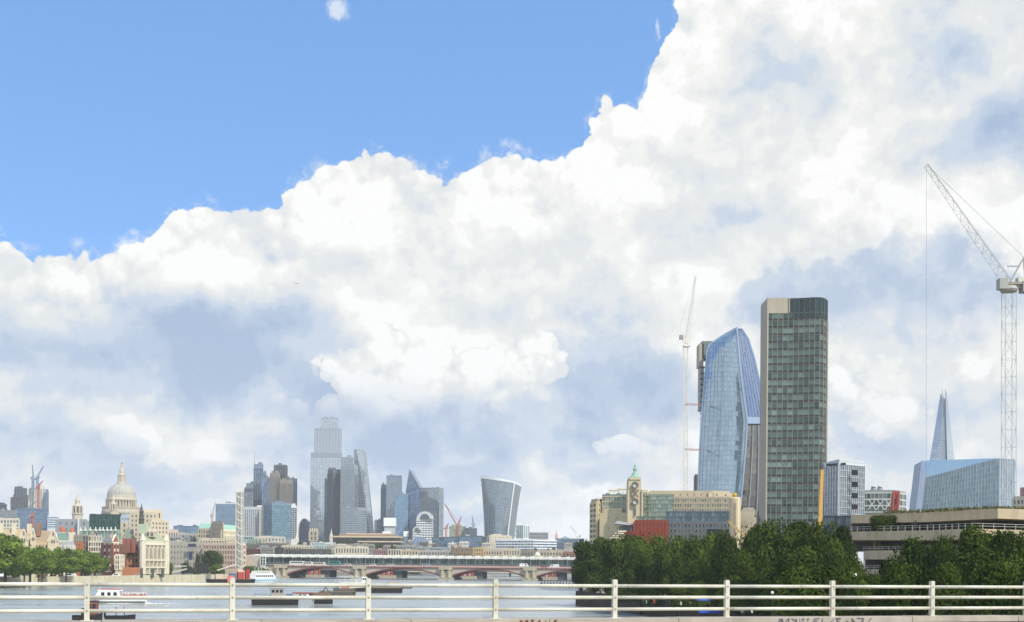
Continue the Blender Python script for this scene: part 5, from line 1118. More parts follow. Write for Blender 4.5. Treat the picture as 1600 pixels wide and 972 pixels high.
# ================================================================== SOUTH BANK
# ribbed office tower with rounded corner
def south_tower():
    Y = 620; zb = GZ; ztop = P(1190, 466, Y).z
    ST = stone((170, 160, 140), .85, .12, .15, .6); FIN = stone((118, 116, 102), .8, .15, .2, .5); GD = G_((40, 60, 58), (122, 146, 140), .4, .06); CR = G_((16, 36, 40), (34, 60, 62), .4, .06)
    x = lambda px: X2(px, Y, 650).x
    a = X2(1189, Y + 14, 650); b = Vector((x(1197.5), Y)); c = Vector((x(1272), Y - 5)); rad = 7.0; d_ = X2(1286.5, Y + 14, 650)
    rt = thing('ribbed_tower', 'tall office tower of dark green glass with tan stone ribs and a rounded right corner', 'tower', (b.x, b.y, zb))
    arc = [c + Vector((math.sin(t) * (d_.x - c.x), (1 - math.cos(t)) * (d_.y - c.y))) for t in [i / 8 * math.pi / 2 for i in range(9)]]
    poly = ccw([a, b + Vector((.3, .6)), Vector((x(1233), Y - .2)), c + Vector((0, .6))] + [q + Vector((-.4, .5)) for q in arc[1:]] + [Vector((d_.x, Y + 40)), a * (1 + 30 / Y)])
    part('core', MB().prism(poly, zb, ztop - .6), stone((60, 62, 58), .8, .1, .3), rt)
    part('end_wall', MB().prism(ccw([a + Vector((-.2, 0)), b + Vector((-.15, -.5)), b + Vector((.6, -.5)), b + Vector((.6, 2)), a + Vector((.6, 6))]), zb, ztop), ST, rt)
    # front: bays left of the round part, then round
    zc0 = P(1210, 490, Y).z; xr = x(1233)
    part('top_panel', MB().frame_box((b.x - .1, Y - .45, zc0), (xr - b.x + .1, -.9, 0), (0, 2, 0), (0, 0, ztop - zc0)), ST, rt)
    part('parapet', MB().prism(ccw([a, b + Vector((0, -.6)), Vector((x(1252), Y - 1)), Vector((x(1252), Y + 20)), a * (1 + 16 / Y)]), ztop - .7, ztop + .15), ST, rt)
    line = [b, Vector((xr, Y - 1)), c] + arc[1:]
    # one chain of bay edges along the front
    L = [0]
    for p, q in zip(line, line[1:]): L.append(L[-1] + (q - p).length)
    def at(s):
        s *= L[-1]
        for i in range(len(line) - 1):
            if s <= L[i + 1] + 1e-6: return line[i].lerp(line[i + 1], (s - L[i]) / (L[i + 1] - L[i]))
        return line[-1]
    NB = 18; NF = 31; z_lo = P(1240, 850, Y).z; H = zc0 - z_lo; fh = H / NF
    edges = [at(i / NB) for i in range(NB + 1)]; isplit = min(range(NB + 1), key=lambda i: abs(edges[i].x - xr))
    zr = P(1262, 499, Y).z
    gl = MB(); zt_round = ztop - .3
    blk = MB()
    def nr_(i):
        e = edges[min(i + 1, NB)] - edges[max(i - 1, 0)]; return Vector((e.y, -e.x, 0)).normalized()
    for i in range(NB):
        p, q = edges[i], edges[i + 1]; e = (q - p); k = Vector((e.y, -e.x, 0)).normalized()
        n0 = sum(1 for _ in range(1))
        for j in range(NF):
            z0_ = z_lo + j * fh; P0 = Vector((p.x, p.y, z0_)); E = Vector((e.x, e.y, 0))
            t1, t2 = random.gauss(0, .02), random.gauss(0, .02)
            r_ = min(1, max(0, .55 * random.random() + .45 * random.Random(j * 7 + (i // 5)).random()))
            for (h0, h1, mbx, off) in ((.0, .30, blk, .02), (.30, 1.0, gl, .12)):
                A_ = P0 + Vector((0, 0, fh * h0)) + k * (off - t1 - t2); B_ = P0 + E + Vector((0, 0, fh * h0)) + k * (off + t1 - t2); C_ = P0 + E + Vector((0, 0, fh * h1)) + k * (off + t1 + t2); D_ = P0 + Vector((0, 0, fh * h1)) + k * (off - t1 + t2)
                mbx.face([A_, B_, C_, D_], r_)
    part('glazing', gl, GD, rt, 'stuff'); part('dark_window', blk, G_((14, 20, 20), (40, 46, 44), .2, .1), rt, 'stuff')
    # crown glazing on the round part
    cg = MB(); cb = MB()
    for i in range(isplit, NB):
        p, q = edges[i], edges[i + 1]; e = (q - p); k = Vector((e.y, -e.x, 0)).normalized() * .25; zl = zc0 - 2.5 if i > isplit else zc0
        cg.face([(p.x + k.x, p.y + k.y, zl), (q.x + k.x, q.y + k.y, zl), (q.x + k.x, q.y + k.y, zt_round), (p.x + k.x, p.y + k.y, zt_round)])
        cb.frame_box((p.x, p.y, zl), k * 2.2, Vector((e.x, e.y, 0)).normalized() * .35, (0, 0, zt_round - zl))
    part('crown_glazing', cg, CR, rt, 'stuff'); part('crown_mullion', cb, stone((64, 84, 82), .5, .1, .2), rt, 'stuff')
    for j in range(NF + 1):
        z = z_lo + j * fh; mb = MB()
        for i in range(NB):
            p, q = edges[i], edges[i + 1]; e = (q - p); k = Vector((e.y, -e.x, 0)).normalized()
            mb.frame_box((p.x, p.y, z - .14), (e.x, e.y, 0), k * .32, (0, 0, .26))
        part('floor_band', mb, stone((104, 106, 96), .7, .1, .2), rt)
    for i in range(NB + 1):
        p = edges[i]; k = nr_(i); u = Vector((-k.y, k.x, 0)); broad = i >= NB - 3
        zt = zc0 if i <= isplit else (zr if i < NB - 3 else zr + .3)
        w = .9 if broad else .36; o = Vector((p.x, p.y, zb)) - u * w / 2 - k * .3
        part('rib', MB().frame_box(o, u * w, k * (1.15 if broad else .55), (0, 0, (ztop if i == isplit else zt) - zb)), ST if broad else FIN, rt)
south_tower()

# swelling blue glass tower
def blue_tower():
    Y = 780; a = lambda px, py, dy=0: P(px, py, Y + dy)
    rt = thing('curved_glass_tower', 'swelling blue glass tower with a slanted pointed top and a bright ridge', 'tower', a(1130, 850))
    plinth(rt, 1094, 1200, 850, Y + 2, 30, stone((92, 112, 136), .6, .08, .2))
    def interp(tab, y):
        for (y0, x0), (y1, x1) in zip(tab, tab[1:]):
            if y0 <= y <= y1: return x0 + (x1 - x0) * (y - y0) / (y1 - y0)
        return tab[-1][1] if y > tab[-1][0] else tab[0][1]
    Lt = [(513, 1149), (520, 1136), (530, 1120), (538, 1109), (543, 1105.5), (560, 1103.5), (600, 1100), (650, 1096), (700, 1093), (768, 1090.5), (850, 1092)]
    Mt = [(513, 1151), (519, 1152), (560, 1155), (600, 1159.5), (658, 1167.5), (700, 1165), (768, 1159), (850, 1150)]
    Rt = [(513, 1158), (520, 1163), (527, 1168.5), (560, 1179), (600, 1188), (658, 1199), (700, 1203), (768, 1206), (850, 1206)]
    ys = [850 - (850 - 513.5) * i / 44 for i in range(45)]
    NR = 44
    def S1(s, t):
        y = 850 + (513.5 - 850) * t; xl, xm = interp(Lt, y), interp(Mt, y); p = a(xl, y, 10).lerp(a(xm, y, -6), s); return p + Vector((0, -5 * math.sin(math.pi * s), 0))
    def S2(s, t):
        y = 850 + (513.5 - 850) * t; xm, xr = interp(Mt, y), interp(Rt, y); p = a(xm, y, -6).lerp(a(xr, y, 34), s); return p
    BG = G_((150, 174, 192), (168, 188, 202), .7, .04); BD = G_((62, 100, 150), (76, 114, 162), .55, .05); LOW = G_((50, 48, 42), (96, 92, 80), .4, .06)  # BD: the side's deep blue sky reflection is put into its glass colour
    p1, v1, h1 = MB(), MB(), MB(); curtain(S1, 12, NR, .07, .06, .16, .12, p1, v1, h1, .0022, flat=False)
    part('glazing', p1, BG, rt, 'stuff'); part('mullion', v1, stone((160, 176, 190), .4, .06, .2, .2, 0, .4), rt, 'stuff'); part('transom', h1, stone((140, 160, 180), .4, .06, .2, .2, 0, .4), rt, 'stuff')
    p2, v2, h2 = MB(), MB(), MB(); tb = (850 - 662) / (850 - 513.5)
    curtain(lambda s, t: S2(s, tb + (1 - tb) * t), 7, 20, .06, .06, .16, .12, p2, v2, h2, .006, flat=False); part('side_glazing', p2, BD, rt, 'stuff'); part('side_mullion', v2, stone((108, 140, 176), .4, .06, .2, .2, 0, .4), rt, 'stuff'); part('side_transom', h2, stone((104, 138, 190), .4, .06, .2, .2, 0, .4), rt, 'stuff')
    p3, v3, h3 = MB(), MB(), MB(); curtain(lambda s, t: S2(s, tb * t * .985), 4, 22, .1, .05, .5, .1, p3, v3, h3, .008, flat=False); part('lower_glazing', p3, LOW, rt, 'stuff'); part('lower_fin', v3, stone((136, 140, 136), .4, .06, .2), rt, 'stuff'); part('lower_transom', h3, stone((84, 82, 72), .5, .06, .2), rt, 'stuff')
    mb = MB()
    for i in range(22): q0, q1 = S2(0, tb * i / 22), S2(0, tb * (i + 1) / 22)
    t0 = (850 - 662) / (850 - 513.5)
    b0, b1 = MB(), MB()
    a0_, a1_ = S2(0, t0), S2(1, t0); part('belt', MB().frame_box(a0_ + Vector((0, -.5, 0)), a1_ - a0_, (0, .8, 0), (0, 0, 4.2)), G_((130, 164, 200), (160, 186, 214), .5, .05), rt)
    for nm, S, s, w in (('ridge', S1, 1, .9), ('edge_trim', S1, 0, .9), ('edge_trim', S2, 1, .8)):
        mb = MB()
        for i in range(40): mb.bar(S(s, i / 40) + Vector((0, -.4, 0)), S(s, (i + 1) / 40) + Vector((0, -.4, 0)), w)
        part(nm, mb, stone((160, 182, 202), .35, .04, .2, .2, 0, .4), rt)
    rows = []
    for i in range(0, 45, 2):
        t = i / 44; rows.append([S1(.02, t) + Vector((.4, 2.5, 0)), S1(.98, t) + Vector((0, 3.5, 0)), S2(.98, t) + Vector((-1, 0, 0)), S2(1, t) + Vector((-6, 16, 0)), S1(0, t) + Vector((6, 34, 0))])
    n_ = len(rows); part('core', MB().add(sum(rows, []), [(j * 5 + i, j * 5 + (i + 1) % 5, (j + 1) * 5 + (i + 1) % 5, (j + 1) * 5 + i) for j in range(n_ - 1) for i in range(5)] + [tuple(range(5 * n_ - 5, 5 * n_))]), stone((92, 112, 136), .6, .08, .2), rt)
    # lift core behind the left shoulder
    for (x0, x1, y0, y1, c, nm) in ((1092.5, 1099.5, 537, 572, (176, 166, 146), 'lift_shaft'), (1097, 1115, 533, 560, (112, 122, 118), 'plant_screen'), (1094.5, 1100, 572, 640, (160, 158, 150), 'hoist_track')):
        p, q = a(x0, y1, 18), a(x1, y0, 18)
        part(nm, MB().frame_box(p, (q.x - p.x, 0, 0), (0, 12, 0), (0, 0, q.z - p.z)), stone(c, .8, .15, .3), rt)
    for j in range(12):
        p = a(1094, 575 + j * 9, 17); part('hoist_bracket', MB().frame_box(p, (3.0, 0, 0), (0, 1, 0), (0, 0, .9)), DKW, rt)
    p, q = a(1085, 760, 30), a(1093, 741, 30)
blue_tower()
bld('low_core', 'thin beige stair core left of the foot of the blue glass tower', 'tower', [(1085, 800), (1093, 800)], 741, stone((184, 172, 150), .85, .1, .2), DKG, [(2, 12, .6, .4)], yb=790, z0=GZ, depth=6)
# its crane
WC = stone((228, 220, 200), .6, .08, .5)
ck = crane('tall slim cream luffing crane tied to the blue glass tower', 1071.5, 850, 541, (1087.5, 431), 770, WC, 2.5, (-7, -14), 1.8, 22, z0=GZ, r_=.15, A=(1063, 508), hook=(1074.5, 560))
for y0 in (632.5, 703):
    part('tie_beam', MB().bar(P(1071, y0, 770), P(1094, y0 + .5, 785), .5).bar(P(1071, y0 - 2, 770), P(1094, y0 - 1, 785), .3), stone((170, 120, 110), .7, .1, .3), ck)
# giant crane on the right
gc = crane('giant white lattice crane at the right edge with its jib raised to the left', 1576.5, 860, 452, (1447.5, 257), 285, stone((164, 162, 152), .55, .08, .6), 2.45, (26, -3), 2.4, 22, z0=GZ, r_=.062, A=(1600, 402), hook=(1447, 815))
p = P(1578, 443, 285)
part('machinery_deck', MB().frame_box(p + Vector((-1.2, -1.1, -.5)), (9.5, 0, .4), (0, 2.2, 0), (0, 0, .55)), stone((150, 140, 126), .7, .15, .6), gc)
part('machine_house', MB().frame_box(p + Vector((1.6, -.9, .1)), (3.2, 0, .1), (0, 1.8, 0), (0, 0, 1.2)), stone((196, 198, 176), .6, .1, .6), gc)
part('jib_walkway', MB().bar(P(1574, 416, 285), P(1592, 416, 285), .25), STEEL, gc)

# twin slab block in the right: blue glass with slanted facets
def facet_block():
    Y = 1150; a = lambda px, py, dy=0: P(px, py, Y + dy)
    rt = thing('faceted_block', 'broad pale blue glass block with a diagonal folded roof facet', 'office', a(1500, 810))
    GA = G_((116, 146, 168), (144, 170, 188), .5, .06); GB = G_((84, 108, 118), (112, 132, 140), .5, .08)
    plinth(rt, 1432, 1583, 830, Y - 6, 40, stone((150, 166, 180), .6, .08, .1))
    A, B, C, D = a(1439, 720, 0), a(1563, 715.5, 0), a(1563, 830, 0), a(1433, 830, 0)
    lo, apex = a(1446.5, 746, -14), a(1558, 716, -2)
    fl, fr = a(1436, 830, -14), a(1560, 830, -14)
    part('roof_facet', MB().face([a(1440, 720, 0), lo, apex, a(1562, 715.5, 0)]), GA, rt)
    pn, bv, bh = MB(), MB(), MB()
    curtain(quadS(a(1437, 830, -14), a(1560, 830, -14), a(1560, 716.5, -6), lo), 26, 12, .25, .08, .4, .2, pn, bv, bh, .004)
    part('glazing', pn, GB, rt, 'stuff'); part('fin', bv, stone((112, 128, 142), .5, .08, .2), rt, 'stuff'); part('floor_band', bh, stone((130, 144, 154), .5, .08, .2), rt, 'stuff')
    part('left_facet', MB().face([a(1427, 830, 0), a(1437, 830, -14), lo, a(1440, 720, 0)]), G_((164, 178, 206), (180, 192, 214), .5, .1), rt)
    b2 = MB(); b2.add([a(1427, 830, 1), a(1585, 830, 1), a(1585, 717.5, 1), a(1562, 716, 1), a(1440, 720.5, 1)] + [p + Vector((8, 45, 0)) for p in (a(1427, 830, 1), a(1585, 830, 1), a(1585, 717.5, 1), a(1562, 716, 1), a(1440, 720.5, 1))], [(4, 3, 2, 1, 0), (5, 6, 7, 8, 9)] + [(i, (i + 1) % 5, (i + 1) % 5 + 5, i + 5) for i in range(5)])
    part('wall', b2, stone((150, 166, 180), .6, .08, .1), rt)
    pn, bv, bh = MB(), MB(), MB(); curtain(quadS(a(1561, 830, -14), a(1585, 830, 0), a(1585, 718, 0), a(1562, 716.5, -6)), 6, 12, .25, .08, .3, .2, pn, bv, bh, .004)
    part('right_glazing', pn, G_((140, 158, 174), (166, 180, 190), .4, .1), rt, 'stuff'); part('right_fin', bv, stone((160, 172, 180), .5, .08, .2), rt, 'stuff'); part('right_band', bh, stone((150, 164, 174), .5, .08, .2), rt, 'stuff')
facet_block()
bld('low_block', 'low beige roof edge at the far right behind the giant crane', 'building', [(1583, 900), (1612, 890)], 777, ro((196, 184, 160)), LOWG, [(5, 1, .4, .5)], yb=790, z0=GZ)
bld('red_block', 'small dark red block at the right picture edge', 'building', [(1595, 1000), (1612, 1000)], 762, ro((120, 70, 66)), LOWG, [(3, 2, .4, .4)], yb=778, z0=GZ)
# shard like spire
def spire():
    Y = 2030; a = lambda px, py, dy=0: P(px, py, Y + dy)
    rt = thing('glass_spire', 'tapering glass spire skyscraper with a split open tip', 'tower', a(1472, 800))
    plinth(rt, 1442, 1494, 820, Y - 4, 30, STEEL)
    B = stone((150, 160, 172), .5, .06, .1)
    faces = [([(1437, 820, 8), (1465.5, 820, -14), (1473.5, 622, -6), (1470, 616, 4)], (186, 200, 212), 'left_glazing'), ([(1466, 820, -10), (1483, 820, -10), (1477.8, 622, -4), (1474, 622, -4)], (124, 138, 154), 'middle_glazing'), ([(1483, 820, -14), (1502, 820, 10), (1478.5, 612, 4), (1477.5, 624, -6)], (190, 206, 214), 'right_glazing')]
    for q, c, nm in faces:
        pn, bv, bh = MB(), MB(), MB(); a0_, a1_, a2_, a3_ = [a(*t) for t in q]
        curtain(quadS(a0_, a1_, a2_, a3_), 4, 46, .1, .12, .35, .25, pn, bv, bh, .003)
        part(nm, pn, G_(c, tuple(min(255, x + 22) for x in c), .5, .08), rt, 'stuff'); part('frame', bv, B, rt, 'stuff'); part('floor_band', bh, B, rt, 'stuff')
    core = [a(1443, 820, 10), a(1466, 820, -8), a(1483, 820, -8), a(1494, 820, 12), a(1468, 820, 40)]; top = [a(1471.5, 626, 5), a(1474, 626, 0), a(1477, 626, 0), a(1477.8, 626, 5), a(1475, 626, 10)]
    part('core', MB().add(core + top, [(i, (i + 1) % 5, (i + 1) % 5 + 5, i + 5) for i in range(5)] + [(5, 6, 7, 8, 9)]), stone((120, 130, 144), .6, .06, .1), rt)
    for (p, q, r_) in (((1471.2, 630, 4), (1472.4, 607, 4), .9), ((1478.2, 630, 4), (1477.2, 606.5, 4), .9), ((1473.6, 628, 2), (1474.2, 615, 2), .6)): part('tip', MB().tube(a(*p), a(*q), r_ * 1.6, 5, r_ * .3), STEEL, rt)
    for j in range(6): p, q = a(1473.8, 626 + j * 4.5, -7), a(1477.8, 626 + j * 4.5, -7); part('tip_floor', MB().bar(p, q, .9), DKW, rt)
spire()
# white gridded office with holes, right of the ribbed tower
wg = bld('gridded_office', 'pale gridded glass office with four dark open terraces', 'office', [(1287, 560), (1311, 540), (1350, 552)], 719.5, stone((196, 202, 204), .6, .08, .2), glass((136, 148, 158), (168, 178, 184), .45, .08), [(6, 9, .10, .10), (12, 9, .16, .08)], stone((186, 190, 190), .6, .06, .2), yb=812, z0=GZ, cap=.6)
for py in (735, 753.5, 771, 788.5):
    q0, q1 = P(1330, py + 7.5, 543), P(1338, py, 545); part('terrace_shade', MB().frame_box(q0 + Vector((0, -.9, 0)), (q1.x - q0.x, .6, 0), (0, .3, 0), (0, 0, q1.z - q0.z)), stone((28, 28, 30), .8, .1, .3), wg)  # shade inside each terrace, put on the front as a near-black slab
q0, q1 = P(1290, 729, 548), P(1321, 723, 539); part('recess_shade', MB().frame_box(q0 + Vector((0, -1.6, 0)), (q1.x - q0.x, -8, 0), (0, .3, 0), (0, 0, q1.z - q0.z)), stone((60, 60, 62), .8, .1, .3), wg)  # shade of the recess, put on as a dark slab
bld('dark_podium', 'dark teal podium below the pale gridded office', 'building', [(1287, 520), (1332, 515)], 806, stone((44, 58, 66), .6, .1, .2), DKG, [(8, 1, .1, .2)], yb=822, z0=GZ)
# glass office with cross braces and red crane foot
gx = bld('braced_office', 'low glass office with white cross braces and rooftop vents', 'office', [(1348, 640), (1398, 635), (1415, 650)], 768, stone((150, 152, 148), .7, .1, .2), G_((70, 80, 78), (130, 138, 134), .4), [(8, 3, .08, .2), (3, 3, .08, .2)], stone((196, 200, 194), .6, .06, .2), yb=800, z0=GZ, cap=.8)
mb = MB()
for i in range(3): mb.bar(P(1356 + i * 13, 779, 633), P(1369 + i * 13, 797, 633), .35).bar(P(1369 + i * 13, 779, 633), P(1356 + i * 13, 797, 633), .35)
part('brace', mb, stone((196, 200, 194), .6, .06, .2), gx, 'stuff')
for px in (1365, 1375): p = P(px, 768, 645); part('roof_vent', MB().lathe(p + Vector((0, 0, -.5)), [(1.5, 0), (1.5, 2), (1.0, 2.4), (1.4, 2.8), (1.2, 3.2)], 12), STEEL, gx)
p, q = P(1390, 803, 600), P(1403, 767, 600); t_ = thing('red_mast', 'stubby red piling rig mast leaning in front of the braced office', 'rig', (p.x, p.y, GZ))
mb = MB(); lattice(mb, (p.x, p.y, GZ), P(1400, 768, 600), 3.4, 2.4, 9, .45, 4); part('mast', mb, paint((160, 74, 58)), t_); part('cladding', MB().frame_box(P(1389, 803, 601), (3.4, 0, 0), (0, 1.5, 0), (2.2, 0, 7)).frame_box(P(1396.5, 786, 601), (2.6, 0, 0), (0, 1.4, 0), (.3, 0, 6)), paint((150, 66, 52)), t_, 'stuff')

# tower with ring and cross windows and the long wharf building
def wharf():
    Y = 520; S_ = stone((200, 186, 154), .88, .15, .3, .5); rt = thing('wharf_tower', 'slim stone tower with round and cross shaped windows and a green pinnacle', 'tower', (P(992, 850, Y).x, Y, GZ))
    p = lambda px, py, dy=0: P(px, py, Y + dy)
    def fr(y0, y1, xa, xb, ya, yb_, m, nm, d=8):
        q0, q1 = p(xa, y1), p(xb, y0); return part(nm, MB().frame_box((q0.x, Y + ya, q0.z), (q1.x - q0.x, 0, 0), (0, d, 0), (0, 0, q1.z - q0.z)), m, rt)
    z = lambda py: p(992, py).z
    plinth(rt, 979, 1006, 870, Y + 1, 8, S_)
    a, b, c_, d_ = p(978, 870), p(1007, 870), p(1001.5, 748), p(982.5, 748)
    part('shaft', MB().add([a, b, c_, d_] + [q + Vector((0, 9, 0)) for q in (a, b, c_, d_)], [(3, 2, 1, 0), (4, 5, 6, 7), (0, 1, 5, 4), (1, 2, 6, 5), (2, 3, 7, 6), (3, 0, 4, 7)]), S_, rt)
    fr(746, 749.5, 983.5, 1000.8, -.4, 0, S_, 'cornice'); fr(765, 860, 980, 983.2, -.8, 0, S_, 'buttress', 3); fr(765, 860, 1001.5, 1004.8, -.8, 0, S_, 'buttress', 3)
    for py in (758, 784):
        c = p(992.2, py, -1.2); mb = MB(); N_ = 20
        for k in range(N_): t, u = 2 * math.pi * k / N_, 2 * math.pi * (k + 1) / N_; mb.bar(c + Vector((math.cos(t), 0, math.sin(t))) * 1.25, c + Vector((math.cos(u), 0, math.sin(u))) * 1.25, .5)
        w = part('ring_window', mb, stone((112, 104, 92), .8, .1, .3), rt); part('pane', MB().tube(c + Vector((0, .3, 0)), c + Vector((0, .9, 0)), 1.0, 16), stone((196, 200, 190), .4, .08, .3), w)
    c = p(992.2, 771, -1.2); part('cross_window', MB().bar(c + Vector((-1.3, 0, -1.6)), c + Vector((1.3, 0, 1.6)), .6).bar(c + Vector((1.3, 0, -1.6)), c + Vector((-1.3, 0, 1.6)), .6), stone((112, 104, 92), .8, .1, .3), rt)
    part('slot_window', MB().frame_box(p(991.6, 806, -.8), (.5, 0, 0), (0, .4, 0), (0, 0, 3.4)), DKW, rt)
    cc = p(992, 747, 4.5); part('pinnacle', MB().lathe(cc, [(2.4, -.3), (2.3, .4), (1.4, 1.2), (.75, 2.4), (.6, 3.2), (.85, 3.5), (.8, 4.0), (.35, 4.6), (.25, 5.0), (.5, 5.3), (.1, 5.9)], 12), stone((140, 172, 148), .7, .15, .4), rt)
wharf()
SAND = stone((198, 182, 146), .88, .14, .2, .4)
bld('sand_block', 'sand coloured block with stacked balconies at the left end of the wharf', 'building', [(923.5, 545), (933, 535), (944, 540)], 781, ro((176, 164, 140)), LOWG, [(2, 8, .2, .5), (3, 8, .55, .4)], SAND, yb=850, z0=GZ, cap=.6, depth=14, proud=.5)
bld('sand_block', 'blank sunlit sand wall left of the stone clock like tower', 'building', [(943.5, 530), (972, 527)], 798, SAND, LOWG, [(2, 3, .9, .85)], yb=850, z0=GZ, depth=14)
bld('glazed_attic', 'grey green glazed upper floors above the sand wall', 'building', [(941, 536), (982, 533)], 774, ro((120, 132, 126)), G_((92, 112, 112), (150, 166, 160), .4), [(9, 3, .12, .2)], SAND, yb=800, z0=GZ, cap=.5, plant=2)
for k, (x0, x1, y0) in enumerate(((952, 966, 765), (966, 981, 763), (1003, 1012, 765))):
    a, b = P(x0, 774, 540), P(x1, y0, 540); t_ = thing('roof_pergola', ['left white roof pergola beside the stone tower', 'right white roof pergola touching the stone tower', 'small cream roof pergola right of the stone tower'][k], 'pergola', (a.x, a.y, a.z))
    part('canopy', MB().frame_box((a.x, a.y, b.z - .5), (b.x - a.x, 0, 0), (0, 4, 0), (0, 0, .5)), ro((222, 206, 170)), t_)
    for i in range(3): part('post', MB().frame_box((a.x + (b.x - a.x) * i / 2.1, a.y, a.z - .4), (.35, 0, 0), (0, .35, 0), (0, 0, b.z - a.z)), ro((210, 196, 164)), t_)
bld('sunlit_annex', 'small stepped parapet block between pergola and tower', 'building', [(1003, 542), (1016, 540)], 770, ro((200, 180, 146)), LOWG, [(2, 2, .7, .6)], yb=784, z0=GZ)
bld('green_glass_hall', 'pale green glazed block right of the stone tower', 'office', [(1006, 530), (1052, 527)], 772, ro((132, 140, 120)), G_((128, 148, 136), (176, 190, 176), .4, .08), [(12, 6, .05, .09)], stone((140, 148, 134), .6, .1, .2), yb=812, z0=GZ)
bld('wharf_block', 'long beige wharf building with rows of small bright windows', 'building', [(1050, 540), (1143, 536)], 776.5, ro((172, 160, 136)), glass((110, 110, 96), (210, 208, 184), .2, .15), [(24, 3, .45, .45)], yb=802, z0=GZ)
bld('roof_slab', 'long plain concrete roof storey of the wharf building', 'building', [(1015, 548), (1112, 543), (1140, 547)], 769, ro((184, 170, 144)), DKG, [(9, 1, .8, .75), (2, 1, .8, .75)], yb=777, z0=GZ)
RUST = stone((138, 66, 48), .85, .15, .3, .4)
bld('rust_red_block', 'rust red clad block with one tall window', 'building', [(992, 470), (1042, 466)], 812.5, RUST, glass((44, 48, 50), (110, 118, 118), .3), [(9, 3, .86, .45)], yb=850, z0=GZ, cap=0)
bld('rust_red_block', 'lower rust red wing stepping down to the left', 'building', [(966, 468), (994, 464)], 831.5, RUST, glass((44, 48, 50), (150, 156, 150), .3), [(5, 1, .5, .4)], yb=846, z0=GZ)
bld('roof_deck_block', 'grey green parapet storey on top of the rust red block', 'building', [(994, 474), (1042, 472)], 807, stone((110, 120, 108), .7, .1, .3), G_((100, 120, 112), (160, 176, 160), .3), [(8, 1, .1, .2)], yb=813, z0=GZ)
t_ = bld('slanted_roof_pavilion', 'grey pavilion with a slanted metal roof above the lower rust wing', 'building', [(968, 480), (993, 478)], 822, stone((120, 122, 118), .7, .1, .3), G_((70, 84, 84), (120, 130, 128), .3), [(5, 1, .15, .2)], yb=834, z0=GZ)
a, b = P(961, 818, 476), P(991, 812, 476); part('roof', MB().add([a, P(993, 822, 476), P(993, 819.5, 476), P(966, 813.5, 476)] + [q + Vector((0, 9, 0)) for q in (a, P(993, 822, 476), P(993, 819.5, 476), P(966, 813.5, 476))], [(0, 1, 2, 3), (7, 6, 5, 4), (0, 4, 5, 1), (1, 5, 6, 2), (2, 6, 7, 3), (3, 7, 4, 0)]), stone((176, 180, 178), .5, .1, .3), t_)
t_ = thing('stepped_terrace', 'white stepped terrace edge at the left foot of the rust wing', 'terrace', P(958, 842, 462))
for j in range(4): p = P(953.5 + j * 4, 841 - j * 3.3, 462 + j); part('slab', MB().frame_box(p, (3.2, 0, 0), (0, 5, 0), (0, 0, .5)), ro((206, 196, 172)), t_); part('slab_support', MB().frame_box(p + Vector((.3, 1, -8)), (2.4, 0, 0), (0, 3, 0), (0, 0, 8)), ro((160, 150, 132)), t_)
gb_ = bld('grey_clad_block', 'wide dark grey panelled block with scattered windows right of the rust red block', 'building', [(1041, 468), (1153, 462)], 815, stone((112, 112, 110), .7, .2, .3, .5), glass((40, 46, 48), (112, 124, 122), .3), [(20, 4, .55, .4)], stone((104, 106, 106), .7, .25, .3, .4), yb=852, z0=GZ)
bld('blue_glass_storey', 'blue grey glazed storey on top of the grey panelled block', 'building', [(1041, 474), (1153, 468)], 798.5, stone((90, 104, 110), .6, .1, .3), G_((74, 96, 108), (120, 140, 146), .4), [(22, 2, .06, .12)], yb=815, z0=GZ, plant=0)
for k, (x0, x1, y0, y1) in enumerate(((1105, 1128, 827, 838), (1133, 1152, 827, 838))):
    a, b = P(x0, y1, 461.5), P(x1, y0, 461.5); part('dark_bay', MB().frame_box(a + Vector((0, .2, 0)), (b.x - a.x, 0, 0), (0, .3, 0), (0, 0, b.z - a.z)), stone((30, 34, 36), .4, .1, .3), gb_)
# gold ball mast and diagonal beam
p = P(1148, 850, 430); t_ = thing('beacon_mast', 'sand coloured drum with a golden ball and a tall pale mast', 'mast', (p.x, p.y, GZ))
part('drum', MB().lathe((P(1148.5, 800, 434).x, 434, 0), [(2.0, GZ), (2.05, P(1148, 779, 434).z), (1.5, P(1148, 777, 434).z)], 16), SAND, t_)
q = P(1148, 773.8, 434); part('ball', MB().ball(q, .92, 14), stone((216, 178, 60), .3, .1, .5, .2, 0, .6), t_)
part('pole', MB().tube((P(1153, 850, 431).x, 431, GZ), P(1153, 780, 431), .26, 8), ro((228, 216, 184)), t_)
p, q = P(1161, 837, 428), P(1137, 812.5, 428); t_ = thing('diagonal_boom', 'tan diagonal boom rising leftward out of the trees', 'boom', P(1161, 850, 428))
part('boom', MB().bar(P(1170, 846, 428), q, .75), stone((186, 158, 104), .7, .15, .4), t_); q2 = P(1170, 846, 428); part('base', MB().box(q2.x, 428, GZ, 3, 3, q2.z - GZ), stone((150, 130, 96), .7, .15, .4), t_); part('tip', MB().bar(q, P(1138.5, 814, 428), 1.0), stone((120, 100, 70), .7, .15, .4), t_)
bld('beige_block', 'plain beige block with a dark slot at the foot of the blue glass tower', 'building', [(1154, 480), (1178, 478)], 805, stone((196, 180, 150), .85, .1, .2), DKG, [(3, 2, .9, .8)], yb=850, z0=GZ)
bld('plant_box', 'small grey plant box on the beige block', 'building', [(1161, 484), (1178, 483)], 795.5, ro((168, 160, 146)), DKG, [(3, 1, .8, .7)], yb=805, z0=GZ)
bld('dark_slot_block', 'narrow dark glazed block between the beige block and the ribbed tower', 'building', [(1177.5, 482), (1187.5, 480)], 806, DKW, DKG, [(2, 4, .15, .2)], yb=850, z0=GZ)
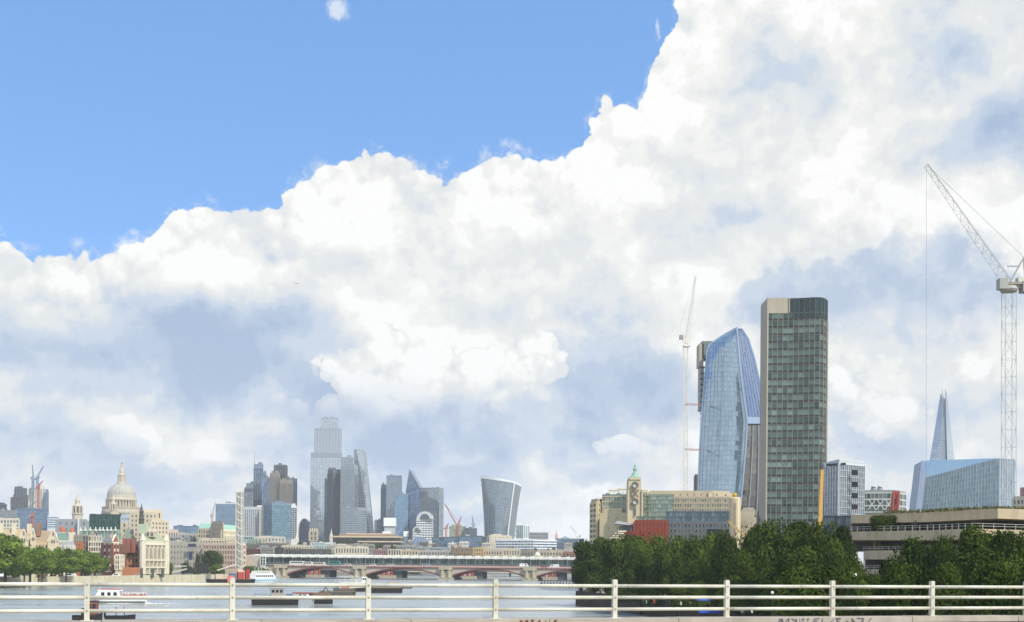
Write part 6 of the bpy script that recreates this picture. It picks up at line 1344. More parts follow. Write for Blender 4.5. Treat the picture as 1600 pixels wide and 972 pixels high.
p = P(1277, 850, 330); q = P(1284.5, 734, 330); t_ = thing('crane_boom', 'yellow tapering crane boom standing before the ribbed tower', 'boom', (p.x, p.y, GZ))
part('boom', MB().tube((P(1276.5, 850, 330).x, 330, GZ), q, .95, 4, .55), stone((206, 160, 84), .6, .12, .5), t_); part('boom_tip', MB().tube(q, q + Vector((.12, 0, 1.2)), .35, 6), DKW, t_)

# ================================================================== CONCRETE TERRACED OFFICE ON THE RIGHT
def terraces():
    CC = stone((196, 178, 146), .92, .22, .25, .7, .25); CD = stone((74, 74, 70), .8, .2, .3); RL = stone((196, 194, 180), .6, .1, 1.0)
    rt = thing('terraced_office', 'long low concrete office with stacked projecting terraces and thin railings above the right trees', 'office', P(1470, 900, 235))
    def slab(name, ch, h_py, depth, m, off=0):
        """ch: (px, top y, distance) along the front edge; h_py: (px -> bottom y)"""
        mb = MB(); n_ = len(ch); T = [P(x, y, Y) for x, y, Y in ch]
        B = [P(x, yb_, Y) for (x, y, Y), yb_ in zip(ch, h_py)]
        bk = lambda p, q=None: Vector((p.x * (1 + depth / p.y), p.y + depth, p.z))
        for i in range(n_ - 1):
            a, b, c, d = B[i], B[i + 1], T[i + 1], T[i]
            mb.add([a, b, c, d, bk(a), bk(b), bk(c), bk(d)], [(0, 1, 2, 3), (7, 6, 5, 4), (0, 4, 5, 1), (3, 2, 6, 7)] + ([(0, 3, 7, 4)] if i == 0 else []) + ([(1, 5, 6, 2)] if i == n_ - 2 else []))
        return part(name, mb, m, rt), T
    s1, T1 = slab('roof_fascia', [(1329.5, 805, 262), (1450, 799.5, 240), (1559, 794.5, 222), (1640, 797, 222)], (817.5, 815.5, 810, 813.5), 26, CC)
    s2, T2 = slab('terrace_slab', [(1320.5, 831, 258), (1450, 828.5, 236), (1520, 826, 222), (1640, 829.5, 222)], (843.5, 844.5, 842, 845), 26, CC)
    s3, T3 = slab('terrace_slab', [(1350, 860.5, 254), (1500, 858, 228), (1640, 862, 218)], (874, 874.5, 878), 26, CC)
    s4, T4 = slab('terrace_slab', [(1345, 890, 254), (1378, 889.5, 248), (1640, 893, 216)], (905, 905, 910), 26, CC)
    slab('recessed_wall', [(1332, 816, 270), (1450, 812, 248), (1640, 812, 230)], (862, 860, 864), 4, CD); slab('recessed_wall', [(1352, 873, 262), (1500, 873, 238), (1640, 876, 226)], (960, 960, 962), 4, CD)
    for T, ys in ((T2, 7.0), (T3, 5.0), (T4, 5.0)):
        for a, b in zip(T, T[1:]):
            L = (b - a).length; k = int(L / 1.9); H_ = 1.0 if ys > 6 else .75
            for i in range(k): p = a.lerp(b, i / k) + Vector((0, .5, 0)); part('rail_post', MB().frame_box(p, (.07, 0, 0), (0, .07, 0), (0, 0, H_)), RL, rt)
            for h in (H_, H_ * .55): part('handrail', MB().bar(a + Vector((0, .5, h)), b + Vector((0, .5, h)), .07), RL, rt)
    for (x, y0, y1, Y, w) in ((1409, 816, 833, 254, 1.1), (1426, 816, 833, 250, .8), (1366, 846, 862, 262, 1.4), (1374, 846, 862, 261, .9), (1380, 905, 960, 258, 1.4), (1345, 905, 960, 262, 1.4)):
        p, q = P(x, y1, Y), P(x, y0, Y); part('column', MB().frame_box(p, (w, 0, 0), (0, .8, 0), (0, 0, q.z - p.z)), ro((176, 166, 150)), rt)
    for i in range(9):
        x = 1430 + i * 21; p, q = P(x, 826, 243 - i * 1.6), P(x, 813, 243 - i * 1.6); part('window_frame', MB().frame_box(p, (.25, 0, 0), (0, .2, 0), (0, 0, q.z - p.z)), stone((90, 96, 94), .5, .1, .5), rt)
    return T1
T1 = terraces()
rg = random.Random(5); gm = MB()
for i in range(900):
    t = rg.uniform(.22, 1); a, b = (T1[0], T1[2]) if t < .75 else (T1[2], T1[3]); tt = (t - .0) / .75 if t < .75 else (t - .75) / .25
    p = a.lerp(b, tt) + Vector((rg.uniform(-.5, .5), rg.uniform(1, 4), 0)); h = rg.uniform(.25, .85); d = Vector((rg.gauss(0, .25), rg.gauss(0, .2), 0))
    gm.face([p + Vector((-.16, 0, -.1)), p + Vector((.16, 0, -.1)), p + d + Vector((0, 0, h))], min(1, max(0, rg.gauss(.5, .25))))
single('roof_grass', gm, leafmat((.055, .065, .025), (.16, .15, .06)), 'dry green planting along the edge of the concrete roof', 'plants', P(1450, 797, 240), 'stuff')

# ================================================================== TREES
# left bank: bright plane trees
L_ = [(8, 838, 520, 40, 0), (-14, 846, 500, 42, 1), (47, 856, 520, 24, 2), (38, 868, 500, 20, 3), (66, 863, 545, 19, 1), (80, 860, 560, 22, 0), (60, 875, 520, 20, 2), (97, 858, 575, 21, 3), (103, 870, 560, 20, 1),
      (117, 861, 590, 20, 2), (133, 862, 600, 19, 0), (128, 876, 590, 17, 3), (148, 866, 612, 17, 1), (160, 872, 620, 13, 2)]
nm = ['tallest bright plane tree at the far left end of the row', 'dark shaded plane tree cut by the left picture edge', 'bushy plane tree in front of the narrow stone gable', 'low spreading plane tree just left of the second gable', 'plane tree under the tiled range between the gables',
      'plane tree below the largest pointed stone gable', 'low plane tree leaning over the wall below the tiled range', 'plane tree below the grey mansard house', 'small low plane tree below the white dormers', 'plane tree below the orange brick house',
      'rounded plane tree below the white gridded office', 'low plane tree below the stair tower', 'plane tree beside the red brick gabled house', 'rightmost small plane tree of the row beside the brick wall end']
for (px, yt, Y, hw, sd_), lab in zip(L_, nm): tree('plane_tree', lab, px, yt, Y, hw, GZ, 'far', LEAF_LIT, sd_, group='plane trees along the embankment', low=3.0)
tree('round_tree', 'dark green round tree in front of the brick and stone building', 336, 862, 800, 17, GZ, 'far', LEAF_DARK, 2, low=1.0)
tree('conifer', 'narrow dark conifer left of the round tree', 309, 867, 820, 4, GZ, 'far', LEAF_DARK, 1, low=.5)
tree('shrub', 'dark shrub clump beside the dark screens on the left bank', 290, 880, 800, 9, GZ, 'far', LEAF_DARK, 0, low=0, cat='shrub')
tree('shrub', 'bright yellow green bush under the round tree', 338, 883, 760, 12, GZ, 'far', LEAF_FRESH, 3, low=0, cat='shrub')
tree('shrub', 'small yellow green bush right of the dark screens', 308, 886, 770, 7, GZ, 'far', LEAF_FRESH, 1, low=0, cat='shrub')
tree('shrub', 'bright green bush at the abutment of the red bridge', 395, 885, 830, 13, GZ, 'far', LEAF_FRESH, 2, low=0, cat='shrub')
tree('shrub', 'second green bush below the station entrance', 410, 887, 835, 8, GZ, 'far', LEAF_LIT, 0, low=0, cat='shrub')
tree('shrub', 'pale green bush right of the school facade', 266, 880, 690, 6, GZ, 'far', LEAF_FRESH, 2, low=0, cat='shrub')
for k, (x, y, hw, Y) in enumerate(((590, 851, 9, 1230), (612, 853, 7, 1225), (470, 849, 6, 1330), (530, 846, 6, 1300), (862, 858, 10, 1150), (836, 859, 7, 1120), (797, 857, 6, 1130), (640, 852, 6, 1260))):
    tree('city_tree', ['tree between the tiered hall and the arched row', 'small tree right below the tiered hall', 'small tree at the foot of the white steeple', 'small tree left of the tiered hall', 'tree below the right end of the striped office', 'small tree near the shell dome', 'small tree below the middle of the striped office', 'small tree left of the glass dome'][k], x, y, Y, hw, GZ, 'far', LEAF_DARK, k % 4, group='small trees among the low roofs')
# south bank: dark trees
S_ = [(1285, 892, 136, 60, 2, 'near low dark tree at the foot of the big dark tree'), (1345, 905, 128, 40, 1, 'near low dark tree beside the column base'), (1415, 893, 126, 50, 3, 'near low dark tree under the dark rounded tree'), (1475, 890, 122, 54, 0, 'near low dark tree left of the big rounded tree'), (1545, 888, 116, 60, 4, 'near low dark tree under the big rounded tree'), (1610, 890, 112, 60, 1, 'near low dark tree at the right picture edge'),
      (928, 845, 345, 32, 0, 'leftmost dark tree at the river edge, overhanging the water'), (968, 843, 330, 36, 1, 'dark tree below the stepped terrace and rust wing'), (908, 868, 352, 12, 4, 'small dark tree at the outer corner of the river wall'),
      (1012, 842, 300, 36, 2, 'lighter green tree below the rust red block'), (1055, 846, 282, 36, 3, 'tree with pale leaf tips below the grey panelled block'), (1095, 842, 268, 34, 4, 'lighter green tree below the middle of the grey block'),
      (1132, 838, 250, 34, 0, 'tree below the golden ball mast'), (1172, 832, 232, 40, 1, 'dark tree below the beige slot block'), (1228, 822, 212, 50, 2, 'largest dark tree in front of the ribbed tower'), (1288, 828, 200, 48, 3, 'big dark tree below the yellow boom'),
      (1322, 850, 190, 36, 4, 'dark tree left of the concrete terraces with an open gap beside it'), (1428, 851, 172, 50, 1, 'dark rounded tree in front of the lower terrace'), (1480, 848, 166, 40, 3, 'dark tree between the two big rounded crowns'), (1530, 833, 158, 58, 0, 'big dark rounded tree in front of the concrete terraces'),
      (1590, 838, 150, 50, 2, 'dark tree at the right picture edge'), (1385, 905, 168, 26, 4, 'low dark tree beside the concrete columns'),
      (1000, 868, 292, 30, 3, 'lower dark tree under the rust red block'), (1075, 872, 262, 34, 1, 'lower dark tree under the grey panelled block'), (1150, 868, 226, 40, 4, 'lower dark tree under the golden ball mast'), (1250, 862, 186, 56, 0, 'lower dark crown in front of the largest dark tree'), (1330, 880, 172, 34, 2, 'lower dark crown right of the largest dark tree'), (1570, 868, 140, 60, 1, 'lower dark crown at the right edge')]
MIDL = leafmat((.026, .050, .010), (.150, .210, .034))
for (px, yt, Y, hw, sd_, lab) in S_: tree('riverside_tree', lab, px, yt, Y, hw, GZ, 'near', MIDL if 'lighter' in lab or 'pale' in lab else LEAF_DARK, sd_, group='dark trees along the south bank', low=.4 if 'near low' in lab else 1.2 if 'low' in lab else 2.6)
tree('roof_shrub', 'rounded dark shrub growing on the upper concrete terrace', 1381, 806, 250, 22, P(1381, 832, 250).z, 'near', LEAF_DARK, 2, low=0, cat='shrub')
for k, (px, Y, hw, yt) in enumerate(((1000, 255, 50, 915), (1090, 225, 60, 912), (1190, 192, 70, 908), (1280, 166, 46, 905), (1440, 146, 60, 900), (1520, 138, 60, 898), (1590, 130, 60, 895))):
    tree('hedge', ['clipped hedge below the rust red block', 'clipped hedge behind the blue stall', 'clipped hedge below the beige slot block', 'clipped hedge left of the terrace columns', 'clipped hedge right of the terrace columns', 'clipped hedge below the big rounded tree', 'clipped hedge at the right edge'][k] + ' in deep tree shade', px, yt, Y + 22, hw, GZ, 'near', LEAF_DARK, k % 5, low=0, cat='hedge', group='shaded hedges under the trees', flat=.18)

# ================================================================== RIVER: boats, barges, jetties
BLK = stone((44, 42, 40), .8, .25, .5); HULLW = stone((228, 228, 222), .45, .08, .6); REDB = stone((196, 52, 58), .5, .1, .6); WOOD = stone((130, 104, 76), .85, .2, .8); NAVY = stone((58, 86, 140), .5, .1, .5); SKYB = stone((150, 190, 220), .5, .1, .5)
class Boat:
    def __init__(s, name, label, cat, px, py, dir_px, len_, group=None, zs=1.35):
        s.zs = zs
        p = PG(px, py); s.o = Vector((p.x, p.y, 0)); a = PG(px + dir_px[0], py + dir_px[1]); d = Vector((a.x - p.x, a.y - p.y, 0)).normalized(); s.X = d; s.Y = Vector((-d.y, d.x, 0)); s.L = len_
        s.r = thing(name, label, cat, s.o, group)
    def p(s, x, y, z): return s.o + s.X * x + s.Y * y + Vector((0, 0, z * s.zs))
    def hull(s, W, H, m, bow=.25, name='hull', sheer=.4, z0=-.4, stern=.9):
        n_ = 9; top, bot = [], []
        L = s.L
        for sd_ in (1, -1):
            rt = []
            for i in range(n_):
                t = i / (n_ - 1); x = -L / 2 + L * t; w = W / 2 * (1 if t < 1 - bow else max(.02, 1 - ((t - 1 + bow) / bow) ** 2)) * (stern + (1 - stern) * min(1, t * 3)); z = H + sheer * max(0, (t - .6) / .4) ** 2
                rt.append((x, w * sd_, z))
            top.append(rt)
        T = [s.p(*q) for q in top[0]] + [s.p(*q) for q in reversed(top[1])]; Bm = [s.p(x * .96, y * .82, z0) for (x, y, z) in top[0]] + [s.p(x * .96, y * .82, z0) for (x, y, z) in reversed(top[1])]
        N = len(T); return part(name, MB().add(T + Bm, [tuple(range(N)), tuple(reversed(range(N, 2 * N)))] + [(i, N + i, N + (i + 1) % N, (i + 1) % N) for i in range(N)]), m, s.r)
    def box(s, name, x0, x1, w, z0, z1, m, kind=None, parent=None, y0=None, rake=0):
        y0 = -w / 2 if y0 is None else y0
        a = [s.p(x0, y0, z0), s.p(x1, y0, z0), s.p(x1, y0 + w, z0), s.p(x0, y0 + w, z0), s.p(x0 + rake * .3, y0, z1), s.p(x1 - rake, y0, z1), s.p(x1 - rake, y0 + w, z1), s.p(x0 + rake * .3, y0 + w, z1)]
        return part(name, MB().add(a, [(3, 2, 1, 0), (4, 5, 6, 7), (0, 1, 5, 4), (1, 2, 6, 5), (2, 3, 7, 6), (3, 0, 4, 7)]), m, parent or s.r, kind)
    def windows(s, n_, x0, x1, w, z0, z1, m, fill=.7):
        for i in range(n_):
            a = x0 + (x1 - x0) * i / n_; b = a + (x1 - x0) / n_ * fill; s.box('window', a, b, w + .06, z0, z1, m)
    def rail(s, x0, x1, w, z0, h, m, n_=8):
        mb = MB()
        for sd_ in (-1, 1):
            for i in range(n_ + 1): x = x0 + (x1 - x0) * i / n_; mb.bar(s.p(x, sd_ * w / 2, z0), s.p(x, sd_ * w / 2, z0 + h), .06)
            for q in (.5, 1): mb.bar(s.p(x0, sd_ * w / 2, z0 + h * q), s.p(x1, sd_ * w / 2, z0 + h * q), .06)
        part('deck_rail', mb, m, s.r, 'stuff')
DGL = stone((38, 44, 50), .15, .1, .5)
# people: one continuous body grown from a skeleton
def body_mesh(pose):
    J = {'pel': (0, 0, .95), 'che': (0, 0, 1.3), 'nec': (0, 0, 1.5), 'hd': (0, .02, 1.62), 'top': (0, .01, 1.74)}
    if pose == 'walk': J.update(kl=(.1, .16, .52), fl=(.1, .02, .08), tl=(.1, .2, .04), kr=(-.1, .02, .5), fr=(-.1, -.26, .12), tr=(-.1, -.12, .04), el=(.27, -.1, 1.12), hl=(.26, .06, .9), er=(-.27, .02, 1.12), hr=(-.25, .2, .95))
    else: J.update(kl=(.1, .03, .5), fl=(.1, 0, .08), tl=(.12, .16, .04), kr=(-.1, .03, .5), fr=(-.1, 0, .08), tr=(-.12, .16, .04), el=(.27, -.02, 1.14), hl=(.27, .08, .9), er=(-.27, -.02, 1.14), hr=(-.26, .1, .92))
    J.update(hl0=(.09, 0, .88), hr0=(-.09, 0, .88), sl=(.19, 0, 1.42), sr=(-.19, 0, 1.42))
    E = [('pel', 'che'), ('che', 'nec'), ('nec', 'hd'), ('hd', 'top'), ('pel', 'hl0'), ('hl0', 'kl'), ('kl', 'fl'), ('fl', 'tl'), ('pel', 'hr0'), ('hr0', 'kr'), ('kr', 'fr'), ('fr', 'tr'), ('nec', 'sl'), ('sl', 'el'), ('el', 'hl'), ('nec', 'sr'), ('sr', 'er'), ('er', 'hr')]
    RR = {'pel': .15, 'che': .16, 'nec': .065, 'hd': .105, 'top': .07, 'hl0': .1, 'hr0': .1, 'kl': .062, 'kr': .062, 'fl': .045, 'fr': .045, 'tl': .035, 'tr': .035, 'sl': .07, 'sr': .07, 'el': .045, 'er': .045, 'hl': .036, 'hr': .036}
    ks = list(J); me = bpy.data.meshes.new('skeleton'); me.from_pydata([J[k] for k in ks], [(ks.index(a), ks.index(b)) for a, b in E], [])
    o = bpy.data.objects.new('skeleton', me); COL.objects.link(o); md = o.modifiers.new('s', 'SKIN'); o.modifiers.new('b', 'SUBSURF').levels = 1
    for i, k in enumerate(ks): me.skin_vertices[0].data[i].radius = (RR[k], RR[k] * .85)
    me.skin_vertices[0].data[0].use_root = True
    dg = bpy.context.evaluated_depsgraph_get(); out = bpy.data.meshes.new_from_object(o.evaluated_get(dg)); bpy.data.objects.remove(o); out.name = 'body'; return out
BODY = {k: body_mesh(k) for k in ('stand', 'walk')}
SKIN = stone((196, 150, 124), .6, .05, 3)
def person(label, loc, rz, pose, top, legs, group=None, sit=None, hair=(60, 44, 34)):
    me = BODY[pose].copy(); rt = thing('person', label, 'person', loc, group)
    me.materials.clear()
    for m in (SKIN, stone(top, .8, .1, 3), stone(legs, .8, .1, 3), stone(hair, .8, .1, 3)): me.materials.append(m)
    for p in me.polygons:
        c = p.center
        p.material_index = 3 if (c.z > 1.68 or (c.z > 1.58 and c.y < -.02)) else 0 if c.z > 1.5 or (abs(c.x) > .2 and c.z < 1.02) else 1 if c.z > .92 else 2
        p.use_smooth = True
    o = bpy.data.objects.new('body', me); COL.objects.link(o); o.parent = rt; o.rotation_euler = (0, 0, rz)
    hd = MB().ball(Vector(loc) + Vector((0, 0, 1.69)), .118, 8); part('hair', hd, me.materials[3], rt)
    return rt
# 1 tour boat
b = Boat('tour_boat', 'white tour boat with a red open stern full of passengers, heading left', 'boat', 184, 943, (-40, 0), 15.5); b.o.x += 0
b.hull(3.6, 1.1, HULLW, .35, sheer=.5); b.box('waterline_stripe', -7.2, 5.4, 3.5, .25, .45, BLK); b.box('cabin', -.8, 6.2, 3.0, 1.1, 2.6, HULLW, rake=1.2); b.box('cabin_roof', -1.2, 5.2, 3.2, 2.6, 2.8, stone((236, 236, 230), .5, .05, 1))
b.windows(3, .2, 5.0, 3.0, 1.65, 2.3, DGL, .55); b.box('stern_bulwark', -7.6, -1.0, 3.4, 1.0, 1.75, REDB); b.box('roof_edge', -1.0, 4.8, 3.22, 2.82, 2.92, REDB); b.rail(-7.4, -1.2, 3.2, 1.75, .5, HULLW)
part('mast', MB().bar(b.p(4.6, 0, 2.8), b.p(4.6, 0, 4.6), .1), HULLW, b.r)
tops = [(170, 60, 60), (60, 70, 110), (210, 200, 190), (50, 50, 54), (120, 140, 90), (200, 160, 80), (90, 60, 90), (40, 90, 110)]
for i in range(7):
    q = b.p(-7.0 + i * .9, .9 if i % 2 else -.8, .95)
    person(['passenger in a red top at the very stern of the tour boat', 'passenger in navy second from the stern of the tour boat', 'passenger in a pale top third from the tour boat stern', 'passenger in black amid the tour boat stern', 'passenger in olive green on the tour boat', 'passenger in a mustard top on the tour boat', 'passenger in purple nearest the tour boat cabin'][i], q, i * .9, 'stand', tops[i], (50, 52, 60), 'passengers on the tour boat stern')
wk = MB()
for i in range(22):
    t = i / 21; w = 1.3 + 1.6 * t; x = -7.8 - 9 * t; a = b.p(x, -w, .03); c = b.p(x - .35, w * .9, .03); rgx = random.Random(i)
    for sd_ in (-1, 1): y = sd_ * w * rgx.uniform(.6, 1); k_ = rgx.uniform(.25, .8) * (1.1 - t * .7); wk.add([b.p(x - .6 * k_, y - .35 * k_, .0), b.p(x + .7 * k_, y - .2 * k_, .0), b.p(x + .5 * k_, y + .3 * k_, .0), b.p(x - .6 * k_, y + .25 * k_, .0), b.p(x, y, .10 * k_)], [(0, 1, 4), (1, 2, 4), (2, 3, 4), (3, 0, 4)])
for i in range(22):
    t = i / 21; x = 6.5 - 15 * t; y = -(1.7 + 2.6 * t); k_ = random.Random(i).uniform(.3, .9); wk.add([b.p(x - .7 * k_, y - .25 * k_, 0), b.p(x + .7 * k_, y - .12, 0), b.p(x + .6 * k_, y + .12, 0), b.p(x - .6 * k_, y + .2 * k_, 0), b.p(x, y, .12 * k_)], [(0, 1, 4), (1, 2, 4), (2, 3, 4), (3, 0, 4)])
single('wake_foam', wk, stone((226, 230, 230), .6, .1, 1), 'white wake and bow wave foam of the tour boat', 'foam', b.o, 'stuff')
# 2 moored barges
def barge(label, px, py, len_, W, H, m, name='barge', dirp=(40, 0)):
    q = Boat(name, label, 'barge', px, py, dirp, len_); q.hull(W, H, m, .12, sheer=.15, stern=1.0); q.box('gunwale', -len_ * .47, len_ * .47, W * 1.0, H, H + .12, WOOD); return q
q = barge('dark moored barge with a small grey wheelhouse, left of the buoy line', 430, 945.5, 12.8, 4.6, 1.8, BLK)
q.box('cargo_cover', -5.6, -1.4, 3.6, 1.6, 2.35, stone((140, 150, 156), .7, .2, .6), rake=1.0); q.box('wheelhouse', -1.2, 2.4, 2.6, 1.6, 3.4, stone((156, 152, 142), .7, .15, .6)); q.windows(3, -1.0, 2.2, 2.6, 2.55, 3.1, DGL); q.box('wheelhouse_roof', -1.4, 2.6, 2.9, 3.4, 3.55, stone((176, 172, 160), .7, .1, .6)); q.box('blue_tarpaulin', 3.0, 5.2, 3.2, 1.6, 2.2, NAVY, rake=.6)
q = barge('pale grey work boat between the two dark moored barges', 473, 944, 6.4, 3.6, 1.0, stone((170, 176, 178), .6, .15, .6), 'work_boat'); q.box('cabin', -1.6, 1.6, 2.2, 1.0, 2.2, HULLW); q.windows(2, -1.2, 1.2, 2.2, 1.5, 2.0, DGL); q.box('red_hatch', -2.8, 2.8, 2.6, 2.2, 2.45, stone((150, 84, 74), .7, .1, .6))
q = barge('flat dark barge right of the pale grey work boat', 500, 943.5, 7.4, 4.0, 1.8, BLK); q.box('deck_load', -3.2, 3.2, 3.2, 1.8, 2.35, stone((120, 104, 84), .8, .25, .6), rake=.6); part('winch', MB().bar(q.p(.5, 0, 2.3), q.p(1.6, 0, 3.5), .2).bar(q.p(1.6, 0, 3.5), q.p(2.4, 0, 2.6), .16), BLK, q.r)
q = barge('long low pontoon barge between the moored barges and the passenger boat', 528, 930.5, 13, 4, 1.0, stone((92, 90, 84), .8, .2, .6)); q.rail(-6, 6, 3.6, 1.1, .7, GRY, 10)
# 3 passenger boat
q = Boat('passenger_boat', 'white passenger boat with an open upper deck moored behind the railing post', 'boat', 552, 924.5, (40, -.4), 17); q.hull(4, 1.1, BLK, .2); q.box('saloon', -7.5, 7, 3.5, 1.1, 2.6, stone((226, 214, 196), .5, .1, .6)); q.windows(9, -7.2, 6.8, 3.5, 1.6, 2.3, DGL, .6); q.box('upper_deck', -7.8, 7.4, 3.7, 2.6, 2.75, HULLW); q.box('wheelhouse', 3.4, 5.6, 2.4, 2.75, 4.4, HULLW); q.windows(2, 3.6, 5.4, 2.4, 3.4, 4.1, DGL); q.rail(-7.6, 3, 3.5, 2.75, .9, HULLW, 12); q.box('awning', -7, 2, 3.4, 4.3, 4.42, stone((190, 190, 186), .6, .1, .6))
for i in range(4): q.box('awning_post', -6.8 + i * 2.8, -6.7 + i * 2.8, .1, 2.75, 4.3, HULLW)
q.box('orange_panel', -7.0, -3, 3.56, 1.15, 1.5, stone((196, 110, 60), .6, .1, .6))
q = barge('dark moored barge with a pale deck line right of the passenger boat', 603, 926.5, 13.5, 4.4, 1.4, BLK); q.box('deck_load', -5.5, 5.6, 3.4, 1.5, 1.95, stone((150, 146, 128), .8, .2, .6)); q.rail(-6, 6, 3.8, 1.5, .7, GRY, 10)
q = barge('farther small barge with a yellow load behind the dark barge', 622, 919.5, 14, 4.4, 1.2, stone((96, 90, 80), .8, .2, .6)); q.box('yellow_load', -5, 1, 3, 1.3, 1.9, stone((190, 166, 96), .8, .15, .6), rake=1)
# 4 party boat
q = Boat('river_cruiser', 'white and pale blue river cruiser moored right of the crane barge', 'boat', 412, 909, (40, -.6), 22); q.hull(5, 1.5, HULLW, .2, sheer=.7); q.box('blue_band', -10.4, 9, 4.94, .5, 1.1, SKYB); q.box('saloon', -10, 8, 4.4, 1.5, 3.4, HULLW, rake=1.4); q.windows(9, -9.4, 6.4, 4.4, 2.0, 2.9, DGL, .6); q.box('upper_saloon', -9, 6.4, 4.0, 3.4, 4.7, stone((222, 218, 200), .6, .1, .5), rake=1.8); q.windows(7, -8.4, 4.0, 4.0, 3.8, 4.4, stone((110, 130, 140), .3, .1, .5), .6); q.box('bow_screen', 8.2, 10, 4.2, 1.5, 2.8, SKYB, rake=.8)
for i in range(3): part('flag_post', MB().bar(q.p(-8 + i * 3, 0, 4.7), q.p(-8 + i * 3, 0, 6.4), .14), HULLW, q.r)
# 5 crane barge
q = barge('dark crane barge with red gear moored at the river wall', 362, 911, 26, 7, 1.5, BLK, 'crane_barge'); q.box('red_cabin', 3.0, 6.4, 3.0, 1.6, 4.4, stone((168, 70, 56), .6, .12, .5)); q.box('blue_container', -1.2, 2.0, 2.6, 1.6, 3.8, stone((70, 104, 140), .6, .12, .5)); q.box('white_container', -9, -5, 2.6, 1.6, 3.6, stone((196, 180, 160), .6, .12, .5)); q.box('red_frame', 7.4, 9.6, 2.4, 1.6, 5.6, stone((160, 48, 42), .6, .12, .5)); q.box('hazard_panel', -3.4, .4, .3, .2, 3.0, stone((206, 110, 100), .6, .12, .5), y0=-3.9)
mb = MB(); mb.bar(q.p(-8, 0, 5.0), q.p(2, 0, 7.4), .5); part('gangway', mb, stone((206, 196, 176), .6, .1, .5), q.r)
bs, tp = q.p(4.3, .4, 6), P(374.3, 768, q.o.y + .4); mb = MB(); lattice(mb, bs, tp, 3.4, 3.0, 20, .30, 4, rd=.2); part('crane_mast', mb, stone((200, 196, 182), .55, .08, .5), q.r); part('mast_head', MB().box(tp.x, tp.y, tp.z - .5, 2.6, 2.6, 1.6), stone((214, 212, 200), .55, .08, .5), q.r)
part('mast_core', MB().frame_box(bs + Vector((-.5, -.5, 0)), (1.0, 0, 0), (0, 1, 0), tp - bs), stone((206, 200, 186), .6, .1, .5), q.r)
# 6 left pontoon and white launch
q = Boat('pontoon', 'dark low floating pontoon at the left edge of the river', 'pontoon', 8, 917, (40, -.5), 16); q.box('deck', -14, 9, 4, .0, .9, BLK); q.box('planking', -14, 9, 4.1, .9, 1.0, WOOD); q.rail(-14, 9, 3.8, 1.0, .5, GRY, 18)
q = Boat('river_launch', 'white cabin launch moored behind the pontoon at the left edge', 'boat', 12, 910, (40, -.5), 15); q.hull(4, 2.6, HULLW, .25); q.box('cabin', -7.5, 3.2, 3.4, 2.6, 4.6, HULLW, rake=1.4); q.windows(6, -7, 1.8, 3.4, 3.3, 4.1, DGL, .7); q.box('cabin_roof', -7.7, 2.2, 3.6, 4.6, 4.75, stone((230, 230, 224), .5, .05, .6)); q.rail(3, 7, 3, 2.7, .9, HULLW, 5)
# 7 small things low in the frame
q = Boat('work_boat', 'small dark work boat with two men, low behind the parapet', 'boat', 188, 967.5, (40, 0), 6.0); q.hull(1.9, .55, BLK, .3, sheer=.2); q.box('thwart', -1.8, 1.2, 1.6, .4, .55, stone((60, 110, 90), .6, .1, 1)); q.box('outboard', -3.2, -2.8, .4, .2, 1.0, DGL)
person('man in a dark jacket standing in the small work boat', q.p(-.8, 0, .5), .6, 'stand', (50, 56, 66), (44, 44, 50), 'men in the small work boat'); person('man in a blue jacket standing near the bow of the small work boat', q.p(.8, 0, .5), 2.2, 'stand', (60, 90, 130), (44, 44, 50), 'men in the small work boat')
q = Boat('tug', 'small dark tug with a brown wheelhouse half hidden by the railing post', 'boat', 137, 971, (40, 0), 5.6); q.hull(2.2, .9, BLK, .3); q.box('wheelhouse', .0, 1.9, 1.6, .9, 2.9, stone((122, 78, 64), .7, .15, 1)); q.windows(2, .15, 1.8, 1.6, 1.9, 2.5, DGL); q.box('wheelhouse_roof', -.1, 2.0, 1.8, 2.9, 3.0, BLK); q.box('funnel', -1.2, -.6, .6, .9, 1.9, BLK)
# jetty at the right edge of the open river
j = thing('jetty', 'narrow jetty on dark timber piles in front of the right hand trees', 'jetty', PG(872, 918)); p0, p1 = PG(846, 917.5), PG(905, 919.5)
part('deck', MB().frame_box(p0 + Vector((0, 0, 2.3)), p1 - p0, (0, 3, 0), (0, 0, .3)), stone((190, 186, 176), .8, .1, .5), j)
for i in range(13):
    c = p0.lerp(p1, i / 12)
    part('pile', MB().tube(c + Vector((0, .3, -1)), c + Vector((0, .3, 2.3)), .34 if i % 3 else .5, 6), BLK, j); part('rail_post', MB().frame_box(c + Vector((0, .2, 2.6)), (.3, 0, 0), (0, .3, 0), (0, 0, 1.3)), BLK, j)
part('handrail', MB().bar(p0 + Vector((0, .3, 3.8)), p1 + Vector((0, .3, 3.8)), .12), stone((196, 192, 182), .8, .1, .5), j)
for k, (px, py) in enumerate(((905, 941), (916, 943), (926, 944.5), (938, 946), (950, 948))):
    p = PG(px, py); t_ = thing('mooring_pile', ['farthest pale topped mooring pile, at the outer corner of the dark river wall', 'second pale topped mooring pile from the outer corner of the dark wall', 'middle pale topped mooring pile at the dark wall', 'pale topped mooring pile second nearest to the white railing post', 'pale topped mooring pile nearest to the white railing post'][k], 'pile', p, 'mooring piles at the dark river wall'); part('post', MB().tube(p + Vector((0, 0, -1)), p + Vector((0, 0, 4.4)), .25, 8), BLK, t_); part('cap', MB().tube(p + Vector((0, 0, 4.4)), p + Vector((0, 0, 5.0)), .26, 8), HULLW, t_)

